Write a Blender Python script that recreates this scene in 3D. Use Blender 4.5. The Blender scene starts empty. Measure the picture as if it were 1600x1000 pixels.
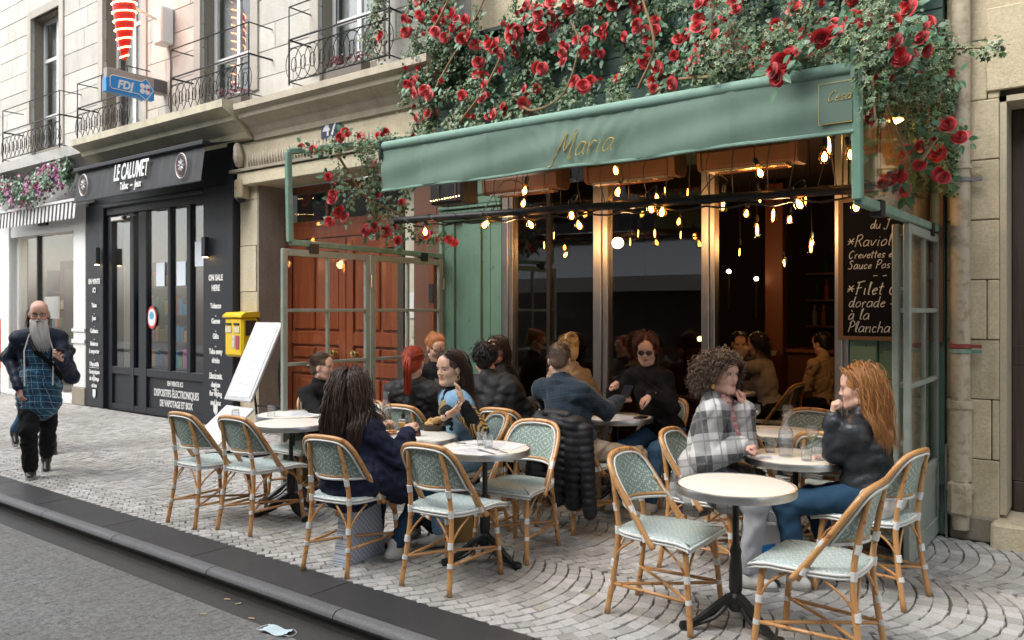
import bpy, math, random
import numpy as np
from mathutils import Vector, Matrix, Euler
R_ = random.Random(7)
PI = math.pi
scene = bpy.context.scene
# ------------------------------------------------------------------ camera, sky, sun, exposure
CAMPOS = Vector((0.0, -6.5, 1.62))
FPX, HOR = 1260.0, 484.0
VX, VY = -0.606, 0.795
cam_d = bpy.data.cameras.new('camera'); cam = bpy.data.objects.new('camera', cam_d)
scene.collection.objects.link(cam); scene.camera = cam
cam.location = CAMPOS
cam.rotation_euler = (PI/2, 0, math.atan2(VY, VX) - PI/2)
cam_d.sensor_width = 36.0; cam_d.lens = 36.0*FPX/1600.0
cam_d.shift_y = -(500-HOR)/1600.0
cam_d.dof.use_dof = True; cam_d.dof.focus_distance = 5.0; cam_d.dof.aperture_fstop = 5.6
cam_d.clip_end = 300; cam_d.clip_start = 0.05
world = bpy.data.worlds.new('World'); scene.world = world; world.use_nodes = True
wn = world.node_tree.nodes; wl = world.node_tree.links; wn.clear()
sky = wn.new('ShaderNodeTexSky'); sky.sky_type = 'NISHITA'; sky.sun_disc = False
SUN_EL, SUN_ROT = math.radians(48), math.radians(205)
sky.sun_elevation = SUN_EL; sky.sun_rotation = SUN_ROT
sky.air_density = 1.0; sky.dust_density = 3.0; sky.ozone_density = 0.6
hs = wn.new('ShaderNodeHueSaturation'); hs.inputs['Saturation'].default_value = 0.40
bg = wn.new('ShaderNodeBackground'); bg.inputs['Strength'].default_value = 0.15
wo = wn.new('ShaderNodeOutputWorld')
wl.new(sky.outputs[0], hs.inputs['Color']); wl.new(hs.outputs[0], bg.inputs[0]); wl.new(bg.outputs[0], wo.inputs[0])
sun_d = bpy.data.lights.new('sun', 'SUN'); sun_o = bpy.data.objects.new('sun', sun_d); scene.collection.objects.link(sun_o)
sun_d.energy = 0.9; sun_d.angle = math.radians(45); sun_d.color = (1.0, 0.96, 0.90)
_sd = Vector((math.cos(SUN_EL)*math.sin(SUN_ROT), math.cos(SUN_EL)*math.cos(SUN_ROT), math.sin(SUN_EL)))
sun_o.rotation_euler = (-_sd).to_track_quat('-Z', 'Y').to_euler()
sun_o.location = (0, -4, 12)
scene.view_settings.view_transform = 'Standard'; scene.view_settings.look = 'None'
scene.view_settings.gamma = 1.0; scene.view_settings.use_curve_mapping = False
scene.view_settings.exposure = 1.5
try:
    scene.cycles.max_bounces = 8; scene.cycles.transparent_max_bounces = 16
    scene.cycles.use_denoising = True
    scene.cycles.caustics_reflective = False; scene.cycles.caustics_refractive = False
    scene.cycles.sample_clamp_indirect = 4.0
except Exception: pass
COL = scene.collection

# ------------------------------------------------------------------ survey helpers: sight lines measured on the photograph -> metres
def ray(px, py):
    a = (px-800)/FPX
    return Vector((VX + a*VY, VY - a*VX, (HOR-py)/FPX))
def G(px, py, z=0.0):
    r = ray(px, py); return CAMPOS + r*((z-CAMPOS.z)/r.z)
def WY(px, py, y=0.0):
    r = ray(px, py); return CAMPOS + r*((y-CAMPOS.y)/r.y)
def WX(px, py, x):
    r = ray(px, py); return CAMPOS + r*(x/r.x)
def PD(px, py, t): return CAMPOS + ray(px, py)*t
def pix(p):
    d = Vector(p)-CAMPOS; t = d.x*VX + d.y*VY
    return (800 + FPX*(d.x*VY - d.y*VX)/t, HOR - FPX*d.z/t, t)

# ------------------------------------------------------------------ object helpers
def link(o, parent=None):
    COL.objects.link(o)
    if parent is not None: o.parent = parent
    return o
def tag(o, label=None, cat=None, group=None, kind=None):
    if label: o['label'] = label
    if cat: o['category'] = cat
    if group: o['group'] = group
    if kind: o['kind'] = kind
    return o
def thing(name, label, cat, loc=(0,0,0), rz=0.0, group=None):
    o = bpy.data.objects.new(name, None); o.empty_display_size = 0.1
    o.location = loc; o.rotation_euler = (0, 0, rz); link(o)
    return tag(o, label, cat, group)
def copy_tree(o, parent=None):
    c = o.copy(); COL.objects.link(c)
    if parent is not None: c.parent = parent
    for ch in list(o.children): copy_tree(ch, c)
    return c
class MB:
    def __init__(s): s.v=[]; s.f=[]; s.m=[]
    def add(s, V, F, m=0):
        b=len(s.v); s.v.extend([tuple(p) for p in V]); s.f.extend([tuple(i+b for i in q) for q in F]); s.m.extend([m]*len(F)); return s
    def box(s, c, d, M=None, m=0, ch=0.0):
        x,y,z=[k/2 for k in d]
        if ch <= 0:
            V=[(sx*x,sy*y,sz*z) for sx in(-1,1) for sy in(-1,1) for sz in(-1,1)]
            F=[(0,1,3,2),(4,6,7,5),(0,4,5,1),(2,3,7,6),(0,2,6,4),(1,5,7,3)]
        else:
            V=[];F=[]; idx={}
            for sx in(-1,1):
                for sy in(-1,1):
                    for sz in(-1,1):
                        for ax in range(3):
                            p=[sx*(x-ch),sy*(y-ch),sz*(z-ch)]; p[ax]=[sx*x,sy*y,sz*z][ax]
                            idx[(sx,sy,sz,ax)]=len(V); V.append(tuple(p))
            for ax in range(3):
                for sg in(-1,1):
                    o=[a for a in range(3) if a!=ax]; q=[]
                    for a,b in((-1,-1),(1,-1),(1,1),(-1,1)):
                        k=[0,0,0];k[ax]=sg;k[o[0]]=a;k[o[1]]=b; q.append(idx[(k[0],k[1],k[2],ax)])
                    if (sg<0) != (ax==1): q=q[::-1]
                    F.append(tuple(q))
            for ax in range(3):
                o=[a for a in range(3) if a!=ax]
                for a in(-1,1):
                    for b in(-1,1):
                        k1=[0,0,0];k1[o[0]]=a;k1[o[1]]=b;k2=list(k1);k1[ax]=-1;k2[ax]=1
                        q=(idx[(*k1,o[0])],idx[(*k2,o[0])],idx[(*k2,o[1])],idx[(*k1,o[1])]); F.append(q)
            for sx in(-1,1):
                for sy in(-1,1):
                    for sz in(-1,1): F.append(tuple(idx[(sx,sy,sz,a)] for a in range(3)))
        c=Vector(c)
        V=[(M@Vector(p) if M is not None else Vector(p))+c for p in V]
        return s.add(V,F,m)
    def bx(s, x0,x1,y0,y1,z0,z1,m=0,ch=0.0):
        return s.box(((x0+x1)/2,(y0+y1)/2,(z0+z1)/2),(abs(x1-x0),abs(y1-y0),abs(z1-z0)),m=m,ch=ch)
    def tube(s, pts, r, n=8, cap=True, m=0, closed=False, flat=None):
        pts=[Vector(p) for p in pts]; N=len(pts)
        rr=r if isinstance(r,(list,tuple)) else [r]*N
        V=[];F=[]; up=None
        for i,p in enumerate(pts):
            a=pts[(i-1)%N] if (i>0 or closed) else p; b=pts[(i+1)%N] if (i<N-1 or closed) else p
            t=(b-a); t=t.normalized() if t.length>1e-9 else Vector((0,0,1))
            if up is None:
                up=Vector((0,0,1)) if abs(t.z)<.9 else Vector((1,0,0))
            u=up-t*up.dot(t)
            if u.length<1e-6: u=t.orthogonal()
            u.normalize(); w=t.cross(u); up=u
            for k in range(n):
                an=2*PI*k/n; cx,cy=math.cos(an),math.sin(an)
                if flat: cx*=flat
                V.append(p+(u*cx+w*cy)*rr[i])
        L=N if closed else N-1
        for i in range(L):
            for k in range(n):
                a=i*n+k;b=i*n+(k+1)%n;j=((i+1)%N)*n
                F.append((a,b,j+(k+1)%n,j+k))
        if cap and not closed:
            F.append(tuple(range(n))[::-1]); F.append(tuple((N-1)*n+k for k in range(n)))
        return s.add(V,F,m)
    def lathe(s, prof, n=20, c=(0,0,0), m=0, M=None, cap=True):
        V=[];F=[];c=Vector(c)
        for r,z in prof:
            for k in range(n):
                a=2*PI*k/n; p=Vector((r*math.cos(a),r*math.sin(a),z)); V.append((M@p if M is not None else p)+c)
        for i in range(len(prof)-1):
            for k in range(n):
                F.append((i*n+k,i*n+(k+1)%n,(i+1)*n+(k+1)%n,(i+1)*n+k))
        if cap:
            if prof[0][0]>1e-5: F.append(tuple(range(n))[::-1])
            if prof[-1][0]>1e-5: F.append(tuple((len(prof)-1)*n+k for k in range(n)))
        return s.add(V,F,m)
    def ext(s, poly, axis, a, b, m=0):
        # extrude a 2-D polygon along axis ('x','y','z') from a to b
        n=len(poly)
        def P(p,t): return {'x':(t,p[0],p[1]),'y':(p[0],t,p[1]),'z':(p[0],p[1],t)}[axis]
        V=[P(p,a) for p in poly]+[P(p,b) for p in poly]
        F=[(i,(i+1)%n,n+(i+1)%n,n+i) for i in range(n)]+[tuple(range(n))[::-1],tuple(n+i for i in range(n))]
        return s.add(V,F,m)
    def grid(s, fn, nu, nv, m=0):
        V=[fn(i/nu,j/nv) for j in range(nv+1) for i in range(nu+1)]
        F=[(j*(nu+1)+i,j*(nu+1)+i+1,(j+1)*(nu+1)+i+1,(j+1)*(nu+1)+i) for j in range(nv) for i in range(nu)]
        return s.add(V,F,m)
    def mesh(s, name, mats, smooth=False):
        me=bpy.data.meshes.new(name); me.from_pydata([tuple(p) for p in s.v],[],s.f)
        mats=mats if isinstance(mats,(list,tuple)) else [mats]
        for q in mats: me.materials.append(q)
        if any(s.m): me.polygons.foreach_set('material_index', s.m)
        if smooth:
            me.polygons.foreach_set('use_smooth',[True]*len(me.polygons))
            if smooth!='full':
                try: me.set_sharp_from_angle(angle=math.radians(40))
                except Exception: pass
        me.update(); return me
    def obj(s, name, mats, parent=None, smooth=False, loc=None, fix=True):
        me=s.mesh(name,mats,smooth)
        if fix: fixn(me)
        o=bpy.data.objects.new(name,me)
        if loc is not None: o.location=loc
        return link(o,parent)
import bmesh
def fixn(me):
    bm=bmesh.new(); bm.from_mesh(me); bmesh.ops.recalc_face_normals(bm,faces=bm.faces); bm.to_mesh(me); bm.free()
def inst(me, name, parent=None, loc=(0,0,0), rot=(0,0,0), sc=(1,1,1)):
    o=bpy.data.objects.new(name,me); o.location=loc; o.rotation_euler=rot; o.scale=sc; return link(o,parent)
def spline(P, n=8, closed=False):
    P=[Vector(p) for p in P]; out=[]; N=len(P)
    for i in range(N if closed else N-1):
        p0=P[(i-1)%N] if (i>0 or closed) else P[i]*2-P[i+1]
        p1=P[i]; p2=P[(i+1)%N]
        p3=P[(i+2)%N] if (i+2<N or closed) else p2*2-p1
        for k in range(n):
            t=k/n
            out.append(0.5*((2*p1)+(p2-p0)*t+(2*p0-5*p1+4*p2-p3)*t*t+(3*p1-p0-3*p2+p3)*t**3))
    if not closed: out.append(P[-1])
    return out

# ------------------------------------------------------------------ materials
class NT:
    def __init__(s,name):
        s.m=bpy.data.materials.new(name); s.m.use_nodes=True; s.n=s.m.node_tree.nodes; s.l=s.m.node_tree.links
        s.b=s.n['Principled BSDF']; s.out=s.n['Material Output']
    def N(s,t,**k):
        o=s.n.new(t)
        for a,b in k.items():
            try: setattr(o,a,b)
            except Exception: pass
        return o
    def put(s,sock,v):
        if isinstance(v,bpy.types.NodeSocket): s.l.new(v,sock)
        else:
            if hasattr(sock,'default_value'):
                try: sock.default_value=v
                except Exception: sock.default_value=(*v,1)
    def math(s,op,a,b=0.0,c=0.0,clamp=False):
        o=s.N('ShaderNodeMath',operation=op,use_clamp=clamp); s.put(o.inputs[0],a); s.put(o.inputs[1],b); s.put(o.inputs[2],c); return o.outputs[0]
    def coord(s,kind='Object'): return s.N('ShaderNodeTexCoord').outputs[kind]
    def pos(s): return s.N('ShaderNodeNewGeometry').outputs['Position']
    def mapping(s,vec,sc=(1,1,1),rot=(0,0,0),loc=(0,0,0)):
        o=s.N('ShaderNodeMapping'); s.put(o.inputs['Vector'],vec); o.inputs['Scale'].default_value=sc; o.inputs['Rotation'].default_value=rot; o.inputs['Location'].default_value=loc; return o.outputs[0]
    def noise(s,vec,scale=5,detail=4,rough=.55,dist=0):
        o=s.N('ShaderNodeTexNoise'); s.put(o.inputs['Vector'],vec); o.inputs['Scale'].default_value=scale; o.inputs['Detail'].default_value=detail; o.inputs['Roughness'].default_value=rough; o.inputs['Distortion'].default_value=dist; return o.outputs[0]
    def voro(s,vec,scale=5,feature='F1',out='Distance'):
        o=s.N('ShaderNodeTexVoronoi',feature=feature); s.put(o.inputs['Vector'],vec); o.inputs['Scale'].default_value=scale; return o.outputs[out]
    def ramp(s,fac,stops,interp='LINEAR'):
        o=s.N('ShaderNodeValToRGB'); s.put(o.inputs[0],fac); cr=o.color_ramp; cr.interpolation=interp
        while len(cr.elements)<len(stops): cr.elements.new(0.5)
        for e,(p,c) in zip(cr.elements,stops):
            e.position=p; e.color=(*c,1) if len(c)==3 else c
        return o.outputs[0]
    def mix(s,fac,a,b,mode='MIX'):
        o=s.N('ShaderNodeMix',data_type='RGBA',blend_type=mode); s.put(o.inputs[0],fac); s.put(o.inputs[6],a if isinstance(a,bpy.types.NodeSocket) else (*a,1) if len(a)==3 else a); s.put(o.inputs[7],b if isinstance(b,bpy.types.NodeSocket) else (*b,1) if len(b)==3 else b); return o.outputs[2]
    def sep(s,vec):
        o=s.N('ShaderNodeSeparateXYZ'); s.put(o.inputs[0],vec); return o.outputs
    def bump(s,h,strength=.3,dist=.01):
        o=s.N('ShaderNodeBump'); o.inputs['Strength'].default_value=strength; o.inputs['Distance'].default_value=dist; s.put(o.inputs['Height'],h); s.l.new(o.outputs[0],s.b.inputs['Normal'])
    def set(s,col=None,rough=None,metal=None,**k):
        if col is not None: s.put(s.b.inputs['Base Color'],col if isinstance(col,bpy.types.NodeSocket) else (*col,1))
        if rough is not None: s.put(s.b.inputs['Roughness'],rough)
        if metal is not None: s.b.inputs['Metallic'].default_value=metal
        for a,b in k.items(): s.put(s.b.inputs[a.replace('_',' ')],b)
        return s
def rnd_socket(t):
    a=t.N('ShaderNodeObjectInfo').outputs['Random']; b=t.N('ShaderNodeNewGeometry').outputs['Random Per Island']
    return t.math('FRACT',t.math('ADD',a,b))
def mk(name,col,rough=.6,metal=0.0,var=.12,scale=12,bump=.15,bs=60,dirt=None,dscale=2.0,island=0.0,bd=.004,**k):
    """plain painted / cloth / metal surface: base colour with mottling, optional grime and fine relief"""
    t=NT(name); P=t.coord(); n=t.noise(P,scale,5)
    c=t.mix(n,tuple(x*(1-var) for x in col),tuple(min(1,x*(1+var)) for x in col))
    if island:
        r=rnd_socket(t); hv=t.N('ShaderNodeHueSaturation'); t.put(hv.inputs['Value'],t.math('MULTIPLY_ADD',r,2*island,1-island)); t.put(hv.inputs['Color'],c); c=hv.outputs[0]
    if dirt:
        d=t.noise(t.pos(),dscale,8,.65); d=t.ramp(d,[(.48,(0,0,0)),(.72,(1,1,1))]); c=t.mix(d,c,dirt)
    t.set(c,rough,metal,**k)
    t.put(t.b.inputs['Roughness'],t.math('MULTIPLY_ADD',n,.2,rough-.1,clamp=True))
    if bump: t.bump(t.noise(P,bs,4),bump,bd)
    return t.m
def glass_mat(name,tint=(1,1,1),spec=1.0,rough=0.0,pale_haze=0.0):
    t=NT(name); t.n.remove(t.b)
    tr=t.N('ShaderNodeBsdfTransparent'); tr.inputs[0].default_value=(*tint,1)
    gl=t.N('ShaderNodeBsdfGlossy'); gl.inputs['Roughness'].default_value=rough
    lw=t.N('ShaderNodeLayerWeight'); lw.inputs[0].default_value=.5; fr=t.math('MULTIPLY_ADD',t.math('POWER',lw.outputs['Facing'],5.0),.96,.042)
    mx=t.N('ShaderNodeMixShader'); t.put(mx.inputs[0],t.math('MULTIPLY',fr,spec,clamp=True)); t.l.new(tr.outputs[0],mx.inputs[1]); t.l.new(gl.outputs[0],mx.inputs[2])
    o=mx.outputs[0]
    if pale_haze:
        df=t.N('ShaderNodeBsdfDiffuse'); df.inputs[0].default_value=(.85,.88,.9,1); m2=t.N('ShaderNodeMixShader')  # pale diffuse haze mixed in so the glass reads lighter
        t.put(m2.inputs[0],t.math('MULTIPLY',t.noise(t.coord(),6,6),pale_haze)); t.l.new(o,m2.inputs[1]); t.l.new(df.outputs[0],m2.inputs[2]); o=m2.outputs[0]
    t.l.new(o,t.out.inputs[0]); return t.m
def emit(name,col,st):
    t=NT(name); t.set(tuple(c*.5 for c in col),.4); t.b.inputs['Emission Color'].default_value=(*col,1); t.b.inputs['Emission Strength'].default_value=st; return t.m
def textobj(name, s, size, mat, M, parent=None, sx=1.0, off=0.0, ext=.0015, shear=0.0, align='CENTER'):
    cu=bpy.data.curves.new(name,'FONT'); cu.body=s; cu.size=size; cu.align_x=align; cu.offset=off; cu.extrude=ext; cu.shear=shear; cu.resolution_u=3
    tmp=bpy.data.objects.new(name+'_curve',cu); COL.objects.link(tmp)
    dg=bpy.context.evaluated_depsgraph_get(); me=bpy.data.meshes.new_from_object(tmp.evaluated_get(dg))
    COL.objects.unlink(tmp); bpy.data.objects.remove(tmp)
    me.transform(M@Matrix.Diagonal((sx,1,1,1))); me.materials.clear(); me.materials.append(mat); me.name=name
    o=bpy.data.objects.new(name,me); return link(o,parent)
def frame_y(x,y,z,tilt=0.0,rz=0.0):   # text plane upright facing -Y at x,y,z
    return Matrix.Translation((x,y,z))@Matrix.Rotation(rz,4,'Z')@Matrix.Rotation(PI/2+tilt,4,'X')
# pen strokes for handwriting: x-height 1, baseline 0
GL={
'M':(1.6,"0,0 .35,1.9;.35,1.9 .7,.5 1.2,1.95 1.25,0 1.5,.1"),'a':(1.0,".85,.9 .4,1 .1,.5 .3,0 .75,.3 .85,.95 .85,.2 1,.05"),
'r':(.75,".1,.9 .2,0;.2,.5 .4,.95 .7,.9"),'i':(.45,".2,.95 .2,.1 .35,.05;.2,1.4 .22,1.45"),'R':(1.2,".2,0 .25,1.9;.1,1.6 .6,2 1,1.5 .5,1 .3,1;.5,1 1.1,0"),
'v':(.9,".05,.95 .35,.05 .8,1"),'o':(.95,".5,1 .1,.6 .3,0 .8,.3 .75,.9 .5,1"),'l':(.5,".2,.1 .3,1.2 .35,1.9 .15,1.6 .2,.2 .45,.05"),
'C':(1.2,"1,1.6 .6,1.9 .1,1 .4,.05 1,.3"),'e':(.85,".1,.5 .7,.65 .55,1 .15,.6 .3,.05 .8,.2"),'t':(.6,".3,1.7 .25,.2 .5,.05;.0,1.1 .6,1.2"),
's':(.75,".7,.9 .3,1 .2,.65 .6,.4 .5,.05 .1,.1"),'S':(1.1,".9,1.7 .5,1.95 .2,1.5 .8,.8 .6,.05 .1,.2"),'u':(.95,".1,1 .15,.2 .5,.05 .8,.6 .8,1 .8,.1 .95,.05"),
'c':(.8,".7,.85 .4,1 .1,.5 .35,.02 .75,.2"),'P':(1.1,".2,0 .3,1.9;.1,1.6 .6,2 1,1.5 .7,1 .3,.9"),'F':(1.1,".3,0 .35,1.9;.1,1.85 1.1,2;.2,1 .9,1.1"),
'd':(1.0,".75,.9 .3,1 .1,.4 .4,0 .75,.5 .85,1.9 .8,.2 1,.05"),'n':(.95,".1,1 .15,0;.15,.6 .5,1 .75,.8 .75,.1 .95,.05"),'h':(.95,".2,1.9 .15,0;.15,.6 .5,1 .75,.8 .75,.1 .95,.05"),
'à':(1.0,".85,.9 .4,1 .1,.5 .3,0 .75,.3 .85,.95 .85,.2 1,.05;.3,1.6 .55,1.35"),'Q':(1.4,".7,1.9 .1,1.2 .5,.1 1.1,.6 1,1.6 .7,1.9;.7,.4 1.3,-.2"),
'J':(1.0,".2,1.9 1,1.9;.7,1.9 .6,0 .2,-.3 .0,.1"),'*':(1.0,".1,.4 .8,1.4;.1,1.4 .8,.4;.0,.9 .95,.9"),'-':(.8,".0,.6 .7,.62"),' ':(.6,""),'p':(.95,".15,1 .1,-.8;.15,.6 .5,1 .85,.6 .5,.05 .15,.3"),
'B':(1.1,".2,0 .3,1.9;.1,1.7 .7,1.9 .7,1.1 .3,1;.5,1 1,.6 .7,.05 .2,.0"),'g':(.9,".75,.9 .3,1 .15,.4 .6,.2 .75,.9 .7,-.6 .2,-.7")}
def write(mb, s, size, org, r=.004, slant=.25, jit=.05, n=5):
    x=0
    for ch in s:
        w,st=GL.get(ch,(.6,""))
        for seg in st.split(';'):
            if not seg: continue
            pts=[tuple(map(float,p.split(','))) for p in seg.split()]
            pts=[(x+a+b*slant+R_.uniform(-jit,jit),0,b+R_.uniform(-jit,jit)) for a,b in pts]
            pp=spline(pts,3) if len(pts)>2 else pts
            mb.tube([Vector(org)+Vector(p)*size for p in pp],r,n,flat=None)
        x+=w+.12
    return x*size
# ------------------------------------------------------------------ shared materials
def stone_mat(name,a,b,dirt,scale=3.0,bump=.35):
    t=NT(name);P=t.pos();n=t.noise(P,scale,8,.62);n2=t.noise(P,scale*14,6,.7)
    c=t.mix(t.ramp(n,[(.3,(0,0,0)),(.7,(1,1,1))]),a,b)
    c=t.mix(t.ramp(n2,[(.35,(0,0,0)),(.75,(.5,.5,.5))]),c,dirt)
    st=t.noise(t.mapping(P,(2.2,2.2,.5)),1.1,9,.7); c=t.mix(t.ramp(st,[(.5,(0,0,0)),(.8,(.8,.8,.8))]),c,dirt)
    r=rnd_socket(t); hv=t.N('ShaderNodeHueSaturation'); t.put(hv.inputs['Value'],t.math('MULTIPLY_ADD',r,.22,.89)); t.put(hv.inputs['Color'],c)
    t.set(hv.outputs[0],.85); t.bump(t.math('ADD',n2,t.math('MULTIPLY',n,1.5)),bump,.012); return t.m
M_white=stone_mat('white_limewashed_stone',(.50,.485,.445),(.61,.595,.55),(.36,.34,.29))
M_beige=stone_mat('beige_limestone',(.54,.46,.30),(.70,.62,.44),(.27,.23,.15),bump=.6)
M_pier=stone_mat('cream_stone',(.50,.44,.31),(.58,.52,.38),(.28,.25,.18))
M_reveal=stone_mat('grey_stone',(.26,.23,.18),(.34,.30,.24),(.15,.13,.1))
M_cornice=stone_mat('old_cornice_stone',(.48,.43,.33),(.60,.54,.42),(.23,.20,.155),scale=5)
M_mortar=mk('mortar',(.24,.215,.17),.9)
M_black=mk('black_shopfront_paint',(.010,.012,.017),.55,var=.3,bump=.05)
M_iron=mk('black_wrought_iron',(.02,.02,.022),.45,metal=.3)
M_whitep=mk('white_gloss_paint',(.70,.71,.70),.35,var=.05,bump=.04)
M_darkvoid=mk('dark_void_backing',(.03,.026,.022),.8,var=.4)  # dark sheet colour stands in for the unlit space behind the transom
M_glass=glass_mat('window_glass',(.96,.97,.965),1.15)
M_glassd=glass_mat('shop_glass',(.85,.87,.87),1.6)
M_curtain=mk('net_curtain',(.70,.70,.67),.9)
M_steel=mk('brushed_steel',(.50,.48,.46),.36,metal=1.0,var=.06,scale=3,bump=0)
def greenwood(name,a,b,vert=True):
    t=NT(name);P=t.coord();sc=(14,14,1.2) if vert else (1.2,14,14)
    g=t.noise(t.mapping(P,sc),2.5,7,.6); w=t.noise(P,3,6)
    c=t.mix(g,a,b); ch=t.noise(t.mapping(P,(9,9,3.2) if vert else (3.2,9,9)),4.5,3,.5)
    c=t.mix(t.ramp(ch,[(.66,(0,0,0)),(.70,(1,1,1))]),c,(.025,.03,.025)); c=t.mix(t.math('MULTIPLY',w,.35),c,(.10,.14,.11))
    t.set(c,.5); t.bump(t.math('ADD',g,t.math('MULTIPLY',ch,.6)),.35,.004); return t.m
M_green=greenwood('peeling_green_paint',(.105,.215,.155),(.165,.30,.225))
M_greenH=greenwood('dark_green_board_paint',(.045,.10,.085),(.07,.145,.12),False)
M_greenf=mk('sage_green_metal',(.14,.27,.205),.45,var=.15,dirt=(.30,.34,.30),dscale=9)
M_fabric=None

# ------------------------------------------------------------------ ground: road, gutter, kerb, pavement of granite setts
def tagk(o): return tag(o,kind='structure')
def road_mat():
    t=NT('worn_asphalt_and_setts');P=t.pos();n=t.noise(P,38,8,.7);b=t.noise(P,1.3,6,.6)
    v=t.voro(P,95,'F1','Color'); vs=t.N('ShaderNodeSeparateColor'); t.put(vs.inputs[0],v)
    c=t.mix(t.ramp(n,[(.36,(0,0,0)),(.66,(1,1,1))]),(.055,.058,.056),(.24,.245,.235)); c=t.mix(t.math('MULTIPLY',vs.outputs[0],.4),c,(.30,.30,.28))
    c=t.mix(t.ramp(b,[(.42,(0,0,0)),(.7,(.55,.55,.55))]),c,(.13,.12,.10))
    r=rnd_socket(t); hv=t.N('ShaderNodeHueSaturation'); t.put(hv.inputs['Value'],t.math('MULTIPLY_ADD',r,.07,.965)); t.put(hv.inputs['Color'],c)
    t.set(hv.outputs[0],.62); t.bump(t.math('ADD',n,vs.outputs[1]),.7,.006); return t.m
M_road=road_mat()
mb=MB(); mb.bx(-60,40,-14,-3.63,-.22,-.1226); road=mb.obj('road',M_road); tagk(road)
mb=MB()   # worn setts of the carriageway, joints nearly closed
y=-3.80; row=0
while y>-6.6:
    x=-11.5+(row%2)*.09
    while x<-.5:
        l=.15+R_.uniform(-.025,.03); d=.098; j=.0009; h=-.1215+R_.uniform(-.0006,.0006)
        x0,x1,y0,y1=x+j,x+l-j,y-d+j,y-j; e=.002
        V=[(x0,y0,-.126),(x1,y0,-.13),(x1,y1,-.13),(x0,y1,-.13)]+[(a,b,h) for a,b in((x0+e,y0+e),(x1-e,y0+e),(x1-e,y1-e),(x0+e,y1-e))]
        mb.add(V,[(0,1,5,4),(1,2,6,5),(2,3,7,6),(3,0,4,7),(4,5,6,7)]); x+=l
    y-=.1; row+=1
o=mb.obj('road_setts',M_road,road,fix=False); tag(o,kind='stuff')
mb=MB(); mb.bx(-60,-11.5,-14,-3.8,-.13,-.118); mb.bx(-11.5,-.5,-14,-6.62,-.13,-.118); mb.bx(-.5,40,-14,-3.8,-.13,-.118)
mb.obj('road_surface',M_road,road)
M_gran=None
def gran_mat(name,a,b,rough):
    t=NT(name);P=t.pos();n=t.noise(P,120,4,.7);m=t.noise(P,1.6,7,.6);v=t.voro(P,210)
    c=t.mix(t.ramp(n,[(.35,(0,0,0)),(.7,(1,1,1))]),a,b); c=t.mix(t.math('MULTIPLY',m,.45),c,tuple(k*.55 for k in a))
    r=rnd_socket(t); hv=t.N('ShaderNodeHueSaturation'); t.put(hv.inputs['Value'],t.math('MULTIPLY_ADD',r,.2,.9)); t.put(hv.inputs['Color'],c)
    t.set(hv.outputs[0],t.math('MULTIPLY_ADD',m,.35,rough)); t.bump(n,.25,.003); return t.m
M_gslab=gran_mat('dark_granite_slab',(.030,.030,.031),(.072,.072,.072),.30)
M_gedge=gran_mat('grey_granite_kerb',(.085,.085,.086),(.19,.19,.188),.42)
mb=MB(); mb.bx(-60,40,-3.615,-3.30,-.22,-.066); kerb=mb.obj('kerb',mk('kerb_face_shadowed_stone',(.05,.048,.045),.8)); tagk(kerb)  # dark colour stands in for the shadow band under the kerb nose
xs=-16.0
while xs<4:
    L=1.25+R_.uniform(-.12,.12); j=.004
    mb=MB(); mb.bx(xs+j,xs+L-j,-3.572,-3.262,-.06,.0); mb.obj('kerb_slab',M_gslab,kerb)
    mb=MB(); prof=[(-3.60,-.065),(-3.625,-.062),(-3.643,-.050),(-3.650,-.034),(-3.645,-.018),(-3.632,-.006),(-3.612,.0),(-3.575,.001),(-3.575,-.065)]
    mb.ext(prof,'x',xs+j+.3,xs+L-j+.3); mb.obj('kerb_stone',M_gedge,kerb,smooth=True); xs+=L
# gutter strip: dark smooth band of stone under the kerb face
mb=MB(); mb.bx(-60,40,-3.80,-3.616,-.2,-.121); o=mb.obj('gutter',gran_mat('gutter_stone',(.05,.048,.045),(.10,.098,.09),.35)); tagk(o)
mb=MB(); mb.bx(-60,40,-3.262,.6,-.3,-.022); pave=mb.obj('pavement',mk('joint_sand',(.15,.14,.12),.95,var=.3,scale=40)); tagk(pave)
def sett_mat():
    t=NT('pale_granite_sett');P=t.pos();n=t.noise(P,60,6,.7);m=t.noise(P,.9,6,.6)
    r=rnd_socket(t); c=t.ramp(r,[(0,(.33,.325,.305)),(.35,(.44,.43,.41)),(.7,(.51,.50,.48)),(.93,(.58,.57,.55)),(1,(.38,.35,.29))])
    c=t.mix(t.ramp(n,[(.35,(0,0,0)),(.8,(.6,.6,.6))]),c,(.22,.215,.20)); c=t.mix(t.ramp(m,[(.47,(0,0,0)),(.72,(.75,.75,.75))]),c,(.27,.255,.225)); c=t.mix(t.ramp(t.noise(P,5.5,7,.7),[(.56,(0,0,0)),(.68,(.6,.6,.6))]),c,(.20,.19,.165))
    t.set(c,.62); t.bump(n,.3,.004); return t.m
M_sett=sett_mat()
SV=[]
for k in range(14):
    q=[(-.5,-.5),(.5,-.5),(.5,.5),(-.5,.5)]; q=[(a+R_.uniform(-.05,.05),b+R_.uniform(-.05,.05)) for a,b in q]
    V=[(a,b,-1) for a,b in q]+[(a*.99,b*.99,-.20) for a,b in q]+[(a*.93,b*.93,R_.uniform(-.03,.03)) for a,b in q]
    F=[]
    for L in(0,4):
        for i in range(4): F.append((L+i,L+(i+1)%4,L+4+(i+1)%4,L+4+i))
    F.append((8,9,10,11)); SV.append((V,F))
setts=[]   # segmental arcs: bands run along the street, each course an arc bulging towards the far end
s=.086; Wb=1.07; rad=.78
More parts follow.
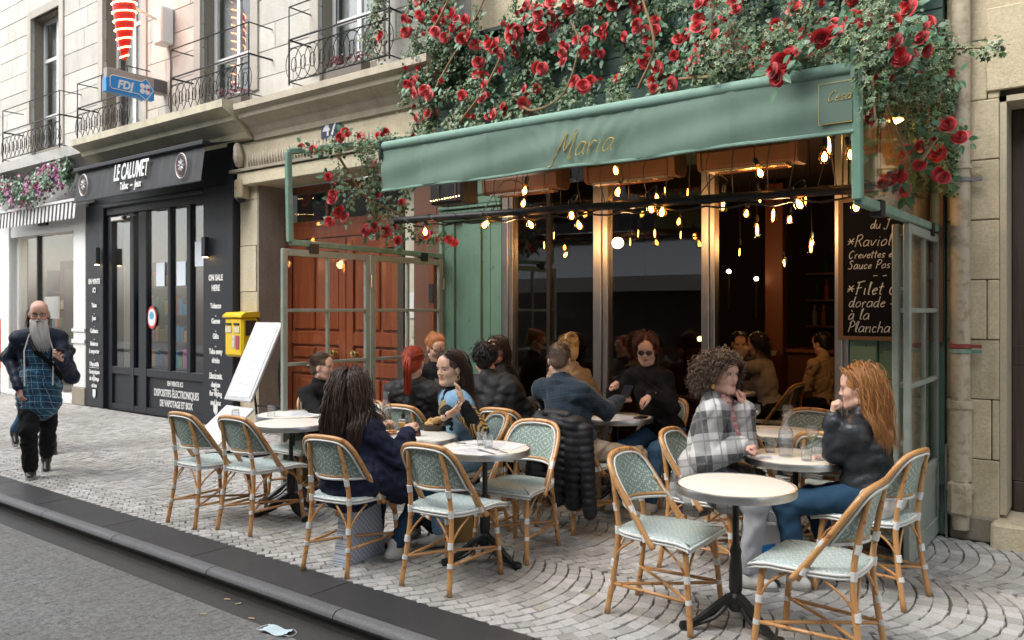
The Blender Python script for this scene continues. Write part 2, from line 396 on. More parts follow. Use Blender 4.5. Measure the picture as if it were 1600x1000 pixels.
for band in range(3):
    yc=-3.262+Wb*(band+.5)
    half=math.asin(min(.99,Wb/2/rad)); na=13
    k=-18.0
    while k<5.2:
        for i in range(na):
            a=(-half+2*half*(i+.5)/na)
            x=k+rad*math.cos(a)*.9-rad*.9+R_.uniform(-.004,.004); y=yc+rad*math.sin(a)+R_.uniform(-.003,.003)
            w=2*half*rad/na-.0065
            setts.append((x,y,math.atan(.9*math.tan(-a))*-1,w*R_.uniform(.94,1.03),(s*math.cos(a)**.9-.0065)*R_.uniform(.97,1.03),R_.randrange(14)))
        k+=s
vis=[]
for i,q in enumerate(setts):
    if not(-3.262<q[1]<-.0): continue
    px,py,t=pix((q[0],q[1],0)) if (q[0]*VX+(q[1]+6.5)*VY)>.5 else (-999,0,1)
    if 0<=px<=1600 and 0<=py<=1000: vis.append((t,i))
vis.sort(); front=set(i for _,i in vis[:300])
SM=[]
for V,F in SV:
    b=MB(); b.add(V,F); me=b.mesh('sett',M_sett); SM.append(me)
big=MB()
for i,(x,y,a,w,l,v) in enumerate(setts):
    tl=(R_.uniform(-.012,.012),R_.uniform(-.012,.012)); h=.000+R_.uniform(-.002,.0015)
    if i in front:
        inst(SM[v],'sett',pave,(x,y,h-.0),(tl[0],tl[1],a),(l,w,.024))
    else:
        ca,sa=math.cos(a),math.sin(a); V=[(x+ca*p[0]*l-sa*p[1]*w, y+sa*p[0]*l+ca*p[1]*w, h+p[2]*.024+p[0]*l*tl[1]-p[1]*w*tl[0]) for p in SV[v][0]]
        big.add(V,SV[v][1])
o=big.obj('sett',M_sett,pave,fix=False); tag(o,kind='stuff')

# ------------------------------------------------------------------ buildings on the far side of the pavement
def blocks(parent,x0,x1,z0,z1,y,mat,ch=.34,bw=.8,holes=(),depth=.05,name='stone_block',gap=.006,jit=.004):
    z=z0; r=0
    while z<z1-.02:
        h=min(ch,z1-z); x=x0-(r%2)*bw*.5
        while x<x1-.01:
            w=bw*R_.uniform(.85,1.15); a,b=max(x,x0),min(x+w,x1); x+=w
            segs=[(a,b)]
            for hx0,hx1,hz0,hz1 in holes:
                if z+h<=hz0+.01 or z>=hz1-.01: continue
                ns=[]
                for p,q in segs:
                    if q<=hx0 or p>=hx1: ns.append((p,q)); continue
                    if p<hx0: ns.append((p,hx0))
                    if q>hx1: ns.append((hx1,q))
                segs=ns
            for p,q in segs:
                if q-p<.03: continue
                m=MB(); yo=R_.uniform(0,jit); m.box(((p+q)/2,y+depth/2-yo,z+h/2),(q-p-gap,depth,h-gap),ch=.006); m.obj(name,mat,parent)
        z+=h; r+=1
# --- white apartment building, left
WB=thing('apartment_building','white limewashed stone building with tall windows above the two left shops','building',(-14,.3,4.2))
def LP(p,o): return (p[0]-o.location.x,p[1]-o.location.y,p[2]-o.location.z)
class Rel:
    """parts written in world coordinates under an empty that stands at the thing's base"""
    def __init__(s,o): s.o=o
    def add(s,mb,name,mat,parent=None,smooth=False,kind=None,label=None,rot=None):
        par=parent or s.o; ob=mb.obj(name,mat,par,smooth); 
        p=par; off=Vector((0,0,0))
        if par is s.o: ob.matrix_parent_inverse=Matrix.Translation(s.o.location).inverted() if not rot else rot
        if kind: ob['kind']=kind
        if label: ob['label']=label
        return ob
def fixkids(root):
    inv=Matrix.Translation(root.location).inverted()
    for c in root.children: c.matrix_parent_inverse=inv
Wn=[(-16.15,-15.0),(-13.42,-12.2),(-10.55,-9.35),(-7.95,-6.95)]; WZ0,WZ1=4.55,7.0
mb=MB(); xs=[-24]+[v for w in Wn for v in w]+[-5.5]
for i in range(0,len(xs),2): mb.bx(xs[i],xs[i+1],.052,.30,4.3,9.5)
for a,b in Wn: mb.bx(a,b,.052,.30,WZ1,9.5); mb.bx(a,b,.052,.30,4.3,WZ0)
mb.obj('wall',M_mortar,WB)
hl=[(a,b,WZ0,WZ1) for a,b in Wn]
blocks(WB,-24,-5.5,4.35,9.4,0,M_white,.345,1.5,hl)
for a,b in Wn:
    m=MB()
    for x0,x1 in((a-.16,a),(b,b+.16)): m.bx(x0,x1,-.03,.0,WZ0,WZ1+.14)
    m.bx(a,b,-.03,.0,WZ1,WZ1+.14); m.obj('window_surround',stone_mat('grey_window_stone',(.44,.41,.36),(.5,.47,.41),(.3,.28,.24)) if a<-16 else bpy.data.materials['grey_window_stone'],WB)
    f=MB(); yy=.2
    for x0,x1 in((a+.002,a+.07),((a+b)/2-.035,(a+b)/2+.035),(b-.07,b-.002)): f.bx(x0,x1,yy,yy+.05,WZ0,WZ1)
    for z in(WZ0+.04,5.2,6.25,WZ1-.04): 
        for x0,x1 in((a+.07,(a+b)/2-.035),((a+b)/2+.035,b-.07)): f.bx(x0,x1,yy+.004,yy+.046,z-.03,z+.03)
    wf=f.obj('window',M_whitep,WB)
    for x0,x1 in((a+.07,(a+b)/2-.035),((a+b)/2+.035,b-.07)):
        g=MB(); g.bx(x0,x1,yy+.02,yy+.026,WZ0+.07,WZ1-.07); g.obj('pane',M_glassd,wf)
    c=MB()
    for k,(x0,x1) in enumerate(((a+.03,a+.50),(b-.50,b-.03))):
        c.grid(lambda u,v:(x0+(x1-x0)*u,.34+.02*math.sin(u*38),WZ0+(WZ1-WZ0)*v),24,1)
    cu=c.obj('curtain',M_curtain,wf,smooth='full')
m=MB(); m.bx(-24,-5.5,1.2,1.3,4.3,9.5); m.bx(-24,-5.5,.31,1.2,4.25,4.3); m.obj('room_wall',mk('room_grey',(.45,.44,.41),.9),WB)
fixkids(WB)
# stone cornice band carrying the balconies
def cornice(label,x0,x1,mat,pr,name='cornice'):
    m=MB(); m.ext(pr,'x',x0,x1); o=m.obj(name,mat); o.data.transform(Matrix.Translation((-(x0+x1)/2,0,0))); o.location=((x0+x1)/2,0,0); tag(o,label,'cornice'); return o
prA=[(.0,3.86),(-.10,3.86),(-.12,3.92),(-.16,3.96),(-.2,4.02),(-.34,4.1),(-.36,4.16),(-.42,4.19),(-.42,4.27),(-.0,4.30)]
cornice('weathered moulded stone cornice under the balcony left of the roses',-9.15,-5.75,M_cornice,prA)
prB=[(.0,3.88),(-.16,3.9),(-.2,3.96),(-.34,4.06),(-.38,4.08),(-.40,4.14),(-.52,4.2),(-.55,4.22),(-.55,4.32),(.0,4.34)]
cornice('greenish beige moulded cornice above the black tobacco shop',-13.35,-9.2,mk('olive_cream_paint',(.52,.48,.35),.6,dirt=(.3,.28,.2)),prB)
prC=[(.0,3.98),(-.2,4.0),(-.3,4.1),(-.40,4.14),(-.42,4.3),(.0,4.33)]
cornice('pale grey moulded cornice above the white shop far left',-24,-13.38,mk('pale_grey_paint',(.5,.5,.48),.6,dirt=(.3,.3,.28)),prC)
# balconies
def balcony(a,b,label,h=.82):
    t=thing('balcony_railing',label,'balcony railing',((a+b)/2,0,4.34),0,'iron balcony railings')
    w=(b-a)/2; d=-.36; r=MB()
    r.tube([(-w,0,.55),(-w,d,.55),(w,d,.55),(w,0,.55)],.013,6); r.obj('handrail',M_iron,t)
    r=MB(); r.tube([(-w,0,.95),(-w,d,.95),(w,d,.95),(w,0,.95)],.009,5)
    for x in(-w,0,w): r.tube([(x,d,.55),(x,d,.95)],.008,5)
    r.obj('upper_rail',M_iron,t)
    r=MB()
    for z in(.04,.44): r.tube([(-w,d,z),(w,d,z)],.008,5); 
    for x in(-w,w): r.tube([(x,d,0),(x,d,.56)],.012,5); r.tube([(x,0,.04),(x,d,.04)],.008,5)
    r.obj('bottom_rail',M_iron,t)
    n=int((2*w)/.165); st=2*w/n
    for k in range(n):
        cx=-w+st*(k+.5); q=MB()
        q.tube([(cx+st*.95*math.cos(u)*.9,d,.24+.195*math.sin(u)) for u in [2*PI*i/22 for i in range(22)]],.006,4,closed=True)
        q.tube([(cx+.05*math.cos(u),d+.004,.24+.085*math.sin(u)) for u in [2*PI*i/14 for i in range(14)]],.006,4,closed=True)
        q.obj('scroll',M_iron,t)
    return t
balcony(-16.5,-14.2,'black iron circle-pattern balcony railing, leftmost, above the white shop')
balcony(-13.56,-11.96,'black iron circle-pattern balcony railing behind the blue lottery sign')
balcony(-10.74,-8.9,'black iron circle-pattern balcony railing right of the blue lottery sign')
balcony(-8.08,-6.35,'black iron circle-pattern balcony railing beside the roses, above house number 47')
# flower boxes
M_pink=mk('dried_pink_flowers',(.30,.13,.14),.8,var=.5,island=.4)
for cx,lab in((-9.5,'dry pinkish flower box on the middle balcony'),(-7.2,'small pink flower box on the balcony beside the roses')):
    t=thing('flower_box',lab,'flower box',(cx,-.2,4.34)); m=MB(); m.bx(-.3,.3,-.07,.07,0,.12); m.obj('planter',mk('grey_planter',(.2,.18,.16),.8),t)
    m=MB()
    for k in range(60):
        p=Vector((R_.uniform(-.32,.32),R_.uniform(-.1,.1),.12+R_.random()*.13)); u=Vector((R_.uniform(-1,1),R_.uniform(-1,1),R_.uniform(-1,1))).normalized()*.022; v=u.orthogonal()
        m.add([p-u,p+v,p+u,p-v],[(0,1,2,3)])
    o=m.obj('blooms',M_pink,t,fix=False); o['kind']='stuff'

# --- ground-floor mass: piers, wall under the cornice, interior shells
SB=thing('shop_row_building','cream stone ground floor carrying the cornice between the tobacco shop and the bistro','building',(-8,.3,0))
m=MB(); m.bx(-6.42,-5.955,.09,.5,0,3.27); m.obj('brown_side_panel',mk('brown_panel',(.12,.04,.02),.5),SB)
m=MB(); m.bx(-9.2,-5.9,.1,.5,3.46,4.32); m.bx(-9.62,-9.235,.05,.45,0,4.3); m.bx(-5.95,-5.5,.1,.5,3.4,9.5); m.obj('wall',M_pier,SB)
blocks(SB,-9.62,-9.23,0.0,3.4,0,M_pier,.62,.6,name='stone_block')
m=MB(); m.bx(-9.58,-5.85,-.06,.095,3.46,3.86); m.bx(-9.5,-5.9,-.13,.4,3.28,3.45,ch=.01); m.obj('lintel',M_pier,SB)
m=MB(); m.bx(-9.64,-5.9,-.16,.0,3.462,3.50); m.obj('ledge',M_reveal,SB)
m=MB(); m.bx(-9.233,-9.20,.0,.45,0,3.28); m.obj('door_reveal',M_reveal,SB)
fixkids(SB)
# carved garland frieze: a row of stone leaves over the ledge
m=MB()
for k in range(46):
    x=-9.3+k*.058; 
    m.tube(spline([(x,-.08,3.52),(x+.02,-.10,3.60),(x-.015,-.085,3.70)],3),[.018,.02,.022,.024,.022,.016,.008],5)
for cx in(-9.5,):
    m.tube(spline([(cx,-.09,3.55),(cx+.03,-.13,3.7),(cx-.01,-.12,3.85)],4),[.05,.06,.07,.075,.07,.06,.06,.05,.03],7)
o=m.obj('carved_frieze',M_cornice,None,smooth=True); o.data.transform(Matrix.Translation((8,0,-3.5))); o.location=(-8,0,3.5); tag(o,'worn carved stone garland frieze above the wooden door lintel','stone carving')
# house number 47
t=thing('house_number_plate','dark blue enamel house number plate reading 47 under the cornice','number plate',(-7.65,-.075,3.82))
m=MB(); m.bx(-.17,.17,-.012,.0,-.13,.13,ch=.004); m.obj('plate',mk('blue_enamel',(.035,.045,.10),.3),t)
textobj('number','47',.26,M_whitep,Matrix.Translation((0,-.015,-.09))@Matrix.Rotation(PI/2,4,'X'),t,off=.004)
for c in t.children: pass

# --- wooden double door behind the left screen (recessed .42)
def wood_mat(name,a,b,rough=.3):
    t=NT(name);P=t.coord();g=t.noise(t.mapping(P,(16,16,.9)),2.2,8,.62,.4)
    c=t.mix(t.ramp(g,[(.3,(0,0,0)),(.7,(1,1,1))]),a,b); t.set(c,rough); t.put(t.b.inputs['Coat Weight'],.25); t.bump(g,.12,.002); return t.m
M_door=wood_mat('varnished_red_wood',(.12,.028,.011),(.25,.062,.020))
D=thing('wooden_double_door','varnished reddish brown panelled double door with brass knobs behind the glass screen','door',(-7.95,.42,0))
for i,(a,b) in enumerate(((-1.24,-.005),(.005,1.24))):
    lf=MB(); lf.bx(a,b,.03,.06,0,2.55); o=lf.obj('door_leaf',M_door,D)
    fr=MB()
    for x0,x1 in((a,a+.13),(b-.13,b)): fr.bx(x0,x1,0,.029,0,2.55,ch=.006)
    for z in(.0,.78,1.16,2.38): fr.bx(a+.13,b-.13,.002,.029,z,z+.17,ch=.006)
    fr.obj('door_frame',M_door,o)
    for z0,z1 in((.2,.75),(.98,1.13),(1.36,2.34)):
        for c in(0,1):
            xa=a+.16+c*(b-a-.26)/2; xb=xa+(b-a-.26)/2-.04; q=MB(); q.bx(xa,xb,.008,.031,z0,z1,ch=.014); q.obj('door_panel',M_door,o)
    k=MB(); kx=(b-.2) if i==0 else (a+.2); k.lathe([(.018,0),(.018,.03),(.045,.045),(.05,.06),(.04,.075),(0,.08)],16,(kx,-.0,1.06),M=Matrix.Rotation(PI/2,4,'X')); k.obj('door_knob',mk('brass',(.60,.42,.14),.2,1.0,bump=0),o,smooth=True)
m=MB(); m.bx(-1.28,1.28,-.01,.07,2.56,2.72,ch=.01); m.obj('transom_bar',M_door,D)
m=MB(); m.bx(-1.24,1.24,.0,.05,2.72,2.80); m.bx(-1.24,1.24,.0,.05,3.18,3.28)
for x in(-1.24,-.4,.4,1.19): m.bx(x,x+.05,.001,.049,2.8,3.18)
o=m.obj('transom_window',M_door,D); m=MB(); m.bx(-1.19,1.19,.02,.025,2.8,3.18); m.obj('pane',M_glassd,o); m=MB(); m.bx(-1.24,1.24,.2,.22,2.7,3.3); m.obj('transom_backing',M_darkvoid,D)
# cream jamb with letter plates right of the door
t=thing('door_jamb','cream painted door jamb with intercom plates beside the green pilaster','door jamb',(-6.5,.30,0))
m=MB(); m.bx(-.215,.075,-.05,.2,0,3.27); m.obj('jamb',mk('cream_paint',(.50,.47,.38),.55,dirt=(.36,.33,.26)),t)
m=MB(); m.bx(-.15,.02,-.066,-.05,1.52,1.82,ch=.004); m.obj('paper_notice',mk('creased_paper',(.6,.62,.6),.7),t)
m=MB(); m.bx(-.11,.01,-.07,-.051,1.30,1.45,ch=.004); m.lathe([(.02,0),(.02,.01),(.01,.014)],12,(-.05,-.07,1.375),M=Matrix.Rotation(PI/2,4,'X')); m.obj('intercom',mk('beige_plastic',(.40,.38,.30),.5),t)

# --- right-hand building: limestone wall with a timber door
RB=thing('limestone_building','old beige limestone block wall with a dark timber doorway at the right edge','building',(1.5,.3,0))
m=MB(); m.bx(-1.03,-.70,.062,.6,0,9.5); m.bx(-.70,1.0,.062,.6,3.10,9.5); m.bx(1.0,9,.062,.6,0,9.5); m.obj('wall',M_mortar,RB)
blocks(RB,-1.03,9,.15,9.4,0,M_beige,.42,.72,[(-.70,1.0,0,3.10)],.06,jit=.012)
m=MB(); m.bx(-5.5,-1.03,.062,.6,4.46,9.5); m.obj('upper_wall',M_mortar,RB); blocks(RB,-5.5,-1.03,4.47,8.5,.0,M_beige,.42,.9,(),.06,jit=.008)
m=MB(); m.bx(-1.0,-.70,-.05,.0,0,.17,ch=.01); m.bx(1.0,9,-.05,.0,0,.17,ch=.01); m.obj('plinth',M_reveal,RB)
m=MB(); m.bx(-.70,-.66,.001,.35,0.2,3.1); m.bx(-.70,1.0,.001,.35,3.06,3.10); m.obj('door_reveal',M_pier,RB)
m=MB(); m.bx(-.78,.6,-.022,-.001,3.14,3.72,ch=.008); m.obj('stone_panel',M_beige,RB)
m=MB(); m.bx(-.74,1.1,-.16,.34,-.02,.17,ch=.02); m.obj('doorstep',M_beige,RB)
fixkids(RB)
D2=thing('old_timber_door','dark brown weathered timber door with worn panels at the right edge','door',(.17,.30,.17))
M_old=wood_mat('old_dark_wood',(.028,.018,.014),(.075,.05,.038),.6)
m=MB(); m.bx(-.83,.83,.03,.07,0,2.88); o=m.obj('door_leaf',M_old,D2)
for x0,x1 in((-.83,-.66),(-.10,-.01),(.01,.10)): q=MB(); q.bx(x0,x1,.0,.03,.22,2.88,ch=.008); q.obj('stile',M_old,o)
for z0,z1 in((.0,.22),(1.05,1.2),(2.7,2.88)): q=MB(); q.bx(-.82,.82,-.004,.031,z0,z1,ch=.008); q.obj('rail',M_old,o)
for z0,z1 in((.3,1.0),(1.27,2.62)):
    q=MB(); q.bx(-.6,-.16,.006,.032,z0,z1,ch=.02); q.obj('door_panel',M_old,o)
# downpipe
t=thing('downpipe','cream painted drainpipe with clamps beside the right glass screen','drainpipe',(-.93,-.075,0))
M_pipe=mk('cream_pipe_paint',(.47,.41,.30),.45,dirt=(.25,.18,.11),dscale=14)
def pz(px,py): return WY(px,py,-.08).z
m=MB(); m.lathe([(.062,.95),(.062,9.0)],20); m.obj('pipe',M_pipe,t,smooth=True)
m=MB(); m.lathe([(.072,.42),(.072,.92),(.085,.93),(.085,.98),(.06,.985)],20); m.lathe([(.078,.33),(.09,.36),(.08,.41)],20); m.obj('lower_pipe',M_pipe,t,smooth=True)
m=MB(); m.lathe([(.055,.08),(.06,.2),(.05,.33)],14); m.box((0,-.05,.3),(.15,.06,.26),ch=.03); m.obj('inspection_cap',M_pipe,t,smooth=True)
for z,mt in((1.33,M_greenf),(1.365,None),(2.53,None),(2.62,M_pipe)):
    m=MB(); m.lathe([(.066,z-.016),(.072,z-.012),(.072,z+.012),(.066,z+.016)],20); m.bx(.06,.13,-.015,.015,z-.012,z+.012); m.obj('clamp',mt or mk('clamp_%.2f'%z,(.25,.05,.04) if z<2 else (.2,.2,.2),.5),t,smooth=True)
m=MB(); m.box((-.085,.02,.02),(.02,.02,.9)); 
t2=mk('grey_pipe',(.2,.2,.2),.5); m=MB(); m.tube([(-.09,.0,0),(-.09,.0,.66),(-.06,.0,.69),(.0,-.0,.69)],.009,6); m.obj('thin_pipe',t2,t,smooth=True)
# ------------------------------------------------------------------ bistro front
BF=thing('bistro_building','peeling green and steel bistro shopfront with large panes and an open doorway','shopfront',(-3.5,.05,0))
def addw(mb,name,mat,parent,smooth=False,kind=None):
    o=mb.obj(name,mat,parent,smooth)
    if kind:o['kind']=kind
    return o
m=MB(); m.bx(-5.95,-1.03,.12,.3,3.32,4.45); m.bx(-5.95,-5.10,.07,.3,0,3.32); m.bx(-1.70,-1.03,.07,.3,0,3.32); addw(m,'wall',M_mortar,BF)
# green pilaster: planks, mouldings
for x0,x1 in((-5.90,-5.74),(-5.735,-5.63),(-5.625,-5.37),(-5.365,-5.26),(-5.255,-5.11)):
    d=.0 if x0 in(-5.90,-5.625) else .025
    m=MB(); m.bx(x0,x1,d,.07,0,2.55,ch=.005); addw(m,'plank',M_green,BF)
m=MB(); m.bx(-5.92,-5.09,-.03,.07,2.56,2.68,ch=.012); m.bx(-5.93,-5.08,-.05,.07,2.69,2.72,ch=.005); addw(m,'moulding',M_green,BF)
m=MB(); m.bx(-5.90,-5.11,.0,.07,2.73,3.3,ch=.01); addw(m,'plank',M_green,BF)
m=MB(); m.bx(-5.72,-5.28,-.02,.0,2.82,3.2,ch=.01); addw(m,'moulding',M_green,BF)
m=MB(); m.bx(-5.93,-5.08,-.04,.07,0,.22,ch=.015); addw(m,'plinth',M_green,BF)
for x0,x1,z0,z1,d in((-1.695,-1.50,0,3.3,.0),(-1.495,-1.20,.22,.95,.03),(-1.495,-1.20,1.10,3.3,.03),(-1.195,-1.04,0,3.3,.0),(-1.495,-1.20,.96,1.09,.0),(-1.495,-1.2,0,.21,.0)):
    m=MB(); m.bx(x0,x1,d,.07,z0,z1,ch=.006); addw(m,'plank',M_green,BF)
# steel posts
for x0,x1 in((-5.07,-4.95),(-3.985,-3.84),(-2.90,-2.79),(-1.80,-1.705)):
    m=MB(); w=(x1-x0)
    m.bx(x0,x0+w*.6,-.02,.10,0,3.32,ch=.004); m.bx(x0+w*.62,x1,.0,.10,0,3.32,ch=.003); addw(m,'post',M_steel,BF)
m=MB(); m.bx(-5.07,-1.705,-.03,.10,3.2,3.33,ch=.006); addw(m,'head_rail',M_steel,BF)
for a,b in((-4.95,-3.985),(-3.84,-2.90)): m=MB(); m.bx(a,b,.02,.08,0,.12); addw(m,'sill_rail',M_steel,BF)
for x0,x1 in((-4.95,-3.985),(-3.84,-2.90)):
    m=MB(); m.bx(x0,x1,.045,.053,.12,3.2); addw(m,'pane',glass_mat('bistro_glass',(.70,.71,.69),3.0) if x0<-4 else bpy.data.materials['bistro_glass'],BF)
m=MB(); m.bx(-4.55,-4.51,.03,.07,.12,3.2); addw(m,'glazing_bar',mk('dark_bronze',(.05,.04,.03),.4,.6),BF)
# interior shell
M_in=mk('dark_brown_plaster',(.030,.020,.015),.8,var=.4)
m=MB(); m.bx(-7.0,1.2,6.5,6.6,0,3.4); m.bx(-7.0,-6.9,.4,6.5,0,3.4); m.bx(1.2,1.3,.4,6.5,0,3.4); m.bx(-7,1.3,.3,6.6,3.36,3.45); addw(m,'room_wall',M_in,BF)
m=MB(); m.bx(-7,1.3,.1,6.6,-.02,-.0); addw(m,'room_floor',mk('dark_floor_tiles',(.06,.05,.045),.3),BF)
fixkids(BF)
# interior furniture
t=thing('banquette','dark red leather banquette behind the bistro windows','banquette',(-3.9,2.4,0))
M_red=mk('dark_red_leather',(.05,.010,.009),.5)
m=MB(); m.bx(-2.2,.9,-.25,.3,.1,.46,ch=.04); m.obj('seat',M_red,t)
for k in range(5): m=MB(); m.bx(-2.2+k*.6,-2.2+k*.6+.58,.18,.34,.5,1.15,ch=.05); m.obj('back_cushion',M_red,t,smooth=True)
t=thing('bar_counter','dark wooden bar counter deep inside the doorway','bar counter',(-2.6,4.6,0))
m=MB(); m.bx(-1.2,2.2,-.3,.3,0,1.05); m.obj('counter',mk('bar_wood',(.09,.035,.015),.4),t); m=MB(); m.bx(-1.3,2.3,-.36,.36,1.05,1.1,ch=.01); m.obj('worktop',mk('bar_top',(.16,.07,.03),.25),t)
t=thing('bottle_shelves','lit bottle shelves behind the bar inside','shelves',(-2.6,6.2,0))
for z in(1.35,1.75,2.15): m=MB(); m.bx(-1.3,2.2,-.2,.2,z,z+.03); m.obj('shelf',mk('shelf_wood',(.12,.05,.02),.4),t)
BC=[mk('green_bottle',(.02,.07,.02),.1),mk('amber_bottle',(.35,.12,.02),.1),mk('clear_bottle',(.3,.3,.28),.08),mk('red_bottle',(.3,.03,.02),.1)]
def bottle_mesh(mt):
    b=MB(); b.lathe([(.034,0),(.037,.01),(.037,.19),(.03,.22),(.013,.25),(.012,.31),(.015,.312),(.015,.33)],8); return b.mesh('bottle',mt,True)
BMs=[bottle_mesh(x) for x in BC]
k=0
for z in(1.38,1.78,2.18):
    for i in range(24):
        if R_.random()<.15: continue
        bc=R_.randrange(4); o=inst(BMs[bc],'bottle',None,(-3.8+i*.145+R_.uniform(-.02,.02),6.2+R_.uniform(-.08,.05),z),(0,0,0),(1,1,R_.uniform(.8,1.15)))
        tag(o,'%s bottle on the %s shelf behind the bar'%(('green','amber','clear','red')[bc],{1.38:'lowest',1.78:'middle',2.18:'top'}[z]),'bottle','bottles behind the bar')
def wall_lamp(x,y,z,label,col=(1,.62,.28),st=25,r=.03,pole=.5):
    t=thing('wall_lamp',label,'lamp',(x,y,z)); m=MB(); m.lathe([(0,-r),(r*.7,-r*.7),(r,0),(r*.7,r*.7),(0,r)],14); m.obj('lamp_shade',emit('lamp_glow%d'%int(x*100),col,st*.35),t,smooth=True)
    m=MB(); m.tube([(0,.0,-r),(0,.0,-r-pole)],.012,6); m.lathe([(.04,-r-.01),(.04,-r+.005)],10); m.obj('stem',M_iron,t); return t
wall_lamp(-4.3,4.0,2.14,'small round glowing lamp on a stem, left inside the doorway'); wall_lamp(-3.9,3.95,2.03,'small round glowing lamp beside the orange wooden pillar')
wall_lamp(-4.9,4.4,1.2,'low glowing lamp seen through the middle window',st=12,r=.04,pole=.2)
t=thing('wooden_pillar','orange lit wooden pillar inside the bistro doorway','pillar',(-3.72,4.2,0)); m=MB(); m.bx(-.12,.12,-.1,.1,0,3.3,ch=.01); m.obj('shaft',mk('orange_wood',(.14,.045,.02),.5),t)
m=MB(); m.bx(-.15,.15,-.13,.13,0,.15,ch=.01); m.obj('base',mk('orange_wood2',(.2,.06,.02),.5),t)
# blackboard
t=thing('chalkboard_menu','black chalkboard menu in a brown frame listing ravioli and filet de dorade','chalkboard',(-1.42,-.03,1.39))
m=MB(); m.bx(-.31,.34,-.0,.02,.03,1.05); m.obj('slate',mk('slate',(.008,.008,.011),.85,var=.3,scale=3,bump=.03,Specular_IOR_Level=.1),t)
M_bf=mk('brown_frame',(.16,.085,.045),.5)
for a in((-.345,-.31,-.015,.025,0,1.08),(.34,.375,-.015,.025,0,1.08),(-.31,.34,-.015,.025,0,.03),(-.31,.34,-.015,.025,1.05,1.08)): m=MB(); m.bx(*a); m.obj('frame_bar',M_bf,t)
M_chalk=mk('chalk',(.62,.63,.63),.9,bump=0)
for s,x,z,sz in(('Qu',-.13,.93,.036),('du J',-.12,.84,.034),('*Ravioli',-.285,.71,.046),('Crevettes e',-.275,.62,.031),('Sauce Pos',-.28,.54,.033),('- -',-.10,.46,.04),('*Filet de',-.29,.345,.050),('dorade -',-.275,.25,.042),('à la',-.28,.155,.044),('Plancha',-.285,.06,.043)):
    m=MB(); write(m,s,sz,(x,-.002,z),.0032 if sz<.05 else .004); m.obj('chalk_writing',M_chalk,t,fix=False)
# ---- green sign board over the front: planks
SBd=thing('sign_board','dark green plank fascia board half hidden by ivy and roses','fascia board',(-3.5,-.06,3.48))
z=0
while z<.88:
    h=min(.145,.92-z); m=MB(); m.bx(-2.45,2.46,-.02+R_.uniform(0,.006),.1,z+.003,z+h-.003,ch=.004); m.obj('plank',M_greenH,SBd); z+=.145
m=MB(); m.bx(-2.5,2.52,-.12,.1,.93,.98,ch=.008); m.bx(-2.5,2.52,-.09,.09,-.1,-.01,ch=.008); m.obj('board_trim',mk('black_green_trim',(.02,.03,.028),.4),SBd)
# warm spotlights over the board
for i,x in enumerate((-5.3,-4.2,-3.0,-1.9)):
    pass
# ---- awning
AW=thing('awning','sage green fabric awning with gold lettering Maria over the terrace','awning',(-2.82,0,2.5))
def canvas_mat(name,a,b):
    t=NT(name);P=t.coord();n=t.noise(P,3.5,6);f=t.noise(P,240,2)
    st=t.noise(t.mapping(P,(6,6,.8)),2.0,6,.6); c=t.mix(n,a,b); c=t.mix(t.ramp(st,[(.5,(0,0,0)),(.8,(.35,.35,.35))]),c,(.10,.145,.12))
    t.set(c,.75); t.bump(t.math('ADD',f,t.math('MULTIPLY',n,3)),.25,.006); return t.m
M_fabric=canvas_mat('sage_green_canvas',(.122,.198,.156),(.150,.238,.190))
M_hem=canvas_mat('pale_green_hem',(.18,.31,.25),(.22,.36,.29))
def val(u,v):
    x=-1.72+3.44*u; z=.335-.30*v; w=.012*math.sin(u*23)*v+.006*math.sin(u*61+2)*v+.005*math.sin(v*9+u*13)+.005*math.exp(-((u-.52)*9)**2)*math.sin(u*150+v*(u-.5)*160)*(1-abs(v-.4))
    for sx in(.13,.30,.47,.64,.81): w-=.006*math.exp(-((u-sx)*160)**2)
    return (x,-2.19+w-.05*v*(1-v)*.6,z-.0+.004*math.sin(u*17)*v)
m=MB(); m.grid(val,170,12); m.obj('valance',M_fabric,AW,smooth='full')
m=MB(); m.tube([(x,-2.19+.01*math.sin((x+1.72)/3.44*23)+.004,.032+.004*math.sin((x+1.72)/3.44*17)) for x in [ -1.72+3.44*i/60 for i in range(61)]],.011,6); m.obj('hem',M_hem,AW,smooth=True)
m=MB(); m.tube([(-1.74,-2.17,.372),(1.75,-2.17,.352)],.038,12); m.obj('roller',M_hem,AW,smooth=True)
m=MB(); m.bx(-1.74,1.74,-2.155,-2.08,.28,.36); m.obj('gap_shade_strip',mk('dark_gap_shade',(.015,.018,.018),.4),AW)  # dark strip stands in for the shaded gap beneath the roller
for x in(-1.74,1.72): m=MB(); m.bx(x,x+.03,-2.215,-2.07,.27,.42,ch=.01); m.obj('end_cap',mk('dark_cap%d'%int(x),(.03,.04,.038),.4),AW)
def can(u,v): return (-1.72+3.44*u,-2.12+2.02*v,.37+.50*v-.05*math.sin(v*PI)*abs(math.sin(u*5*PI))**.5*.3-.02*math.sin(v*PI))
m=MB(); m.grid(can,60,16); m.obj('canopy',M_fabric,AW,smooth='full')
for x in(-1.6,0,1.6): m=MB(); m.tube([(x,-2.1,.33),(x+.1,-1.1,.52),(x,-.05,.78)],.018,6); m.obj('folding_arm',M_greenf,AW)
M_gold=mk('gold_thread',(.75,.52,.12),.45,.1,bump=0)
m=MB(); write(m,'M',.088,(-.115,-2.212,.085),.0035,.45,.0,4); write(m,'aria',.078,(.035,-2.212,.095),.003,.45,.02,4); m.tube(spline([(-.115,-2.21,.085),(-.135,-2.21,.05),(-.16,-2.21,.045)],4),.003,4)
m.obj('lettering',M_gold,AW,fix=False)
m=MB(); x0,x1,z0,z1=1.55,1.715,.075,.285
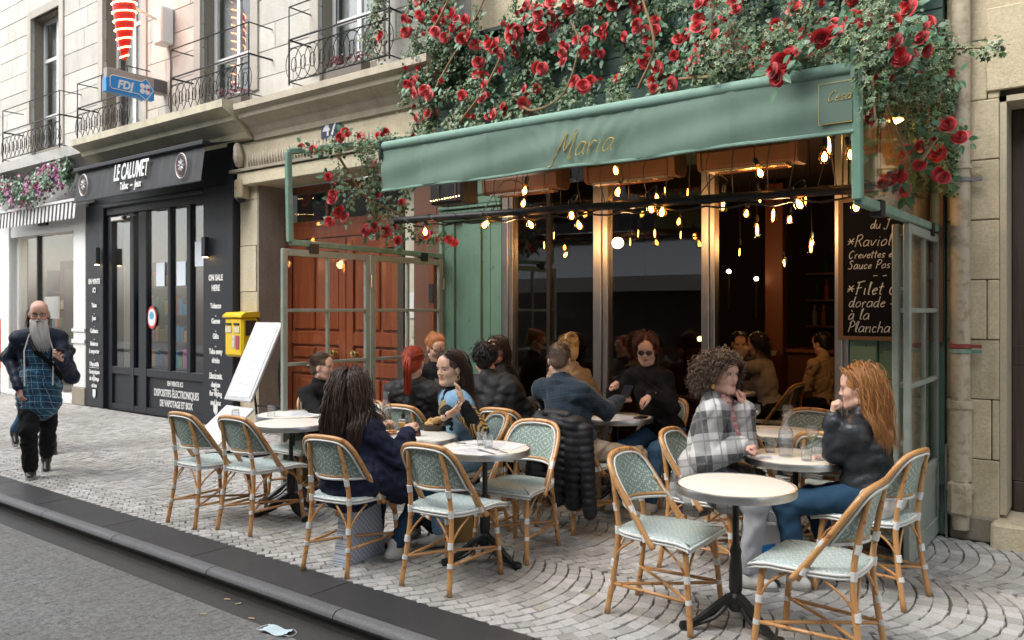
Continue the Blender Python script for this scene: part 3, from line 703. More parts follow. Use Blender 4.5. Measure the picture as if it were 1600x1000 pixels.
m.tube([(x1,-2.212,z1),(x0,-2.212,z1),(x0,-2.212,z0),(x1,-2.212,z0)],.0018,4); write(m,'Cesa',.028,(x0+.04,-2.212,.19),.0016,.4,.0,4); m.obj('lettering',M_gold,AW,fix=False)
m=MB(); m.bx(x0+.004,x1,-2.209,-2.206,z0+.004,z1-.004); m.obj('name_patch',canvas_mat('darker_green_patch',(.10,.16,.125),(.12,.19,.15)),AW)

# ---- glass cheeks and screens (planes x = const, running out from the front)
M_scr=mk('grey_green_frame',(.30,.33,.28),.45,var=.12,dirt=(.20,.27,.24),dscale=7)
def cheek(label,X,pts,bar=.035,name='side_screen'):
    t=thing(name,label,'glass screen',(X,0,2.1)); P=[(0,y,z-2.1) for y,z in pts]
    for i in range(len(P)):
        a,b=Vector(P[i]),Vector(P[(i+1)%len(P)]); L=(b-a).length; d=(b-a).normalized(); an=math.atan2(d.z,d.y)
        m=MB(); m.box((a+b)/2,(.05,L+(bar*.0),bar*1.5),Matrix.Rotation(an,3,'X'),ch=.007); m.obj('frame_bar',M_greenf,t)
    m=MB(); c=sum((Vector(p) for p in P),Vector())/len(P)
    Q=[Vector(p)+(c-Vector(p)).normalized()*.02 for p in P]; n=len(Q)
    m.add([q+Vector((.004,0,0)) for q in Q]+[q-Vector((.004,0,0)) for q in Q],[tuple(range(n)),tuple(range(2*n-1,n-1,-1))]+[(i,(i+1)%n,n+(i+1)%n,n+i) for i in range(n)])
    m.obj('pane',M_glass,t)
    for y in(-1.75,-.3):
        m=MB(); m.bx(-.03,.03,y-.05,y+.05,.03,.12); m.obj('black_clamp',M_iron,t)
    return t
cheek('sage framed glass side screen above the left panels, roses hanging behind',-5.91,[(-2.0,2.22),(0,2.2),(0,3.52),(-2.02,3.02)])
cheek('sage framed glass side screen on the right under hanging roses',-1.09,[(-2.16,2.18),(-.02,2.2),(-.02,3.5),(-2.19,2.95)])
def panel(label,X,y0,y1,top=2.16,rz=0,name='glass_door_panel',mat=None,cat='glass screen'):
    t=thing(name,label,cat,(X,y1,0),rz); L=y1-y0; mat=mat or M_scr; w=.055
    for a in((-L+.002,-L+w),(-w,-.002)): m=MB(); m.bx(-.02,.02,a[0],a[1],.02,top,ch=.005); m.obj('stile',mat,t)
    for z0,z1 in((top-.06,top),(1.6,1.63),(1.12,1.15),(.49,.56),(.02,.14)): m=MB(); m.bx(-.018,.018,-L+w,-w,z0,z1,ch=.004); m.obj('rail',mat,t)
    m=MB(); m.bx(-.014,.014,-L/2-.013,-L/2+.013,.56,top-.06); m.obj('glazing_bar',mat,t)
    m=MB(); m.bx(-.008,.008,-L+w,-w,.14,.49); m.obj('lower_panel',mat,t)
    zz=[.56,1.12,1.15,1.6,1.63,top-.06]
    for i in(0,2,4):
        for a,b in((-L+w,-L/2-.013),(-L/2+.013,-w)): m=MB(); m.bx(-.003,.003,a,b,zz[i],zz[i+1]); m.obj('pane',M_glass,t)
    for z in(.3,1.9): m=MB(); m.lathe([(.012,z-.06),(.012,z+.06)],8,(.03,0,0)); m.obj('hinge',M_steel,t)
    return t
panel('outer grey-green glass door panel of the left terrace screen',-5.91,-2.09,-1.06)
panel('inner grey-green glass door panel of the left terrace screen nearest the bistro',-5.91,-1.04,-.01)
panel('grey-green glass door panel right of the leather jacket woman',-1.09,-1.02,-.0)
panel('folded grey-green glass panel just behind the leather jacket woman',-1.15,-1.00,-.06,rz=-.01)
# dark post between left screen and pilaster
t=thing('screen_post','narrow reddish brown post where the left screen meets the pilaster','post',(-5.97,-.06,0)); m=MB(); m.bx(-.04,.03,-.04,.05,0,2.2,ch=.006); m.obj('shaft',M_door,t); m=MB(); m.bx(-.03,.03,-.055,-.041,1.7,1.9); m.obj('bolt',M_iron,t)

# ---- heaters under the awning
M_heat=mk('copper_heater_body',(.105,.052,.028),.4,.2); M_refl=mk('heater_reflector',(.75,.62,.5),.25,.9)
for i,(xa,xb,lab) in enumerate(((-4.96,-4.12,'leftmost long wooden-brown heater hanging under the awning'),(-3.79,-2.95,'middle long wooden-brown heater hanging under the awning'),(-2.72,-1.95,'right long wooden-brown heater hanging under the awning above the doorway'))):
    t=thing('terrace_heater',lab,'heater',((xa+xb)/2,-.32,2.74),0,'heaters under the awning'); w=(xb-xa)/2
    pr=[(-.10,.02),(-.08,.0),(.08,.0),(.11,.05),(.10,.16),(.04,.21),(-.06,.20),(-.11,.13)]
    m=MB(); m.ext(pr,'x',-w,w-.06); m.obj('housing',M_heat,t); m=MB(); m.ext([(a*1.12,b*1.08-.005) for a,b in pr],'x',w-.06,w); m.obj('end_cap',M_heat,t); m=MB(); m.ext([(a*1.12,b*1.08-.005) for a,b in pr],'x',-w-.03,-w); m.obj('end_cap',M_heat,t)
    m=MB(); m.bx(-w+.04,w-.1,-.085,.07,-.02,-.002); m.obj('reflector',M_refl,t)
    m=MB(); m.tube([(-w+.06,.03,-.022),(w-.12,.03,-.022)],.006,6); m.obj('heating_tube',mk('quartz_tube',(.2,.08,.03),.3),t)
    for x in(-w*.6,w*.6): m=MB(); m.tube([(x,0,.19),(x,.1,.5)],.01,5); m.obj('bracket',M_iron,t)
t=thing('heater_lamp','black box heater with rows of small lights at the left end of the awning','heater',(-4.9,-.95,2.58),.0)
m=MB(); m.bx(-.20,.20,-.12,.12,0,.26,ch=.02); m.obj('housing',M_iron,t); 
for r,z in enumerate((.035,.20)):
    m=MB()
    for k in range(11): m.lathe([(0,-.006),(.0055,0),(0,.006)],6,(-.17+k*.034,-.124,z+k*.002))
    m.obj('light_row',emit('tiny_warm%d'%r,(1,.62,.25),9),t)
for x in(-.08,.12): m=MB(); m.bx(x,x+.015,-.13,-.12,.02,.24); m.obj('guard_bar',M_heat,t)
m=MB(); m.tube([(0,0,.26),(0,.05,.6)],.012,6); m.obj('bracket',M_iron,t)
# ---- rail with cable and bulbs
ry=-1.1
t=thing('lighting_rail','black horizontal pole wrapped in cable under the awning','pole',(-3.4,ry,2.42))
def rz_(x): return 2.425+(x+3.4)*-.018
m=MB(); m.tube([(-2.1,0,rz_(-5.5)-2.42),(2.3,0,rz_(-1.1)-2.42)],.032,10); m.obj('pole',M_iron,t,smooth=True)
m=MB(); m.tube([(-2.1+i*.028,.034*math.cos(i*.55),rz_(-5.5+i*.028)-2.42+.034*math.sin(i*.55)) for i in range(156)],.006,4); m.obj('cable',M_iron,t,smooth=True)
m=MB(); m.tube([(-1.9+i*.1,.03,-.0-.045-.012*math.sin(i*1.9)+(1.5-i*.1)*.018) for i in range(40)],.008,5); m.obj('lower_cable',M_iron,t,smooth=True)
M_bulb=glass_mat('amber_bulb_glass',(1,.72,.38),1.0)
M_fil=emit('glowing_filament',(1.0,.48,.15),13); M_glow=emit('bulb_glow',(1.0,.60,.22),16)
def bulbset(kind):
    g=MB()
    if kind=='round': pr=[(.012,0),(.014,-.02),(.028,-.045),(.034,-.065),(.030,-.088),(.016,-.102),(0,-.106)]; fil=[(.003,-.03),(.013,-.048),(.018,-.066),(.013,-.085),(0,-.093)]
    elif kind=='edison': pr=[(.012,0),(.018,-.025),(.028,-.05),(.031,-.07),(.024,-.10),(.014,-.13),(0,-.134)]; fil=[(.003,-.03),(.009,-.05),(.010,-.08),(.006,-.11),(0,-.115)]
    elif kind=='tall': pr=[(.010,0),(.014,-.03),(.020,-.07),(.022,-.10),(.016,-.125),(0,-.132)]; fil=[(.002,-.04),(.005,-.06),(.006,-.1),(.002,-.115),(0,-.118)]
    else: pr=[(.014,0),(.02,-.02),(.032,-.05),(.034,-.08),(.028,-.14),(.026,-.15),(0,-.152)]; fil=[(.003,-.03),(.011,-.05),(.013,-.09),(.010,-.135),(0,-.14)]
    g.lathe(pr,14); f=MB()
    f.lathe(fil,8)
    s=MB(); s.lathe([(.006,.055),(.016,.05),(.018,.01),(.014,-.004)],10)
    return g.mesh('bulb_glass',M_bulb,True),f.mesh('filament',M_fil if kind!='round' else M_fil,True),s.mesh('socket',M_iron,True)
BS={k:bulbset(k) for k in('round','edison','tall','lantern')}
OR=['leftmost','second from left','third from left','fourth from left','fifth from left','sixth from left','seventh from left','eighth from left','ninth from left','tenth from left','eleventh from left','twelfth from left','thirteenth from left','fourteenth from left','fifteenth from left','sixteenth from left','seventeenth from left','eighteenth from left','nineteenth from left','twentieth from left']
bl=[(764,352,-1.1,'round'),(665,362,-1.1,'round'),(823,352,-1.1,'round'),(822,298,-1.0,'round'),(820,318,-.5,'round'),(697,292,-1.0,'round'),(892,336,-1.1,'round'),(901,352,-1.1,'round'),(969,300,-1.0,'round'),(959,267,-1.1,'round'),(1014,326,-1.1,'round'),(1036,331,-1.1,'round'),(1183,273,-1.1,'round'),(1242,320,-1.1,'round'),(1289,246,-1.2,'round'),(1326,243,-1.1,'round'),(1294,228,-.8,'lantern'),(1337,322,-1.2,'round'),(1131,318,-.6,'lantern'),
 (1023,366,1.2,'edison'),(1062,346,.6,'round'),(850,384,.8,'tall'),(866,369,.8,'tall'),(985,379,.9,'tall'),(998,366,.9,'tall'),(1064,368,1.1,'tall'),(888,399,1.4,'round'),(1096,331,1.0,'round'),
 (1168,334,.7,'round'),(1183,360,1.0,'lantern'),(1209,337,.9,'lantern'),(1236,343,1.1,'round'),(1259,312,.6,'tall'),(1122,380,1.4,'tall'),(1156,395,1.8,'tall'),(1268,386,1.6,'lantern'),(1225,412,2.4,'tall'),(1186,310,.4,'edison'),(1038,300,.4,'tall'),(1075,302,.6,'tall'),(1025,308,.5,'round')]
bl.sort(key=lambda q:q[0]); cnt={'out':0,'in':0}
nm={'round':'round clear','edison':'pear-shaped amber','tall':'slim tubular amber','lantern':'faceted amber'}
for px,py,y,k in bl:
    w='out' if y<0 else 'in'; p=WY(px,py,y); i=cnt[w]; cnt[w]+=1
    lab='lit %s filament bulb, %s of the bulbs %s'%(nm[k],OR[i] if i<20 else '%dth from left'%(i+1),'hung on the black pole' if w=='out' else 'glowing inside the bistro')
    c={'round':-.065,'edison':-.08,'tall':-.085,'lantern':-.09}[k]
    tilt=R_.uniform(-.5,.5) if k=='round' else R_.uniform(-.1,.1)
    t=thing('light_bulb',lab,'light bulb',(p.x,p.y,p.z-c),0,'filament bulbs'); t.rotation_euler=(R_.uniform(-.3,.3) if k=='round' else 0,tilt,0)
    g,f,s=BS[k]; t.scale=(1.08,)*3 if k=='round' else (1,1,1); inst(g,'bulb_glass',t); inst(f,'filament',t); inst(s,'socket',t)
    top=3.2 if y<0 else 3.3
    m=MB(); q=t.rotation_euler.to_matrix().inverted()
    def LQ(v): return q@Vector(v)
    if w=='out' and py>300: 
        rzp=rz_(p.x)-(p.z-c); m.tube(spline([(0,0,.05),LQ((.03,.0,.08)),LQ((.06,(-1.1-y)*.6,max(rzp,.06)+.02)),LQ((.0,(-1.1-y),rzp))],4),.004,4)
    else: m.tube([Vector((0,0,.05)),LQ((R_.uniform(-.06,.06),0,top-(p.z-c)))],.004,4)
    m.obj('cord',M_iron,t)
# dangling cords between canopy and pole
for i in range(22):
    x=-5.0+i*.178+R_.uniform(-.06,.06); t=MB(); t.tube(spline([(0,0,0),(R_.uniform(-.05,.05),0,.25),(R_.uniform(-.10,.10),.1,.55)],4),.0035,4); o=t.obj('hanging_cord',M_iron,None,loc=(x,ry,rz_(x)+.02)); tag(o,'thin dark cord dangling from the canopy down to the black pole','cord','cords between canopy and pole')
# warm lantern lamp behind the right cheek
t=thing('wall_lantern','warm glowing wall lamp behind the right glass under the ivy','lamp',(-1.33,-.14,3.0))
m=MB(); m.lathe([(.02,.16),(.09,.13),(.11,.02),(.10,0)],16); m.obj('shade',mk('brass_shade',(.4,.25,.08),.3,1.0),t,smooth=True)
m=MB(); m.lathe([(0,-.03),(.05,0),(.055,.05),(0,.08)],14); m.obj('lamp_bulb',emit('lantern_glow',(1,.55,.15),22),t,smooth=True)
m=MB(); m.tube([(0,0,.15),(0,.15,.22)],.014,6); m.obj('bracket',M_iron,t)
t=thing('yellow_glass_jar','tall amber glass cylinder glowing under the wall lamp','lamp glass',(-1.33,-.14,2.45))
m=MB(); m.lathe([(.11,0),(.125,.02),(.125,.44),(.09,.5)],18); m.obj('cylinder',mk('amber_panel',(.50,.36,.13),.3,dirt=(.4,.3,.1)),t,smooth=True)
m=MB(); m.lathe([(.13,.0),(.13,-.02),(.05,-.03)],18); m.obj('base',M_iron,t)
for (x,y,z,e) in ((-4.3,-.9,2.33,5),(-3.1,-.95,2.36,5),(-1.9,-.9,2.3,5),(-2.4,1.6,2.3,6),(-3.6,3.0,2.2,5)):
    ld=bpy.data.lights.new('bulb_light','POINT'); ld.energy=e; ld.color=(1,.55,.22); ld.shadow_soft_size=.06
    lo=bpy.data.objects.new('bulb_light',ld); lo.location=(x,y,z); link(lo)
# ------------------------------------------------------------------ tobacco shop
TS=thing('tobacco_shop','black painted tobacco shopfront with glass door and white lettering','shopfront',(-11.4,0,0))
def W(mb,name,mat,par=TS,sm=False): return mb.obj(name,mat,par,sm)
m=MB(); m.bx(-13.95,-13.35,-.05,.3,0,3.35,ch=.01); W(m,'pilaster',M_black)
m=MB(); m.bx(-10.42,-9.78,-.06,.3,0,3.35,ch=.01); W(m,'pilaster',M_black)
m=MB(); m.bx(-9.78,-9.635,-.10,.3,0,4.0,ch=.01); W(m,'corner_post',M_black)
m=MB(); m.bx(-13.95,-9.78,.0,.3,3.36,4.3); W(m,'fascia',M_black)
m=MB(); m.bx(-13.34,-10.43,.0,.12,3.16,3.35,ch=.01); m.bx(-13.34,-10.43,-.06,.0,3.28,3.34,ch=.01); W(m,'head_rail',M_black)
fx=[(-13.34,-13.2),(-12.62,-12.5),(-12.35,-12.12),(-11.5,-11.42),(-10.98,-10.88),(-10.5,-10.43)]
for a,b in fx: m=MB(); m.bx(a,b,.02,.12,(.70 if a in(-11.5,-10.98) else .0),3.16,ch=.006); W(m,'mullion',M_black)
for a,b in((-13.2,-12.35),(-12.12,-10.5)):
    m=MB(); m.bx(a,b,.025,.11,.58,.70,ch=.006); m.bx(a,b,.025,.11,0,.1); W(m,'sill_rail',M_black)
    m=MB(); m.bx(a,b,.06,.09,.1,.58); W(m,'lower_panel',M_black)
for a,b in((-13.2,-12.62),(-12.5,-12.35),(-12.12,-11.5),(-11.42,-10.98),(-10.88,-10.5)):
    m=MB(); m.bx(a,b,.065,.072,.70,3.16); W(m,'pane',M_glassd)
m=MB(); m.bx(-14,-9.7,2.2,2.3,0,4.2); m.bx(-13.9,-13.8,.3,2.2,0,4.2); m.bx(-9.8,-9.7,.3,2.2,0,4.2); m.bx(-13.9,-9.7,.3,2.3,3.5,3.55); m.bx(-13.9,-9.7,.12,2.3,-.02,.02); W(m,'room_wall',mk('shop_room',(.42,.42,.40),.8))
fixkids(TS)
t=textobj('lettering','EN VENTE ICI',.10,M_whitep,Matrix.Translation((-11.35,.055,.47))@Matrix.Rotation(PI/2,4,'X'),None,sx=.72,off=.003); t.parent=TS
t.matrix_parent_inverse=Matrix.Translation(TS.location).inverted()
def tl(s,size,x,y,z,sx=.7,off=.004,par=TS,mat=M_whitep,sh=0):
    o=textobj('lettering',s,size,mat,Matrix.Translation((x,y,z))@Matrix.Rotation(PI/2,4,'X'),par,sx=sx,off=off,shear=sh); o.matrix_parent_inverse=Matrix.Translation(par.location).inverted(); return o
tl('DISPOSITIFS ÉLECTRONIQUES',.155,-11.33,.055,.30,.60,.003); tl('DE VAPOTAGE ET BOX',.14,-11.33,.055,.15,.62,.004)
z=2.2
def col(x,lines,z,par=TS):
    for s,sz in lines: 
        if s: tl(s,sz,x,-.064,z,.75,.004)
        z-=sz*1.25
col(-10.1,[('ON SALE',.115),('HERE',.115),('',.08),('Tobacco',.10),('-',.07),('Games',.10),('-',.07),('Gifts',.10),('-',.07),('Take away',.10),('drinks',.10),('-',.07),('Electronic',.10),('devices',.10),('for vaping',.10),('and box',.10),('-',.07)],2.03)
col(-13.62,[('EN VENTE',.115),('ICI',.115),('',.08),('Tabac',.10),('-',.07),('Jeux',.10),('-',.07),('Cadeaux',.10),('-',.07),('Boissons',.10),('à emporter',.10),('-',.07),('Dispositifs',.10),('électroniques',.09),('de vapotage',.09),('et box',.09)],2.05)
for x in(-10.1,-13.62):   # small white emblems: a leaf star and a shield
    m=MB(); 
    for k in range(6): a=k*PI/3; m.tube([(x,-.065,.50),(x+.07*math.cos(a),-.065,.50+.07*math.sin(a))],[.010,.004],5)
    m.ext([(x-.05,.30),(x+.05,.30),(x+.05,.20),(x,.15),(x-.05,.20)],'y',-.067,-.062); m.tube([(x-.17,-.065,.66),(x+.17,-.065,.66)],.004,4)
    o=m.obj('emblem',M_whitep,TS); o.matrix_parent_inverse=Matrix.Translation(TS.location).inverted()
# black banner awning
BA=thing('banner_awning','black fabric shop banner reading LE CALUMET Tabac - Jeux','awning',(-11.33,-.6,3.3))
m=MB(); m.grid(lambda u,v:(-1.77+3.54*u,.06*v-.02+.008*math.sin(u*31)*(1-v),.0+.47*v),60,6); m.obj('banner',canvas_mat('black_canvas',(.028,.030,.034),(.045,.047,.052)),BA,smooth='full')
m=MB(); m.bx(-1.8,1.8,-.02,.10,.47,.53,ch=.01); m.obj('roller',M_black,BA); m=MB(); m.tube([(-1.78,-.02,.0),(1.78,-.02,.0)],.014,6); m.obj('hem',M_black,BA)
m=MB(); m.add([(-1.77,.05,.5),(1.77,.05,.5),(1.77,.58,.62),(-1.77,.58,.62)],[(0,1,2,3)]); m.obj('canopy',M_black,BA)
for s,sz,x,z,sx,of in(('LE CALUMET',.335,.0,.205,.50,.006),('Tabac  ~  Jeux',.155,-.0,.06,.66,.003)):
    textobj('lettering',s,sz,M_whitep,Matrix.Translation((x,-.045,z))@Matrix.Rotation(PI/2-.1,4,'X'),BA,sx=sx,off=of)
M_ring=mk('dull_red_ring',(.35,.12,.12),.5,bump=0)
for x in(-1.42,1.33):
    m=MB(); m.tube([(x+.135*math.cos(a),-.04,.235+.165*math.sin(a)) for a in [2*PI*i/26 for i in range(26)]],.007,4,closed=True); m.obj('logo_ring',M_whitep,BA)
    m=MB(); m.tube([(x+.115*math.cos(a),-.038,.235+.14*math.sin(a)) for a in [2*PI*i/26 for i in range(26)]],.005,4,closed=True); m.obj('logo_inner_ring',M_ring,BA)
    m=MB()
    for k in range(8): a=k*PI/4; m.tube([(x+.02*math.cos(a),-.042,.245+.02*math.sin(a)),(x+.065*math.cos(a),-.042,.245+.075*math.sin(a))],[.006,.013],5)
    m.obj('logo_leaves',M_whitep,BA)
# wall lights on pilasters
for x,lab in((-13.42,'small black up-down wall light left of the tobacco shop door'),(-10.28,'small black up-down wall light right of the tobacco shop window')):
    t=thing('wall_light',lab,'wall light',(x,-.11,2.5)); m=MB(); m.bx(-.045,.045,-.04,.03,-.14,.14,ch=.006); m.obj('body',M_black,t); m=MB(); m.bx(-.03,.03,-.03,.02,-.146,-.141); m.obj('lens',emit('warm_lens',(1,.6,.25),14),t)
# stickers and displays
t=thing('round_sticker','oval red white and blue sticker on the tobacco shop window','sticker',(-12.0,.05,1.5))
m=MB(); m.lathe([(0,0),(.14,0),(.14,.004),(0,.004)],24,M=Matrix.Rotation(PI/2,4,'X')); o=m.obj('ring',mk('sticker_red',(.55,.05,.04),.5,bump=0),t); o.scale=(1,1,1.25)
m=MB(); m.lathe([(0,.0),(.11,.0),(.11,.006),(0,.006)],24,M=Matrix.Rotation(PI/2,4,'X')); o=m.obj('centre',mk('sticker_white',(.7,.72,.75),.5,bump=0),t); o.scale=(1,1,1.25)
m=MB(); m.lathe([(0,.0),(.06,.0),(.06,.009),(0,.009)],20,(0,0,.03),M=Matrix.Rotation(PI/2,4,'X')); m.obj('emblem',mk('sticker_blue',(.08,.35,.55),.5,bump=0),t)
DC=[mk('box_%d'%i,c,.5,bump=0) for i,c in enumerate(((.5,.1,.06),(.05,.25,.45),(.5,.4,.05),(.05,.35,.12),(.55,.3,.1),(.4,.4,.42),(.45,.12,.3)))]
DS=thing('display_shelf','shop window shelving unit holding coloured boxes','shelves',(-12.0,.42,0))
for z in(.72,1.12,1.55,2.0): m=MB(); m.bx(-.75,.75,-.15,.15,z-.03,z); m.obj('shelf',mk('shelfgrey',(.12,.12,.12),.5),DS)
m=MB(); m.bx(-.78,-.75,-.15,.15,0,2.4); m.bx(.75,.78,-.15,.15,0,2.4); m.bx(-.78,.78,.151,.17,0,2.4); m.obj('frame',mk('shelfback',(.10,.09,.08),.6),DS)
DCn=('red','blue','yellow','green','orange','grey','pink')
ro=('bottom','lower middle','upper middle','top')
for r_,z in enumerate((.72,1.12,1.55,2.0)):
    x=-12.7; i=0
    while x<-11.35:
        w=R_.uniform(.07,.16); h=R_.uniform(.12,.30); c=R_.randrange(7); m=MB(); m.bx(-w/2+.005,w/2-.005,-.06,.06,0,h,ch=.004); m.bx(-w/2+.02,w/2-.02,-.0625,-.0605,h*.25,h*.7)
        o=m.obj('product_box',DC[c],None,loc=(x+w/2,.36,z)); tag(o,'%s boxed product on the %s shelf of the tobacco shop window'%(DCn[c],ro[r_]),'box','boxes in the tobacco shop window'); x+=w+.01; i+=1
for x,z,lab in((-11.75,1.98,'white paper notice on the tobacco shop window, left one'),(-11.17,1.98,'white paper notice on the tobacco shop window, middle pane'),(-10.68,2.25,'pale blue paper notice at the right window edge')):
    m=MB(); m.bx(-.12,.12,0,.004,0,.36); o=m.obj('paper_notice',mk('paper_%d'%int(x*100),(.62,.68,.75),.6),None,loc=(x,.045,z)); tag(o,lab,'notice')
# door closer
t=thing('door_closer','grey door closer at the top of the tobacco shop door','door closer',(-12.9,-.0,3.05)); m=MB(); m.bx(-.2,.2,-.05,0.02,0,.07,ch=.01); m.obj('body',M_steel,t); m=MB(); m.tube([(.1,-.03,.03),(.35,-.12,.05),(.5,.0,.06)],.01,5); m.obj('arm',M_steel,t)
# ------------------------------------------------------------------ white shop far left
WS=thing('white_shopfront','white painted shopfront with glass door and orange lit shelves','shopfront',(-16,0,0))
def V_(mb,name,mat,sm=False):
    o=mb.obj(name,mat,WS,sm); return o
m=MB(); m.bx(-14.4,-13.96,-.05,.3,.3,4.0,ch=.01); m.bx(-14.42,-13.955,-.07,.3,1.05,1.12); m.bx(-14.42,-13.955,-.07,.3,1.25,1.3);V_(m,'pilaster',M_whitep)
m=MB(); m.bx(-14.42,-13.955,-.07,.3,0,.3,ch=.01); V_(m,'plinth',M_reveal)
m=MB(); m.bx(-24,-17.1,-.03,.3,0,4.0,ch=.01); V_(m,'pilaster',M_whitep)
m=MB(); m.bx(-17.1,-14.4,-.0,.3,3.0,4.0); m.bx(-17.1,-14.4,-.06,.0,3.45,3.55); V_(m,'fascia',M_whitep)
m=MB(); m.bx(-17.1,-14.4,-.08,.3,0,.10,ch=.01); V_(m,'sill',M_whitep)
for a,b in((-17.1,-17.0),(-16.2,-16.16),(-14.5,-14.4)): m=MB(); m.bx(a,b,.1,.2,.1,3.0); V_(m,'mullion',M_whitep if a!=-16.2 else M_iron)
m=MB(); m.bx(-17.0,-16.2,.14,.15,.1,3.0); V_(m,'pane',M_glass); m=MB(); m.bx(-16.16,-14.5,.14,.15,.1,3.0); V_(m,'pane',M_glass)
m=MB(); m.bx(-18,-14,2.4,2.5,0,3.5); m.bx(-18,-17.9,.3,2.4,0,3.5); m.bx(-14.1,-14.0,.3,2.4,0,3.5); m.bx(-18,-14,.3,2.4,3.2,3.25); m.bx(-18,-14,.2,2.4,-.01,.03); V_(m,'room_wall',mk('shop_room_warm',(.42,.40,.35),.8))
m=MB(); m.bx(-17.2,-16.25,.95,1.3,.1,2.6); V_(m,'orange_partition',mk('orange_wood_partition',(.38,.12,.035),.5))
fixkids(WS)
t=thing('shelf_unit','orange shelf unit with jars inside the white shop','shelves',(-16.55,.7,0))
for z in(.9,1.25,1.6,1.95): m=MB(); m.bx(-.35,.35,-.12,.12,z,z+.03); m.obj('shelf',mk('darkshelf',(.04,.03,.03),.5),t)
for x in(-.36,.35): m=MB(); m.bx(x,x+.02,-.12,.12,0,2.4); m.obj('upright',mk('darkshelf2',(.04,.03,.03),.5),t)
for i in range(14):
    m=MB(); m.lathe([(.045,0),(.045,.13),(.03,.16),(.03,.18)],10); o=m.obj('jar',DC[(i*3)%7],None,True,loc=(-16.8+(i%5)*.12,.68,(.93,1.28,1.63)[i//5])); tag(o,'small %s jar on the %s orange shelf of the white shop'%(DCn[(i*3)%7],('lowest','middle','top')[i//5]),'jar','jars in the white shop')
m=MB(); m.bx(-.3,.3,0,.02,0,.42,ch=.004); o=m.obj('notice_board',mk('pale_notice',(.5,.5,.5),.6),None,loc=(-16.3,.40,1.45)); tag(o,'pale framed notice seen through the white shop glass','notice board')
# striped valance
SVn=thing('striped_awning','small black and white striped scalloped awning on the white shop','awning',(-15.4,-.3,3.15))
M_stb=mk('black_stripe',(.03,.03,.035),.7); M_stw=mk('white_stripe',(.68,.68,.66),.7)
n=46; w=3.3/n
for i in range(n):
    x=-1.65+i*w; m=MB(); m.grid(lambda u,v:(x+w*u,-.02*(1-v)-.001,.26*v-(.03*math.sin(u*PI) if v==0 else 0)),4,2); m.obj('stripe',(M_stb,M_stw)[i%2],SVn)
m=MB(); m.bx(-1.66,1.66,-.02,.3,.262,.31,ch=.006); m.obj('head_rail',M_whitep,SVn)
t=thing('small_black_sensor','small black bar sensor over the white shop door','sensor',(-15.6,-.01,3.14)); m=MB(); m.bx(-.16,.16,-.05,0,-.0,.06,ch=.01); m.obj('body',M_black,t); m=MB(); m.bx(-.1,.1,-.055,-.05,.01,.03); m.obj('lens',M_iron,t)
# orange bollard sign at the far left edge
t=thing('orange_sign_board','tall narrow orange board at the far left edge','sign board',(-17.0,-.25,0)); m=MB(); m.bx(-.09,.09,-.012,.012,.5,1.45,ch=.006); m.obj('board',mk('orange_board',(.75,.13,.02),.5),t); m=MB(); m.tube([(0,.02,0),(0,.02,1.4)],.015,6); m.obj('post',M_iron,t)
# ------------------------------------------------------------------ lottery sign (FDJ), tobacco carrot, junction box
t=thing('lottery_sign','blue projecting lottery sign reading FDJ with a white clover','sign',(-11.53,0,4.6))
M_blue=mk('sign_blue',(.02,.24,.62),.4,bump=0,var=.03); M_gb=mk('grey_box',(.30,.29,.27),.5)
m=MB(); m.bx(-.05,.05,-.9,-.03,.24,.46,ch=.004); m.obj('light_box',M_gb,t)
m=MB(); m.bx(-.055,.055,-.91,-.20,.12,.32,ch=.004); m.obj('blue_panel',M_blue,t)
m=MB(); m.bx(-.06,.06,-.20,-.0,.27,.45,ch=.004); m.obj('bracket',mk('dark_box',(.10,.10,.11),.5),t)
def fdjside(sg,lab):
    X=.058*sg
    f=lambda y,z:(X,y,z)
    out=[(-.86,.20),(-.83,.17),(-.44,.17),(-.33,.10),(-.22,.26),(-.33,.41),(-.40,.36),(-.83,.36),(-.86,.33)]
    m=MB(); m.ext(out,'x',X,X+.006*sg); m.obj('logo_field',M_blue,t)
    m=MB(); m.tube([(X+.006*sg,a,b) for a,b in out],.006,5,closed=True); m.obj('logo_outline',M_whitep,t)
    m=MB()
    for k in range(4):
        a=PI/4+k*PI/2; c=(-.35+.055*math.cos(a),.26+.055*math.sin(a)); m.lathe([(0,0),(.038,0),(.038,.006),(0,.006)],12,(X+.004*sg,c[0],c[1]),M=Matrix.Rotation(PI/2*sg,4,'Y'))
    m.obj('clover',M_whitep,t)
    m=MB(); m.lathe([(0,0),(.02,0),(.02,.010),(0,.010)],10,(X+.004*sg,-.30,.26),M=Matrix.Rotation(PI/2*sg,4,'Y')); m.obj('red_dot',mk('sign_red',(.5,.02,.05),.4,bump=0) if sg>0 else bpy.data.materials['sign_red'],t)
    R=Matrix(((0,0,1,0),(1,0,0,0),(0,1,0,0),(0,0,0,1))) if sg>0 else Matrix(((0,0,-1,0),(-1,0,0,0),(0,1,0,0),(0,0,0,1)))
    textobj('lettering','FDJ',.16,M_whitep,Matrix.Translation((X+.008*sg,-.645,.20))@R,t,sx=.95,off=.006,shear=.2)
fdjside(1,''); fdjside(-1,'')
t=thing('tobacco_carrot_sign','red cone tobacconist sign wound with glowing neon tubes','sign',(-11.42,-.68,5.18))
m=MB(); m.lathe([(.0,0),(.04,.05),(.08,.25),(.125,.5),(.155,.75),(.155,1.2),(.10,1.45),(.03,1.5)],16); m.obj('cone',mk('carrot_red',(.50,.02,.012),.35,bump=0),t,smooth=True)
def crad(z): 
    P=[(0,.0),(.05,.04),(.25,.08),(.5,.125),(.75,.155),(1.2,.155),(1.5,.03)]
    for i in range(6):
        if z<=P[i+1][0]: a=P[i];b=P[i+1]; return a[1]+(b[1]-a[1])*(z-a[0])/(b[0]-a[0])
    return .03
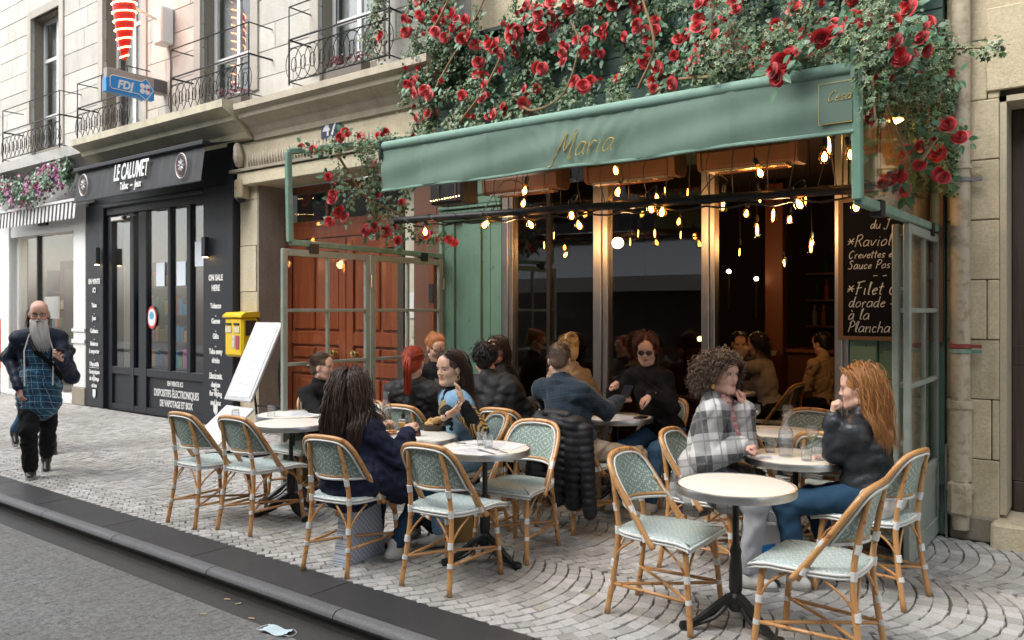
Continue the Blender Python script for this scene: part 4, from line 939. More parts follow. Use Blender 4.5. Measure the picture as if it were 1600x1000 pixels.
for k in range(11):
    z=.07+k*.125; m=MB(); m.tube([((crad(z+.03*math.sin(a)*0)+.010)*math.cos(a),(crad(z)+.010)*math.sin(a),z+.03*math.sin(a)) for a in [2*PI*i/20 for i in range(20)]],.009,5,closed=True); m.obj('neon_tube',emit('neon_orange',(1,.42,.18),7) if k==0 else bpy.data.materials['neon_orange'],t,smooth=True)
m=MB(); m.tube([(0,.1,.82),(0,.66,.70)],.022,6); m.obj('bracket_arm',M_whitep,t)
t=thing('junction_box','white electrical box on the upper wall beside the red neon cone','electrical box',(-11.4,-.09,5.55)); m=MB(); m.bx(-.1,.14,-.12,.08,0,.55,ch=.02); m.obj('box',M_whitep,t); m=MB(); m.tube(spline([(.05,.05,.0),(.06,.07,-.3),(.04,.07,-.7),(.08,.07,-1.1)],5),.012,5); m.obj('cable',mk('grey_cable',(.3,.3,.3),.6),t)
# alarm box + camera at pier
t=thing('alarm_box','small beige alarm box on the pier beside the tobacco shop','alarm box',(-9.46,-.09,3.05)); m=MB(); m.bx(-.09,.09,-.06,.08,.06,.32,ch=.02); m.obj('box',mk('beige_box',(.42,.36,.22),.5),t); m=MB(); m.lathe([(0,0),(.05,.02),(.06,.06)],12); m.obj('dome',M_iron,t,smooth=True); m=MB(); m.bx(-.05,-.02,-.062,-.06,.18,.22); m.obj('red_mark',M_ring,t)
# yellow mailbox
t=thing('mailbox','yellow wall mailbox with stickers beside the menu stand','mailbox',(-9.36,-.02,1.0))
M_yel=mk('mailbox_yellow',(.72,.50,.02),.35,bump=.03,var=.05)
m=MB(); m.bx(-.20,.20,-.26,.0,0,.52,ch=.03); m.obj('box',M_yel,t); m=MB(); m.ext([(-.28,.52),(-.28,.545),(-.22,.585),(.0,.595),(.0,.52)],'x',-.213,.213); m.obj('lid',M_yel,t)
for x in(-.10,.08): m=MB(); m.bx(x-.06,x+.06,-.272,-.26,.42,.445); m.obj('slot',M_iron,t); m=MB(); m.bx(x-.065,x+.065,-.268,-.261,.32,.40); m.obj('label_plate',mk('label_cream%d'%int(x*100),(.6,.55,.35),.5),t)
for a,b,c in(((-.02,.04),(.12,.29),(.55,.5,.45)),((.06,.14),(.1,.28),(.35,.06,.08))): m=MB(); m.bx(a[0],a[1],-.266,-.261,b[0],b[1]); m.obj('sticker',mk('st%d'%int(a[0]*100),c,.5,var=.6,scale=40,bump=0),t)
m=MB(); m.bx(.201,.206,-.21,-.05,.28,.48); m.obj('sticker',mk('black_sticker',(.05,.045,.03),.5,var=.8,scale=30,bump=0),t)
# menu stand
t=thing('menu_stand','white framed leaning menu stand with two sheets beside the left screen','menu stand',(-7.84,-1.02,0),math.radians(0))
M_wf=mk('silver_frame',(.50,.50,.50),.35,.4); M_sheet=mk('menu_sheet',(.70,.72,.73),.5,bump=0,var=.03)
def tilt(name,c,wd,h,an,fr,sh):
    Mx=Matrix.Rotation(-an,3,'X'); m=MB(); m.box(c,(wd,.03,h),Mx,ch=.006); o=m.obj(name,fr,t)
    n=Mx@Vector((0,-1,0)); m=MB(); m.box(Vector(c)+n*.018,(wd-.09,.004,h-.09),Mx); m.obj('menu_sheet',sh,o)
    m=MB()
    for i in range(9):
        zz=(h-.2)*(i/8-.5); up=Mx@Vector((0,0,1)); m.box(Vector(c)+n*.0215+up*zz,(wd*.45*R_.uniform(.7,1),.001,.008),Mx)
    m.obj('printed_lines',mk('menu_ink_%s'%name,(.42,.42,.42),.6,bump=0),o)
tilt('upper_frame',(0,.0,1.04),.50,.96,math.radians(26),M_wf,M_sheet); tilt('lower_frame',(-.02,-.38,.36),.52,.56,math.radians(52),M_whitep,M_sheet)
m=MB()
for x in(-.24,.24): m.tube(spline([(x,.26,1.4),(x,.16,.9),(x,.20,.4),(x,.22,.03),(x,-.45,.03)],5),.014,6)
m.tube([(-.24,.2,.5),(.24,.2,.5)],.012,6); m.tube([(-.24,-.45,.03),(.24,-.45,.03)],.012,6); m.obj('stand',M_iron,t,smooth=True)
# shop garland of purple flowers far left

for x,y,z,l,e in((-11.5,1.2,3.44,'white strip ceiling lamp inside the tobacco shop',40),(-16.0,1.2,3.14,'white strip ceiling lamp inside the white shop',30),(-15.0,1.6,3.14,'second white ceiling lamp inside the white shop, nearer the orange shelves',30)):  # tobacco shop strip is added only to brighten its interior
    t=thing('ceiling_lamp',l,'lamp',(x,y,z)); m=MB(); m.bx(-.5,.5,-.1,.1,-.05,0,ch=.01); m.obj('housing',M_whitep,t); m=MB(); m.bx(-.45,.45,-.08,.08,-.056,-.051); m.obj('diffuser',emit('shop_lamp_%d'%int(-x*10),(1,.9,.75),e),t)
# ------------------------------------------------------------------ ivy and roses
def leafmat(name,a,b,tr=.12):
    t=NT(name);r=rnd_socket(t);c=t.mix(r,a,b); t.set(c,.45); t.b.inputs['Subsurface Weight'].default_value=0.0
    return t.m
M_iv=leafmat('ivy_green',(.012,.045,.012),(.045,.115,.030)); M_ivc=leafmat('ivy_cream_edge',(.12,.21,.08),(.42,.49,.29)); M_ivd=leafmat('dry_ivy',(.12,.13,.04),(.06,.08,.03))
M_rl=leafmat('rose_leaf_green',(.04,.12,.055),(.10,.22,.12))
def rose_mat(name,a,b):
    t=NT(name); r=t.N('ShaderNodeObjectInfo').outputs['Random']; lw=t.N('ShaderNodeLayerWeight'); lw.inputs[0].default_value=.35
    n=t.noise(t.coord(),40,3); c=t.mix(r,a,b); c=t.mix(t.math('MULTIPLY',n,.25),c,(.62,.10,.10)); t.set(c,.45); t.put(t.b.inputs['Sheen Weight'],.3); return t.m
M_rose=rose_mat('red_rose_petal',(.42,.008,.015),(.66,.03,.035))
M_stem=mk('woody_stem',(.20,.13,.065),.8,island=.3)
def leaf(mb,p,n,u,s,two=True):
    n=n.normalized(); u=(u-n*u.dot(n)); u=u.normalized() if u.length>1e-5 else n.orthogonal().normalized(); w=n.cross(u)
    def poly(k,dz,m,pts):
        V=[p+n*dz]+[p+u*(a*k)+w*(b*k)+n*(dz-.10*k*abs(b)*1.2) for a,b in pts]; L=len(pts)
        mb.add(V,[(0,i+1,(i+1)%L+1) for i in range(L)],m)
    P5=[(1.0,0),(.32,.36),(.28,.85),(-.15,.42),(-.7,.55),(-.45,0),(-.7,-.55),(-.15,-.42),(.28,-.85),(.32,-.36)]
    if two: poly(s,0,1,P5); poly(s*.66,.0012,0,P5)
    else: poly(s,0,0,P5)
def ivy_strand(mb,st,path,dens,rad,size,out,cream=.75):
    L=sum((path[i+1]-path[i]).length for i in range(len(path)-1)); N=int(L*dens)
    for k in range(N):
        i=R_.randrange(len(path)-1); p=path[i].lerp(path[i+1],R_.random())
        d=Vector((R_.gauss(0,1),R_.gauss(0,1),R_.gauss(0,1))).normalized()*rad*R_.random()**.6
        n=(Vector(out)*.9+d.normalized()*.7+Vector((0,0,.35))+Vector((R_.uniform(-.5,.5),R_.uniform(-.5,.5),R_.uniform(-.5,.5))))
        leaf(mb,p+d,n,Vector((R_.uniform(-1,1),R_.uniform(-.3,.3),-1)),size*R_.uniform(.6,1.2),R_.random()<cream)
def mk_rose(seed,op=1.0,bud=False):
    r=random.Random(seed); g=MB(); rings=[(3,.30,.42,.10,.95),(4,.52,.62,.05,.85),(5,.78,.72,.0,.62),(6,1.0,.62,-.12,.25)]
    if bud: rings=[(3,.34,.75,.05,1.0),(4,.50,.70,.0,1.0)]
    for q,(n,R,h,z0,cup) in enumerate(rings):
        for k in range(n):
            a0=2*PI*(k+.5*(q%2))/n+r.uniform(-.2,.2); wd=2*PI/n*.75; tw=r.uniform(-.08,.08)
            def f(u,v,a0=a0,wd=wd,R=R,h=h,z0=z0,cup=cup,tw=tw):
                a=a0+(u-.5)*2*wd*(math.sin(min(v*1.9+.25,PI/2))); 
                rr=R*(.25+.75*math.sin(v*PI/2*1.15)) - (1-cup)*0 + ((v>.7)*(v-.7)*R*.9*(1.1-cup)) + tw*v
                z=z0+h*v*(.55+.45*cup) - (v**3)*(1-cup)*.28 - (abs(u-.5)*2)**2*.10*v
                return (rr*math.cos(a),rr*math.sin(a),z)
            g.grid(f,5,4)
    g.lathe([(.02,-.3),(.16,-.22),(.24,-.08),(.20,.02)],8,m=1)
    for k in range(5):
        a=2*PI*k/5; g.add([(.2*math.cos(a+.3),.2*math.sin(a+.3),-.06),(.2*math.cos(a-.3),.2*math.sin(a-.3),-.06),(.5*math.cos(a),.5*math.sin(a),-.2+.1*r.random())],[(0,1,2)],1)
    me=g.mesh('rose',[M_rose,M_rl],'full'); return me
RM=[mk_rose(i) for i in range(9)]; RB_=[mk_rose(20+i,bud=True) for i in range(4)]
def put_rose(root,p,face,s,base):
    d=Vector(face).normalized(); q=d.to_track_quat('Z','Y')@Euler((0,0,R_.uniform(0,6))).to_quaternion()
    me=R_.choice(RM) if R_.random()<.74 else R_.choice(RB_)
    o=bpy.data.objects.new('rose',me); o.parent=root; o.location=Vector(p)-Vector(base); o.rotation_euler=q.to_euler(); o.scale=(s,s,s); COL.objects.link(o)
def rose_leaves(mb,p,out,n=5,s=.032):
    for k in range(n):
        d=Vector((R_.uniform(-1,1),R_.uniform(-.6,.2),R_.uniform(-1,1))).normalized(); u=d; w=Vector(out).normalized().cross(u)
        if w.length<.1: continue
        w.normalize(); c=Vector(p)+d*.05; q=s*R_.uniform(.7,1.3)
        mb.add([c,c+u*q*.6+w*q*.5,c+u*q*1.3+w*q*.42,c+u*q*2.0-Vector((0,0,.01)),c+u*q*1.3-w*q*.42,c+u*q*.6-w*q*.5],[(0,1,2),(0,2,3),(0,3,4),(0,4,5)])
def garland(label,strands,roses,base,out=(0,-1,.15),dens=260,rad=.07,size=.019,rose_s=.041,stems=(),leafn=4,cream=.7,name='climbing_rose_ivy'):
    base=Vector(base); t=thing(name,label,'climbing plant',base)
    mb=MB(); st=MB()
    for path in strands:
        pp=[Vector(p)-base for p in path]; pp=spline(pp,5); ivy_strand(mb,None,pp,dens,rad,size,out,cream); st.tube(pp,[.006]*len(pp),4)
    o=mb.obj('ivy_leaves',[M_iv,M_ivc],t,fix=False); o['kind']='stuff'
    for path in stems: pp=spline([Vector(p)-base for p in path],6); q=MB(); q.tube(pp,[.014-.007*i/len(pp) for i in range(len(pp))],6); q.obj('woody_stem',M_stem,t,smooth=True)
    st.obj('ivy_stems',M_stem,t); lf=MB()
    for p in roses:
        s=rose_s*R_.uniform(.72,1.18); f=Vector(out)+Vector((R_.uniform(-.7,.9),R_.uniform(-.4,.2),R_.uniform(-.7,.5)))
        put_rose(t,p,f,s,base); rose_leaves(lf,Vector(p)-base-Vector(f).normalized()*.02,out,leafn)
    if lf.v: o=lf.obj('rose_leaves',M_rl,t,fix=False); o['kind']='stuff'
    return t
# fascia garland: strands hanging down and running along the board
S=[];RR=[];ST=[]
def bulge(x,z): return -.10-.10*max(0,(4.2-z))
for i in range(62):
    x=-6.15+i*.084+R_.uniform(-.06,.06); z0=R_.uniform(4.0,4.75); z1=z0-R_.uniform(.35,1.0); z1=max(z1,3.34)
    if R_.random()<.27: continue
    p=[];z=z0;xx=x
    while z>z1: p.append((xx,R_.uniform(-.34,-.14)-.12*(z<3.8),z)); z-=.16; xx+=R_.uniform(-.07,.07)
    if len(p)>2: S.append(p)
for i in range(12):
    x=R_.uniform(-6.1,-2.2); z=R_.uniform(3.35,4.5); S.append([(x+k*.16,R_.uniform(-.38,-.2),z+R_.uniform(-.08,.08)) for k in range(6)])
for i in range(26):   # lower fringe just over the canopy
    x=-6.0+i*.19+R_.uniform(-.08,.08); S.append([(x,-.30,3.66),(x+R_.uniform(-.1,.1),-.42,3.5),(x+R_.uniform(-.15,.15),-.5,R_.uniform(3.2,3.36))])
for i in range(112):   # rose clusters
    cx=-6.0+4.95*((i+R_.random())/112)**.9; cz=R_.uniform(3.45,4.55) if cx<-3.2 else R_.uniform(3.45,4.25)
    for k in range(R_.choice((1,2,2,3,4))): RR.append((cx+R_.uniform(-.11,.11),R_.uniform(-.50,-.36),cz+R_.uniform(-.10,.10)))
for c in ([(-6.0,-.3,3.4),(-5.6,-.42,3.9),(-5.1,-.4,4.5),(-4.9,-.35,4.9)],[(-4.6,-.45,3.65),(-4.35,-.5,3.45),(-4.0,-.5,3.55),(-3.85,-.48,3.95),(-3.95,-.45,4.2)],[(-3.3,-.4,3.5),(-3.1,-.5,3.8),(-3.25,-.45,4.3),(-3.3,-.4,4.7)],[(-2.5,-.4,4.6),(-2.1,-.5,4.2),(-1.6,-.45,4.0),(-1.1,-.45,4.1)],[(-5.3,-.4,3.5),(-4.9,-.5,3.75),(-4.7,-.45,4.1)],[(-2.9,-.45,3.5),(-2.4,-.52,3.45),(-2.0,-.5,3.6)]): ST.append(c)
garland('dense climbing ivy with many red roses over the green fascia board',S,RR,(-3.5,-.2,3.4),stems=ST,dens=420,rad=.085,size=.0215,rose_s=.050,cream=.36)
# upper left hanging columns
S=[[(x+R_.uniform(-.05,.05),-.30+R_.uniform(-.08,.08),z) for z in [5.9-k*.17 for k in range(n)]] for x,n in((-6.72,9),(-6.66,8),(-6.60,10),(-6.55,7))]
garland('hanging ivy column with red roses, leftmost, beside the upper balcony',S,[(-6.50,-.42,5.10),(-6.55,-.42,5.16),(-6.42,-.4,4.62),(-6.44,-.4,4.58)],(-6.6,-.3,4.4),rad=.11,dens=260,size=.026,rose_s=.055)
S=[[(x+R_.uniform(-.08,.08),-.30+R_.uniform(-.08,.08),z) for z in [5.6-k*.17 for k in range(n)]] for x,n in((-6.1,6),(-5.95,5),(-5.8,9),(-5.7,7),(-5.35,5),(-5.3,6),(-5.9,11),(-5.75,12),(-5.6,10))]
RR=[(R_.uniform(-6.05,-5.3),R_.uniform(-.5,-.4),R_.uniform(4.5,5.3)) for k in range(24)]
garland('upper left swag of ivy and red roses reaching above the first floor cornice',S,RR,(-5.8,-.3,4.0),rad=.10,dens=260,size=.026,rose_s=.052,stems=[[(-5.7,-.45,4.4),(-5.45,-.5,4.6),(-5.25,-.48,4.95),(-5.2,-.4,5.4)]])
# left cheek: spray along the top bar and hanging inside
S=[[(-5.86,-1.9,3.05),(-5.88,-1.5,3.12),(-5.86,-1.1,3.2),(-5.86,-.6,3.35)]]+[[(-5.80+R_.uniform(-.05,.05),y,3.1+ (y+2)*.2),(-5.75,y+R_.uniform(-.12,.12),2.85),(-5.75,y+R_.uniform(-.2,.2),z)] for y,z in((-1.55,2.7),(-1.35,2.55),(-1.15,2.4),(-1.0,2.3),(-.8,2.3),(-.7,2.45),(-1.25,2.6),(-.9,2.4))]+[[(-5.7,-.9,2.5),(-5.65,-.6,2.35),(-5.6,-.3,2.38)]]
RR=[(-5.90,-1.88,3.08),(-5.84,-1.80,3.07),(-5.88,-1.45,3.24),(-5.88,-1.38,3.30),(-5.85,-1.22,3.28),(-5.9,-.95,3.35),(-5.86,-.9,3.38),(-5.86,-.5,3.42)]+[(-5.74+R_.uniform(-.04,.03),-1.62+R_.uniform(-.12,.12),2.82-.05*k) for k in range(9)]+[(-5.7,-1.25+R_.uniform(-.1,.1),2.38+R_.uniform(-.03,.04)) for k in range(5)]+[(-5.7,-.95+R_.uniform(-.1,.1),2.35+R_.uniform(-.1,.1)) for k in range(7)]+[(-5.6,-.6+.09*k,2.36+R_.uniform(-.04,.04)) for k in range(6)]+[(-5.72,-1.1,2.72),(-5.72,-.8,2.68),(-5.74,-1.2,3.0)]
garland('ivy and rose spray draped over and hanging inside the left glass side screen',S,RR,(-5.8,-1.2,2.3),out=(.3,-.9,.2),dens=150,rad=.09,size=.026,rose_s=.045,stems=[[(-5.75,-1.6,3.05),(-5.72,-1.3,2.7),(-5.7,-1.0,2.6),(-5.65,-.6,2.45)]])
# right corner cluster over the end of the awning, and cheek
S=[]
for i in range(18):
    x=-1.0-R_.random()*.95; y=-2.28+R_.random()*.5; S.append([(x,y,3.22+R_.uniform(-.15,.25)),(x+R_.uniform(-.1,.1),y-.03,3.05),(x+R_.uniform(-.1,.1),y-.02,3.0-R_.random()*.09)])
for x,z in((-1.07,2.72),(-1.03,2.55)): S.append([(x,-2.25,3.0),(x+.03,-2.28,2.85),(x+.05,-2.27,z)])
for i in range(14): y=-1.9+i*.13; S.append([(-1.12,y,3.5),(-1.08+R_.uniform(-.05,.1),y,3.2),(-1.05,y+R_.uniform(-.1,.1),2.9-R_.random()*.3)])
for k in range(3): S.append([(-1.02+R_.uniform(-.05,.05),-.30+k*.05,3.6),(-1.0,-.3+k*.05,3.0),(-.98,-.3+k*.05,2.6-R_.random()*.25)])
S.append([(-1.0,-1.3,3.15),(-.75,-1.25,3.12),(-.55,-1.2,3.1)])
P=lambda px,py,t: tuple(PD(px,py,t))
RR=[P(1310,45,4.3),P(1395,35,4.2),P(1300,52,4.1),P(1283,60,4.1),P(1350,28,4.6),P(1412,12,4.5),P(1232,92,4.2),P(1222,98,4.2),P(1208,110,4.1),P(1215,122,4.1),P(1235,85,4.2),P(1272,78,4.3),P(1384,120,4.3),P(1360,122,4.3),P(1400,65,4.2),P(1420,14,4.2),P(1440,60,4.4),P(1445,45,4.5),P(1450,80,4.4),P(1418,88,4.5),P(1348,30,4.4),P(1350,72,4.3),P(1398,64,4.1),P(1407,90,4.2),P(1446,110,4.6),P(1361,183,4.15),P(1380,285,5.2),P(1410,278,4.9),P(1403,275,4.9),P(1438,228,4.9),P(1457,220,4.9),P(1417,235,5.0),P(1482,195,5.0),P(1505,215,5.1),P(1480,195,5.2),P(1500,215,5.0),P(1437,257,5.1),P(1468,272,5.1),P(1475,278,5.05),P(1408,300,5.0),P(1466,240,5.2),P(1490,118,5.2)]
garland('big corner cluster of variegated ivy and red roses at the right end of the awning',S,RR,(-1.2,-2.0,2.9),out=(-.3,-1,.3),dens=330,rad=.08,size=.0225,rose_s=.044,stems=[[P(1340,70,4.2),P(1370,110,4.3),P(1390,180,4.6),P(1420,250,4.9)],[P(1200,105,4.3),P(1250,92,4.3),P(1300,85,4.3)],[P(1440,250,4.9),P(1470,210,4.95),P(1500,212,5.05)]],cream=.6)
# ---- white shop purple garland
M_pur=[leafmat('purple_bloom',(.20,.05,.16),(.35,.12,.28)),leafmat('magenta_bloom',(.30,.03,.08),(.22,.03,.12)),leafmat('pale_green_leaf',(.10,.22,.13),(.28,.38,.28)),M_iv]
t=thing('flower_garland','purple and magenta artificial flower garland above the striped awning','flower garland',(-15.6,-.35,3.5))
mb=MB()
for k in range(5200):
    u=R_.random(); x=-2.0+3.85*u; z=.30+.10*math.sin(u*9)+R_.gauss(0,.11)-(.25*R_.random()**3 if R_.random()<.25 else 0); y=R_.uniform(-.14,.06)
    cl=int((math.sin(u*40)+math.sin(u*23+z*9)+2)*1.0)%4; leaf(mb,Vector((x,y,z)),Vector((R_.uniform(-.6,.6),-1,R_.uniform(-.4,.7))),Vector((R_.uniform(-1,1),0,R_.uniform(-1,1))),R_.uniform(.025,.045),False); mb.m[-10:]=[cl if R_.random()<.8 else 2]*10
o=mb.obj('blooms',M_pur,t,fix=False); o['kind']='stuff'
mb=MB(); mb.tube([(-2,0,.3),(-1,.02,.42),(0,0,.3),(1,.02,.25),(1.85,0,.35)],.02,6); mb.obj('stem',M_stem,t)

# ------------------------------------------------------------------ far side of the street (seen in the window reflections)
t=thing('opposite_building','pale building across the street, seen only as a reflection in the bistro windows','building',(-4,-12.2,0))
m=MB(); m.bx(-22,22,-.0,.3,-.1,11); m.obj('wall',mk('opposite_wall',(.30,.29,.27),.8),t)
for i in range(12):
    for z in (4.9,8.0):
        m=MB(); x=-20+i*3.4; m.bx(x,x+1.3,.30,.34,z,z+2.2); m.obj('window',M_glassd if 0 else mk('dark_window',(.05,.055,.06),.15),t)
m=MB(); m.bx(-22,22,.3,.5,3.45,4.2); m.obj('signboard',M_black,t)
m=MB(); m.bx(-22,22,.3,.34,-.1,3.0); m.obj('dark_shopfront',mk('dark_shop',(.02,.018,.016),.4),t)
textobj('lettering','DI',.5,M_whitep,Matrix.Translation((-1.5,.52,3.6))@Matrix.Rotation(PI,4,'Z')@Matrix.Rotation(PI/2,4,'X'),t,off=.01)
t=thing('opposite_awning','long pale grey awning across the street, seen only in the window reflections','awning',(-4,-9.9,2.3))
m=MB(); m.add([(-9,0,.10),(9,0,.10),(9,-2.0,1.1),(-9,-2.0,1.1)],[(0,1,2,3)]); m.obj('canopy',mk('grey_canvas',(.50,.50,.50),.8),t); m=MB(); m.bx(-9,9,-.02,0.0,-.25,.10); m.obj('valance',mk('grey_valance',(.25,.25,.24),.8),t)
m=MB(); m.bx(-60,40,-14,-10.2,-.13,.0); o=m.obj('far_pavement',mk('far_paving',(.2,.2,.19),.8)); tagk(o)
# ------------------------------------------------------------------ bamboo chairs
def bamboo_mat():
    t=NT('varnished_rattan');P=t.coord();n=t.noise(P,7,5);f=t.noise(t.mapping(P,(60,60,6)),3,4)
    w=t.noise(P,22,2); c=t.mix(n,(.38,.165,.050),(.58,.31,.115)); c=t.mix(t.math('MULTIPLY',f,.35),c,(.72,.42,.17))
    c=t.mix(t.ramp(w,[(.60,(0,0,0)),(.66,(.8,.8,.8))]),c,(.26,.085,.022)); t.set(c,.32); t.b.inputs['Coat Weight'].default_value=.3; t.bump(w,.25,.003); return t.m
M_bam=bamboo_mat()
M_bind=mk('white_binding',(.66,.67,.64),.5,scale=60,bump=.3,bs=200)
def weave_mat(name,axes,ca,cb):
    # strands of two colours crossing: rows along one axis, light picks forming lozenges
    t=NT(name); s=t.sep(t.coord()); X=s['XYZ'.index(axes[0])]; Z=s['XYZ'.index(axes[1])]
    rz=t.math('MULTIPLY',Z,95.0); row=t.math('FLOOR',rz); fz=t.math('FRACT',rz)
    zig=t.math('ABSOLUTE',t.math('SUBTRACT',t.math('FRACT',t.math('MULTIPLY',row,.0833)),.5))      # triangle over 12 rows
    zx=t.math('ABSOLUTE',t.math('SUBTRACT',t.math('FRACT',t.math('MULTIPLY',X,6.0)),.5))
    ux=t.math('MULTIPLY',X,62.0); fx_=t.math('FRACT',t.math('ADD',ux,t.math('MULTIPLY',row,.5)))
    dia=t.math('FRACT',t.math('MULTIPLY',t.math('ADD',zig,zx),4.0))
    big=t.math('LESS_THAN',dia,.42); pick=t.math('LESS_THAN',fx_,.38)
    a=t.math('MAXIMUM',t.math('MULTIPLY',pick,big),t.math('LESS_THAN',t.math('ABSOLUTE',t.math('SUBTRACT',dia,.0)),.12))
    c=t.mix(a,ca,cb)
    gap=t.math('LESS_THAN',fz,.14); c=t.mix(t.math('MULTIPLY',gap,.55),c,tuple(k*.4 for k in ca))
    c=t.mix(t.math('MULTIPLY',t.noise(t.coord(),9,4),.35),c,tuple(k*.75 for k in ca))
    h=t.math('ADD',t.math('SINE',t.math('MULTIPLY',fz,PI)),t.math('MULTIPLY',t.math('SINE',t.math('MULTIPLY',fx_,PI)),.6))
    t.set(c,.42); t.bump(h,.45,.002); return t.m
M_wb=weave_mat('woven_back_sea_green','XZ',(.24,.34,.30),(.64,.68,.63)); M_ws=weave_mat('woven_seat_pale_green','XY',(.42,.53,.51),(.72,.75,.73)); M_wf2=weave_mat('woven_front_pale_green','XZ',(.32,.45,.42),(.60,.67,.65))
def make_chair():
    t=thing('bistro_chair','rattan bistro chair','chair',(0,0,0))
    # seat outline: front at +Y
    out=[(-.215,.215),(-.20,.235),(.20,.235),(.215,.215),(.212,.0),(.20,-.10),(.165,-.175),(.09,-.205),(-.09,-.205),(-.165,-.175),(-.20,-.10),(-.212,.0)]
    oc=[(p.x,p.y) for p in spline([Vector((a,b,0)) for a,b in out],3,True)]
    m=MB(); n=len(oc)
    def ring(k,z): return [(a*k,b*k,z-(max(0,b*k-.17)*.22)) for a,b in oc]
    V=ring(.97,.432)+ring(1,.438)+ring(1.0,.458)+ring(.97,.466)+ring(.6,.461)+ring(.2,.459)
    F=[]
    for L in range(5):
        for i in range(n): F.append((L*n+i,L*n+(i+1)%n,(L+1)*n+(i+1)%n,(L+1)*n+i))
    F.append(tuple(5*n+i for i in range(n))); F.append(tuple(range(n))[::-1]); m.add(V,F); m.obj('seat',M_ws,t,smooth='full')
    m=MB(); 
    for z,r,k in((.436,.0075,1.01),(.452,.008,1.018)): m.tube([(a*k,b*k,z-(max(0,b-.17)*.22)) for a,b in oc],r,6,closed=True)
    m.obj('seat_rim',M_bind,t,smooth='full')
    # hoop
    half=[(.228,.045,.405),(.222,-.01,.47),(.214,-.085,.575),(.206,-.165,.69),(.192,-.215,.765),(.160,-.247,.815),(.105,-.266,.838),(.0,-.277,.845)]
    H=half+[(-a,b,c) for a,b,c in half[-2::-1]]; Hs=spline(H,5)
    m=MB(); m.tube(Hs,.0155,9); m.obj('back_hoop',M_bam,t,smooth='full')
    for s in(-1,1): m=MB(); m.tube(spline([(s*.205,.025,.40),(s*.203,-.03,.49),(s*.198,-.115,.625),(s*.19,-.165,.69)],5),.0115,8); m.obj('hoop_brace',M_bam,t,smooth='full')
    def hz(z):
        # half width and y of the hoop at height z
        P=[(p.z,p.x,p.y) for p in Hs if p.x>=-1e-4]; P.sort()
        for i in range(len(P)-1):
            if P[i][0]<=z<=P[i+1][0]+1e-9:
                u=(z-P[i][0])/max(1e-6,P[i+1][0]-P[i][0]); return P[i][1]+(P[i+1][1]-P[i][1])*u, P[i][2]+(P[i+1][2]-P[i][2])*u
        return P[-1][1],P[-1][2]
    def pan(u,v,off=0.0):
        z=.585+(.835-.585)*v; xh,yh=hz(z); xh=max(.0,xh-.014); s=2*u-1; s=math.sin(s*PI/2*.999)
        yc=-.215-.24*(z-.585); return (xh*s,yh*s*s+min(yc,yh)*(1-s*s)+off,z)
    m=MB(); m.grid(lambda u,v:pan(u,v,-.004),22,12); m.grid(lambda u,v:pan(u,v,.004),22,12); m.obj('backrest',M_wb if 0 else M_wb,t,smooth='full')
    m=MB(); low=[pan(i/20,0) for i in range(21)]; 
    m.tube([(a,b-.010,c-.004) for a,b,c in low],.008,6); m.tube([(a,b+.008,c-.004) for a,b,c in low],.008,6)
    hp=[p for p in Hs if p.z>=.58]; m.tube([(p.x*.93,p.y+.003-.016,p.z-.019) for p in hp],.0065,6); m.tube([(p.x*.925,p.y+.022,p.z-.014) for p in hp],.006,6); m.obj('back_rim',M_bind,t,smooth='full')
    m=MB(); m.tube([(a*.97,b-.002,c+.012) for a,b,c in low],.009,6); m.obj('back_rail',M_bam,t,smooth='full')
    # legs
    def leg(pts,r0,r1):
        m=MB(); pp=spline(pts,5); L=len(pp); m.tube(pp,[ (r0+(r1-r0)*i/(L-1))*(1.06 if i%5==0 else 1) for i in range(L)],9); return m
    for s in(-1,1): leg([(s*.175,-.255,0),(s*.160,-.215,.25),(s*.148,-.200,.44),(s*.140,-.222,.62),(s*.118,-.262,.815)],.0155,.0135).obj('leg',M_bam,t,smooth='full')
    for s in(-1,1): leg([(s*.205,.235,0),(s*.192,.212,.25),(s*.183,.195,.435)],.0155,.015).obj('leg',M_bam,t,smooth='full')
    Z=.165
    def lp(s,f,z):
        if f: k=z/.435; return Vector((s*(.205-.022*k),.235-.04*k,z))
        k=z/.44; return Vector((s*(.175-.027*k),-.255+.055*k,z))
    for s in(-1,1): m=MB(); m.tube([lp(s,0,Z),lp(s,1,Z)],.0095,7); m.obj('stretcher',M_bam,t,smooth='full')
    m=MB(); m.tube(spline([lp(-1,0,Z+.005),(0,-.03,Z+.012),lp(1,1,Z+.005)],6),.009,7); m.obj('stretcher',M_bam,t,smooth='full')
    m=MB(); m.tube(spline([lp(1,0,Z-.005),(0,-.02,Z-.006),lp(-1,1,Z-.005)],6),.009,7); m.obj('stretcher',M_bam,t,smooth='full')
    for s in(-1,1):
        for f in(0,1):
            a=lp(s,f,.27); sg=-1 if f else 1
            b=Vector((s*.195,a.y+sg*.13,.42)); m=MB(); m.tube(spline([a,a.lerp(b,.5)+Vector((s*.004,-sg*.018,.01)),b],5),.0065,6)
            b2=Vector((a.x-s*.11,a.y+(-.0 if f else .02),.42)); m.tube(spline([a,a.lerp(b2,.5)+Vector((s*.012,0,.0)),b2],5),.0065,6); m.obj('corner_brace',M_bam,t,smooth='full')
    def wrap(p,q,r): mw=MB(); mw.tube([p,q],r,9); mw.obj('binding',M_bind,t,smooth=True)
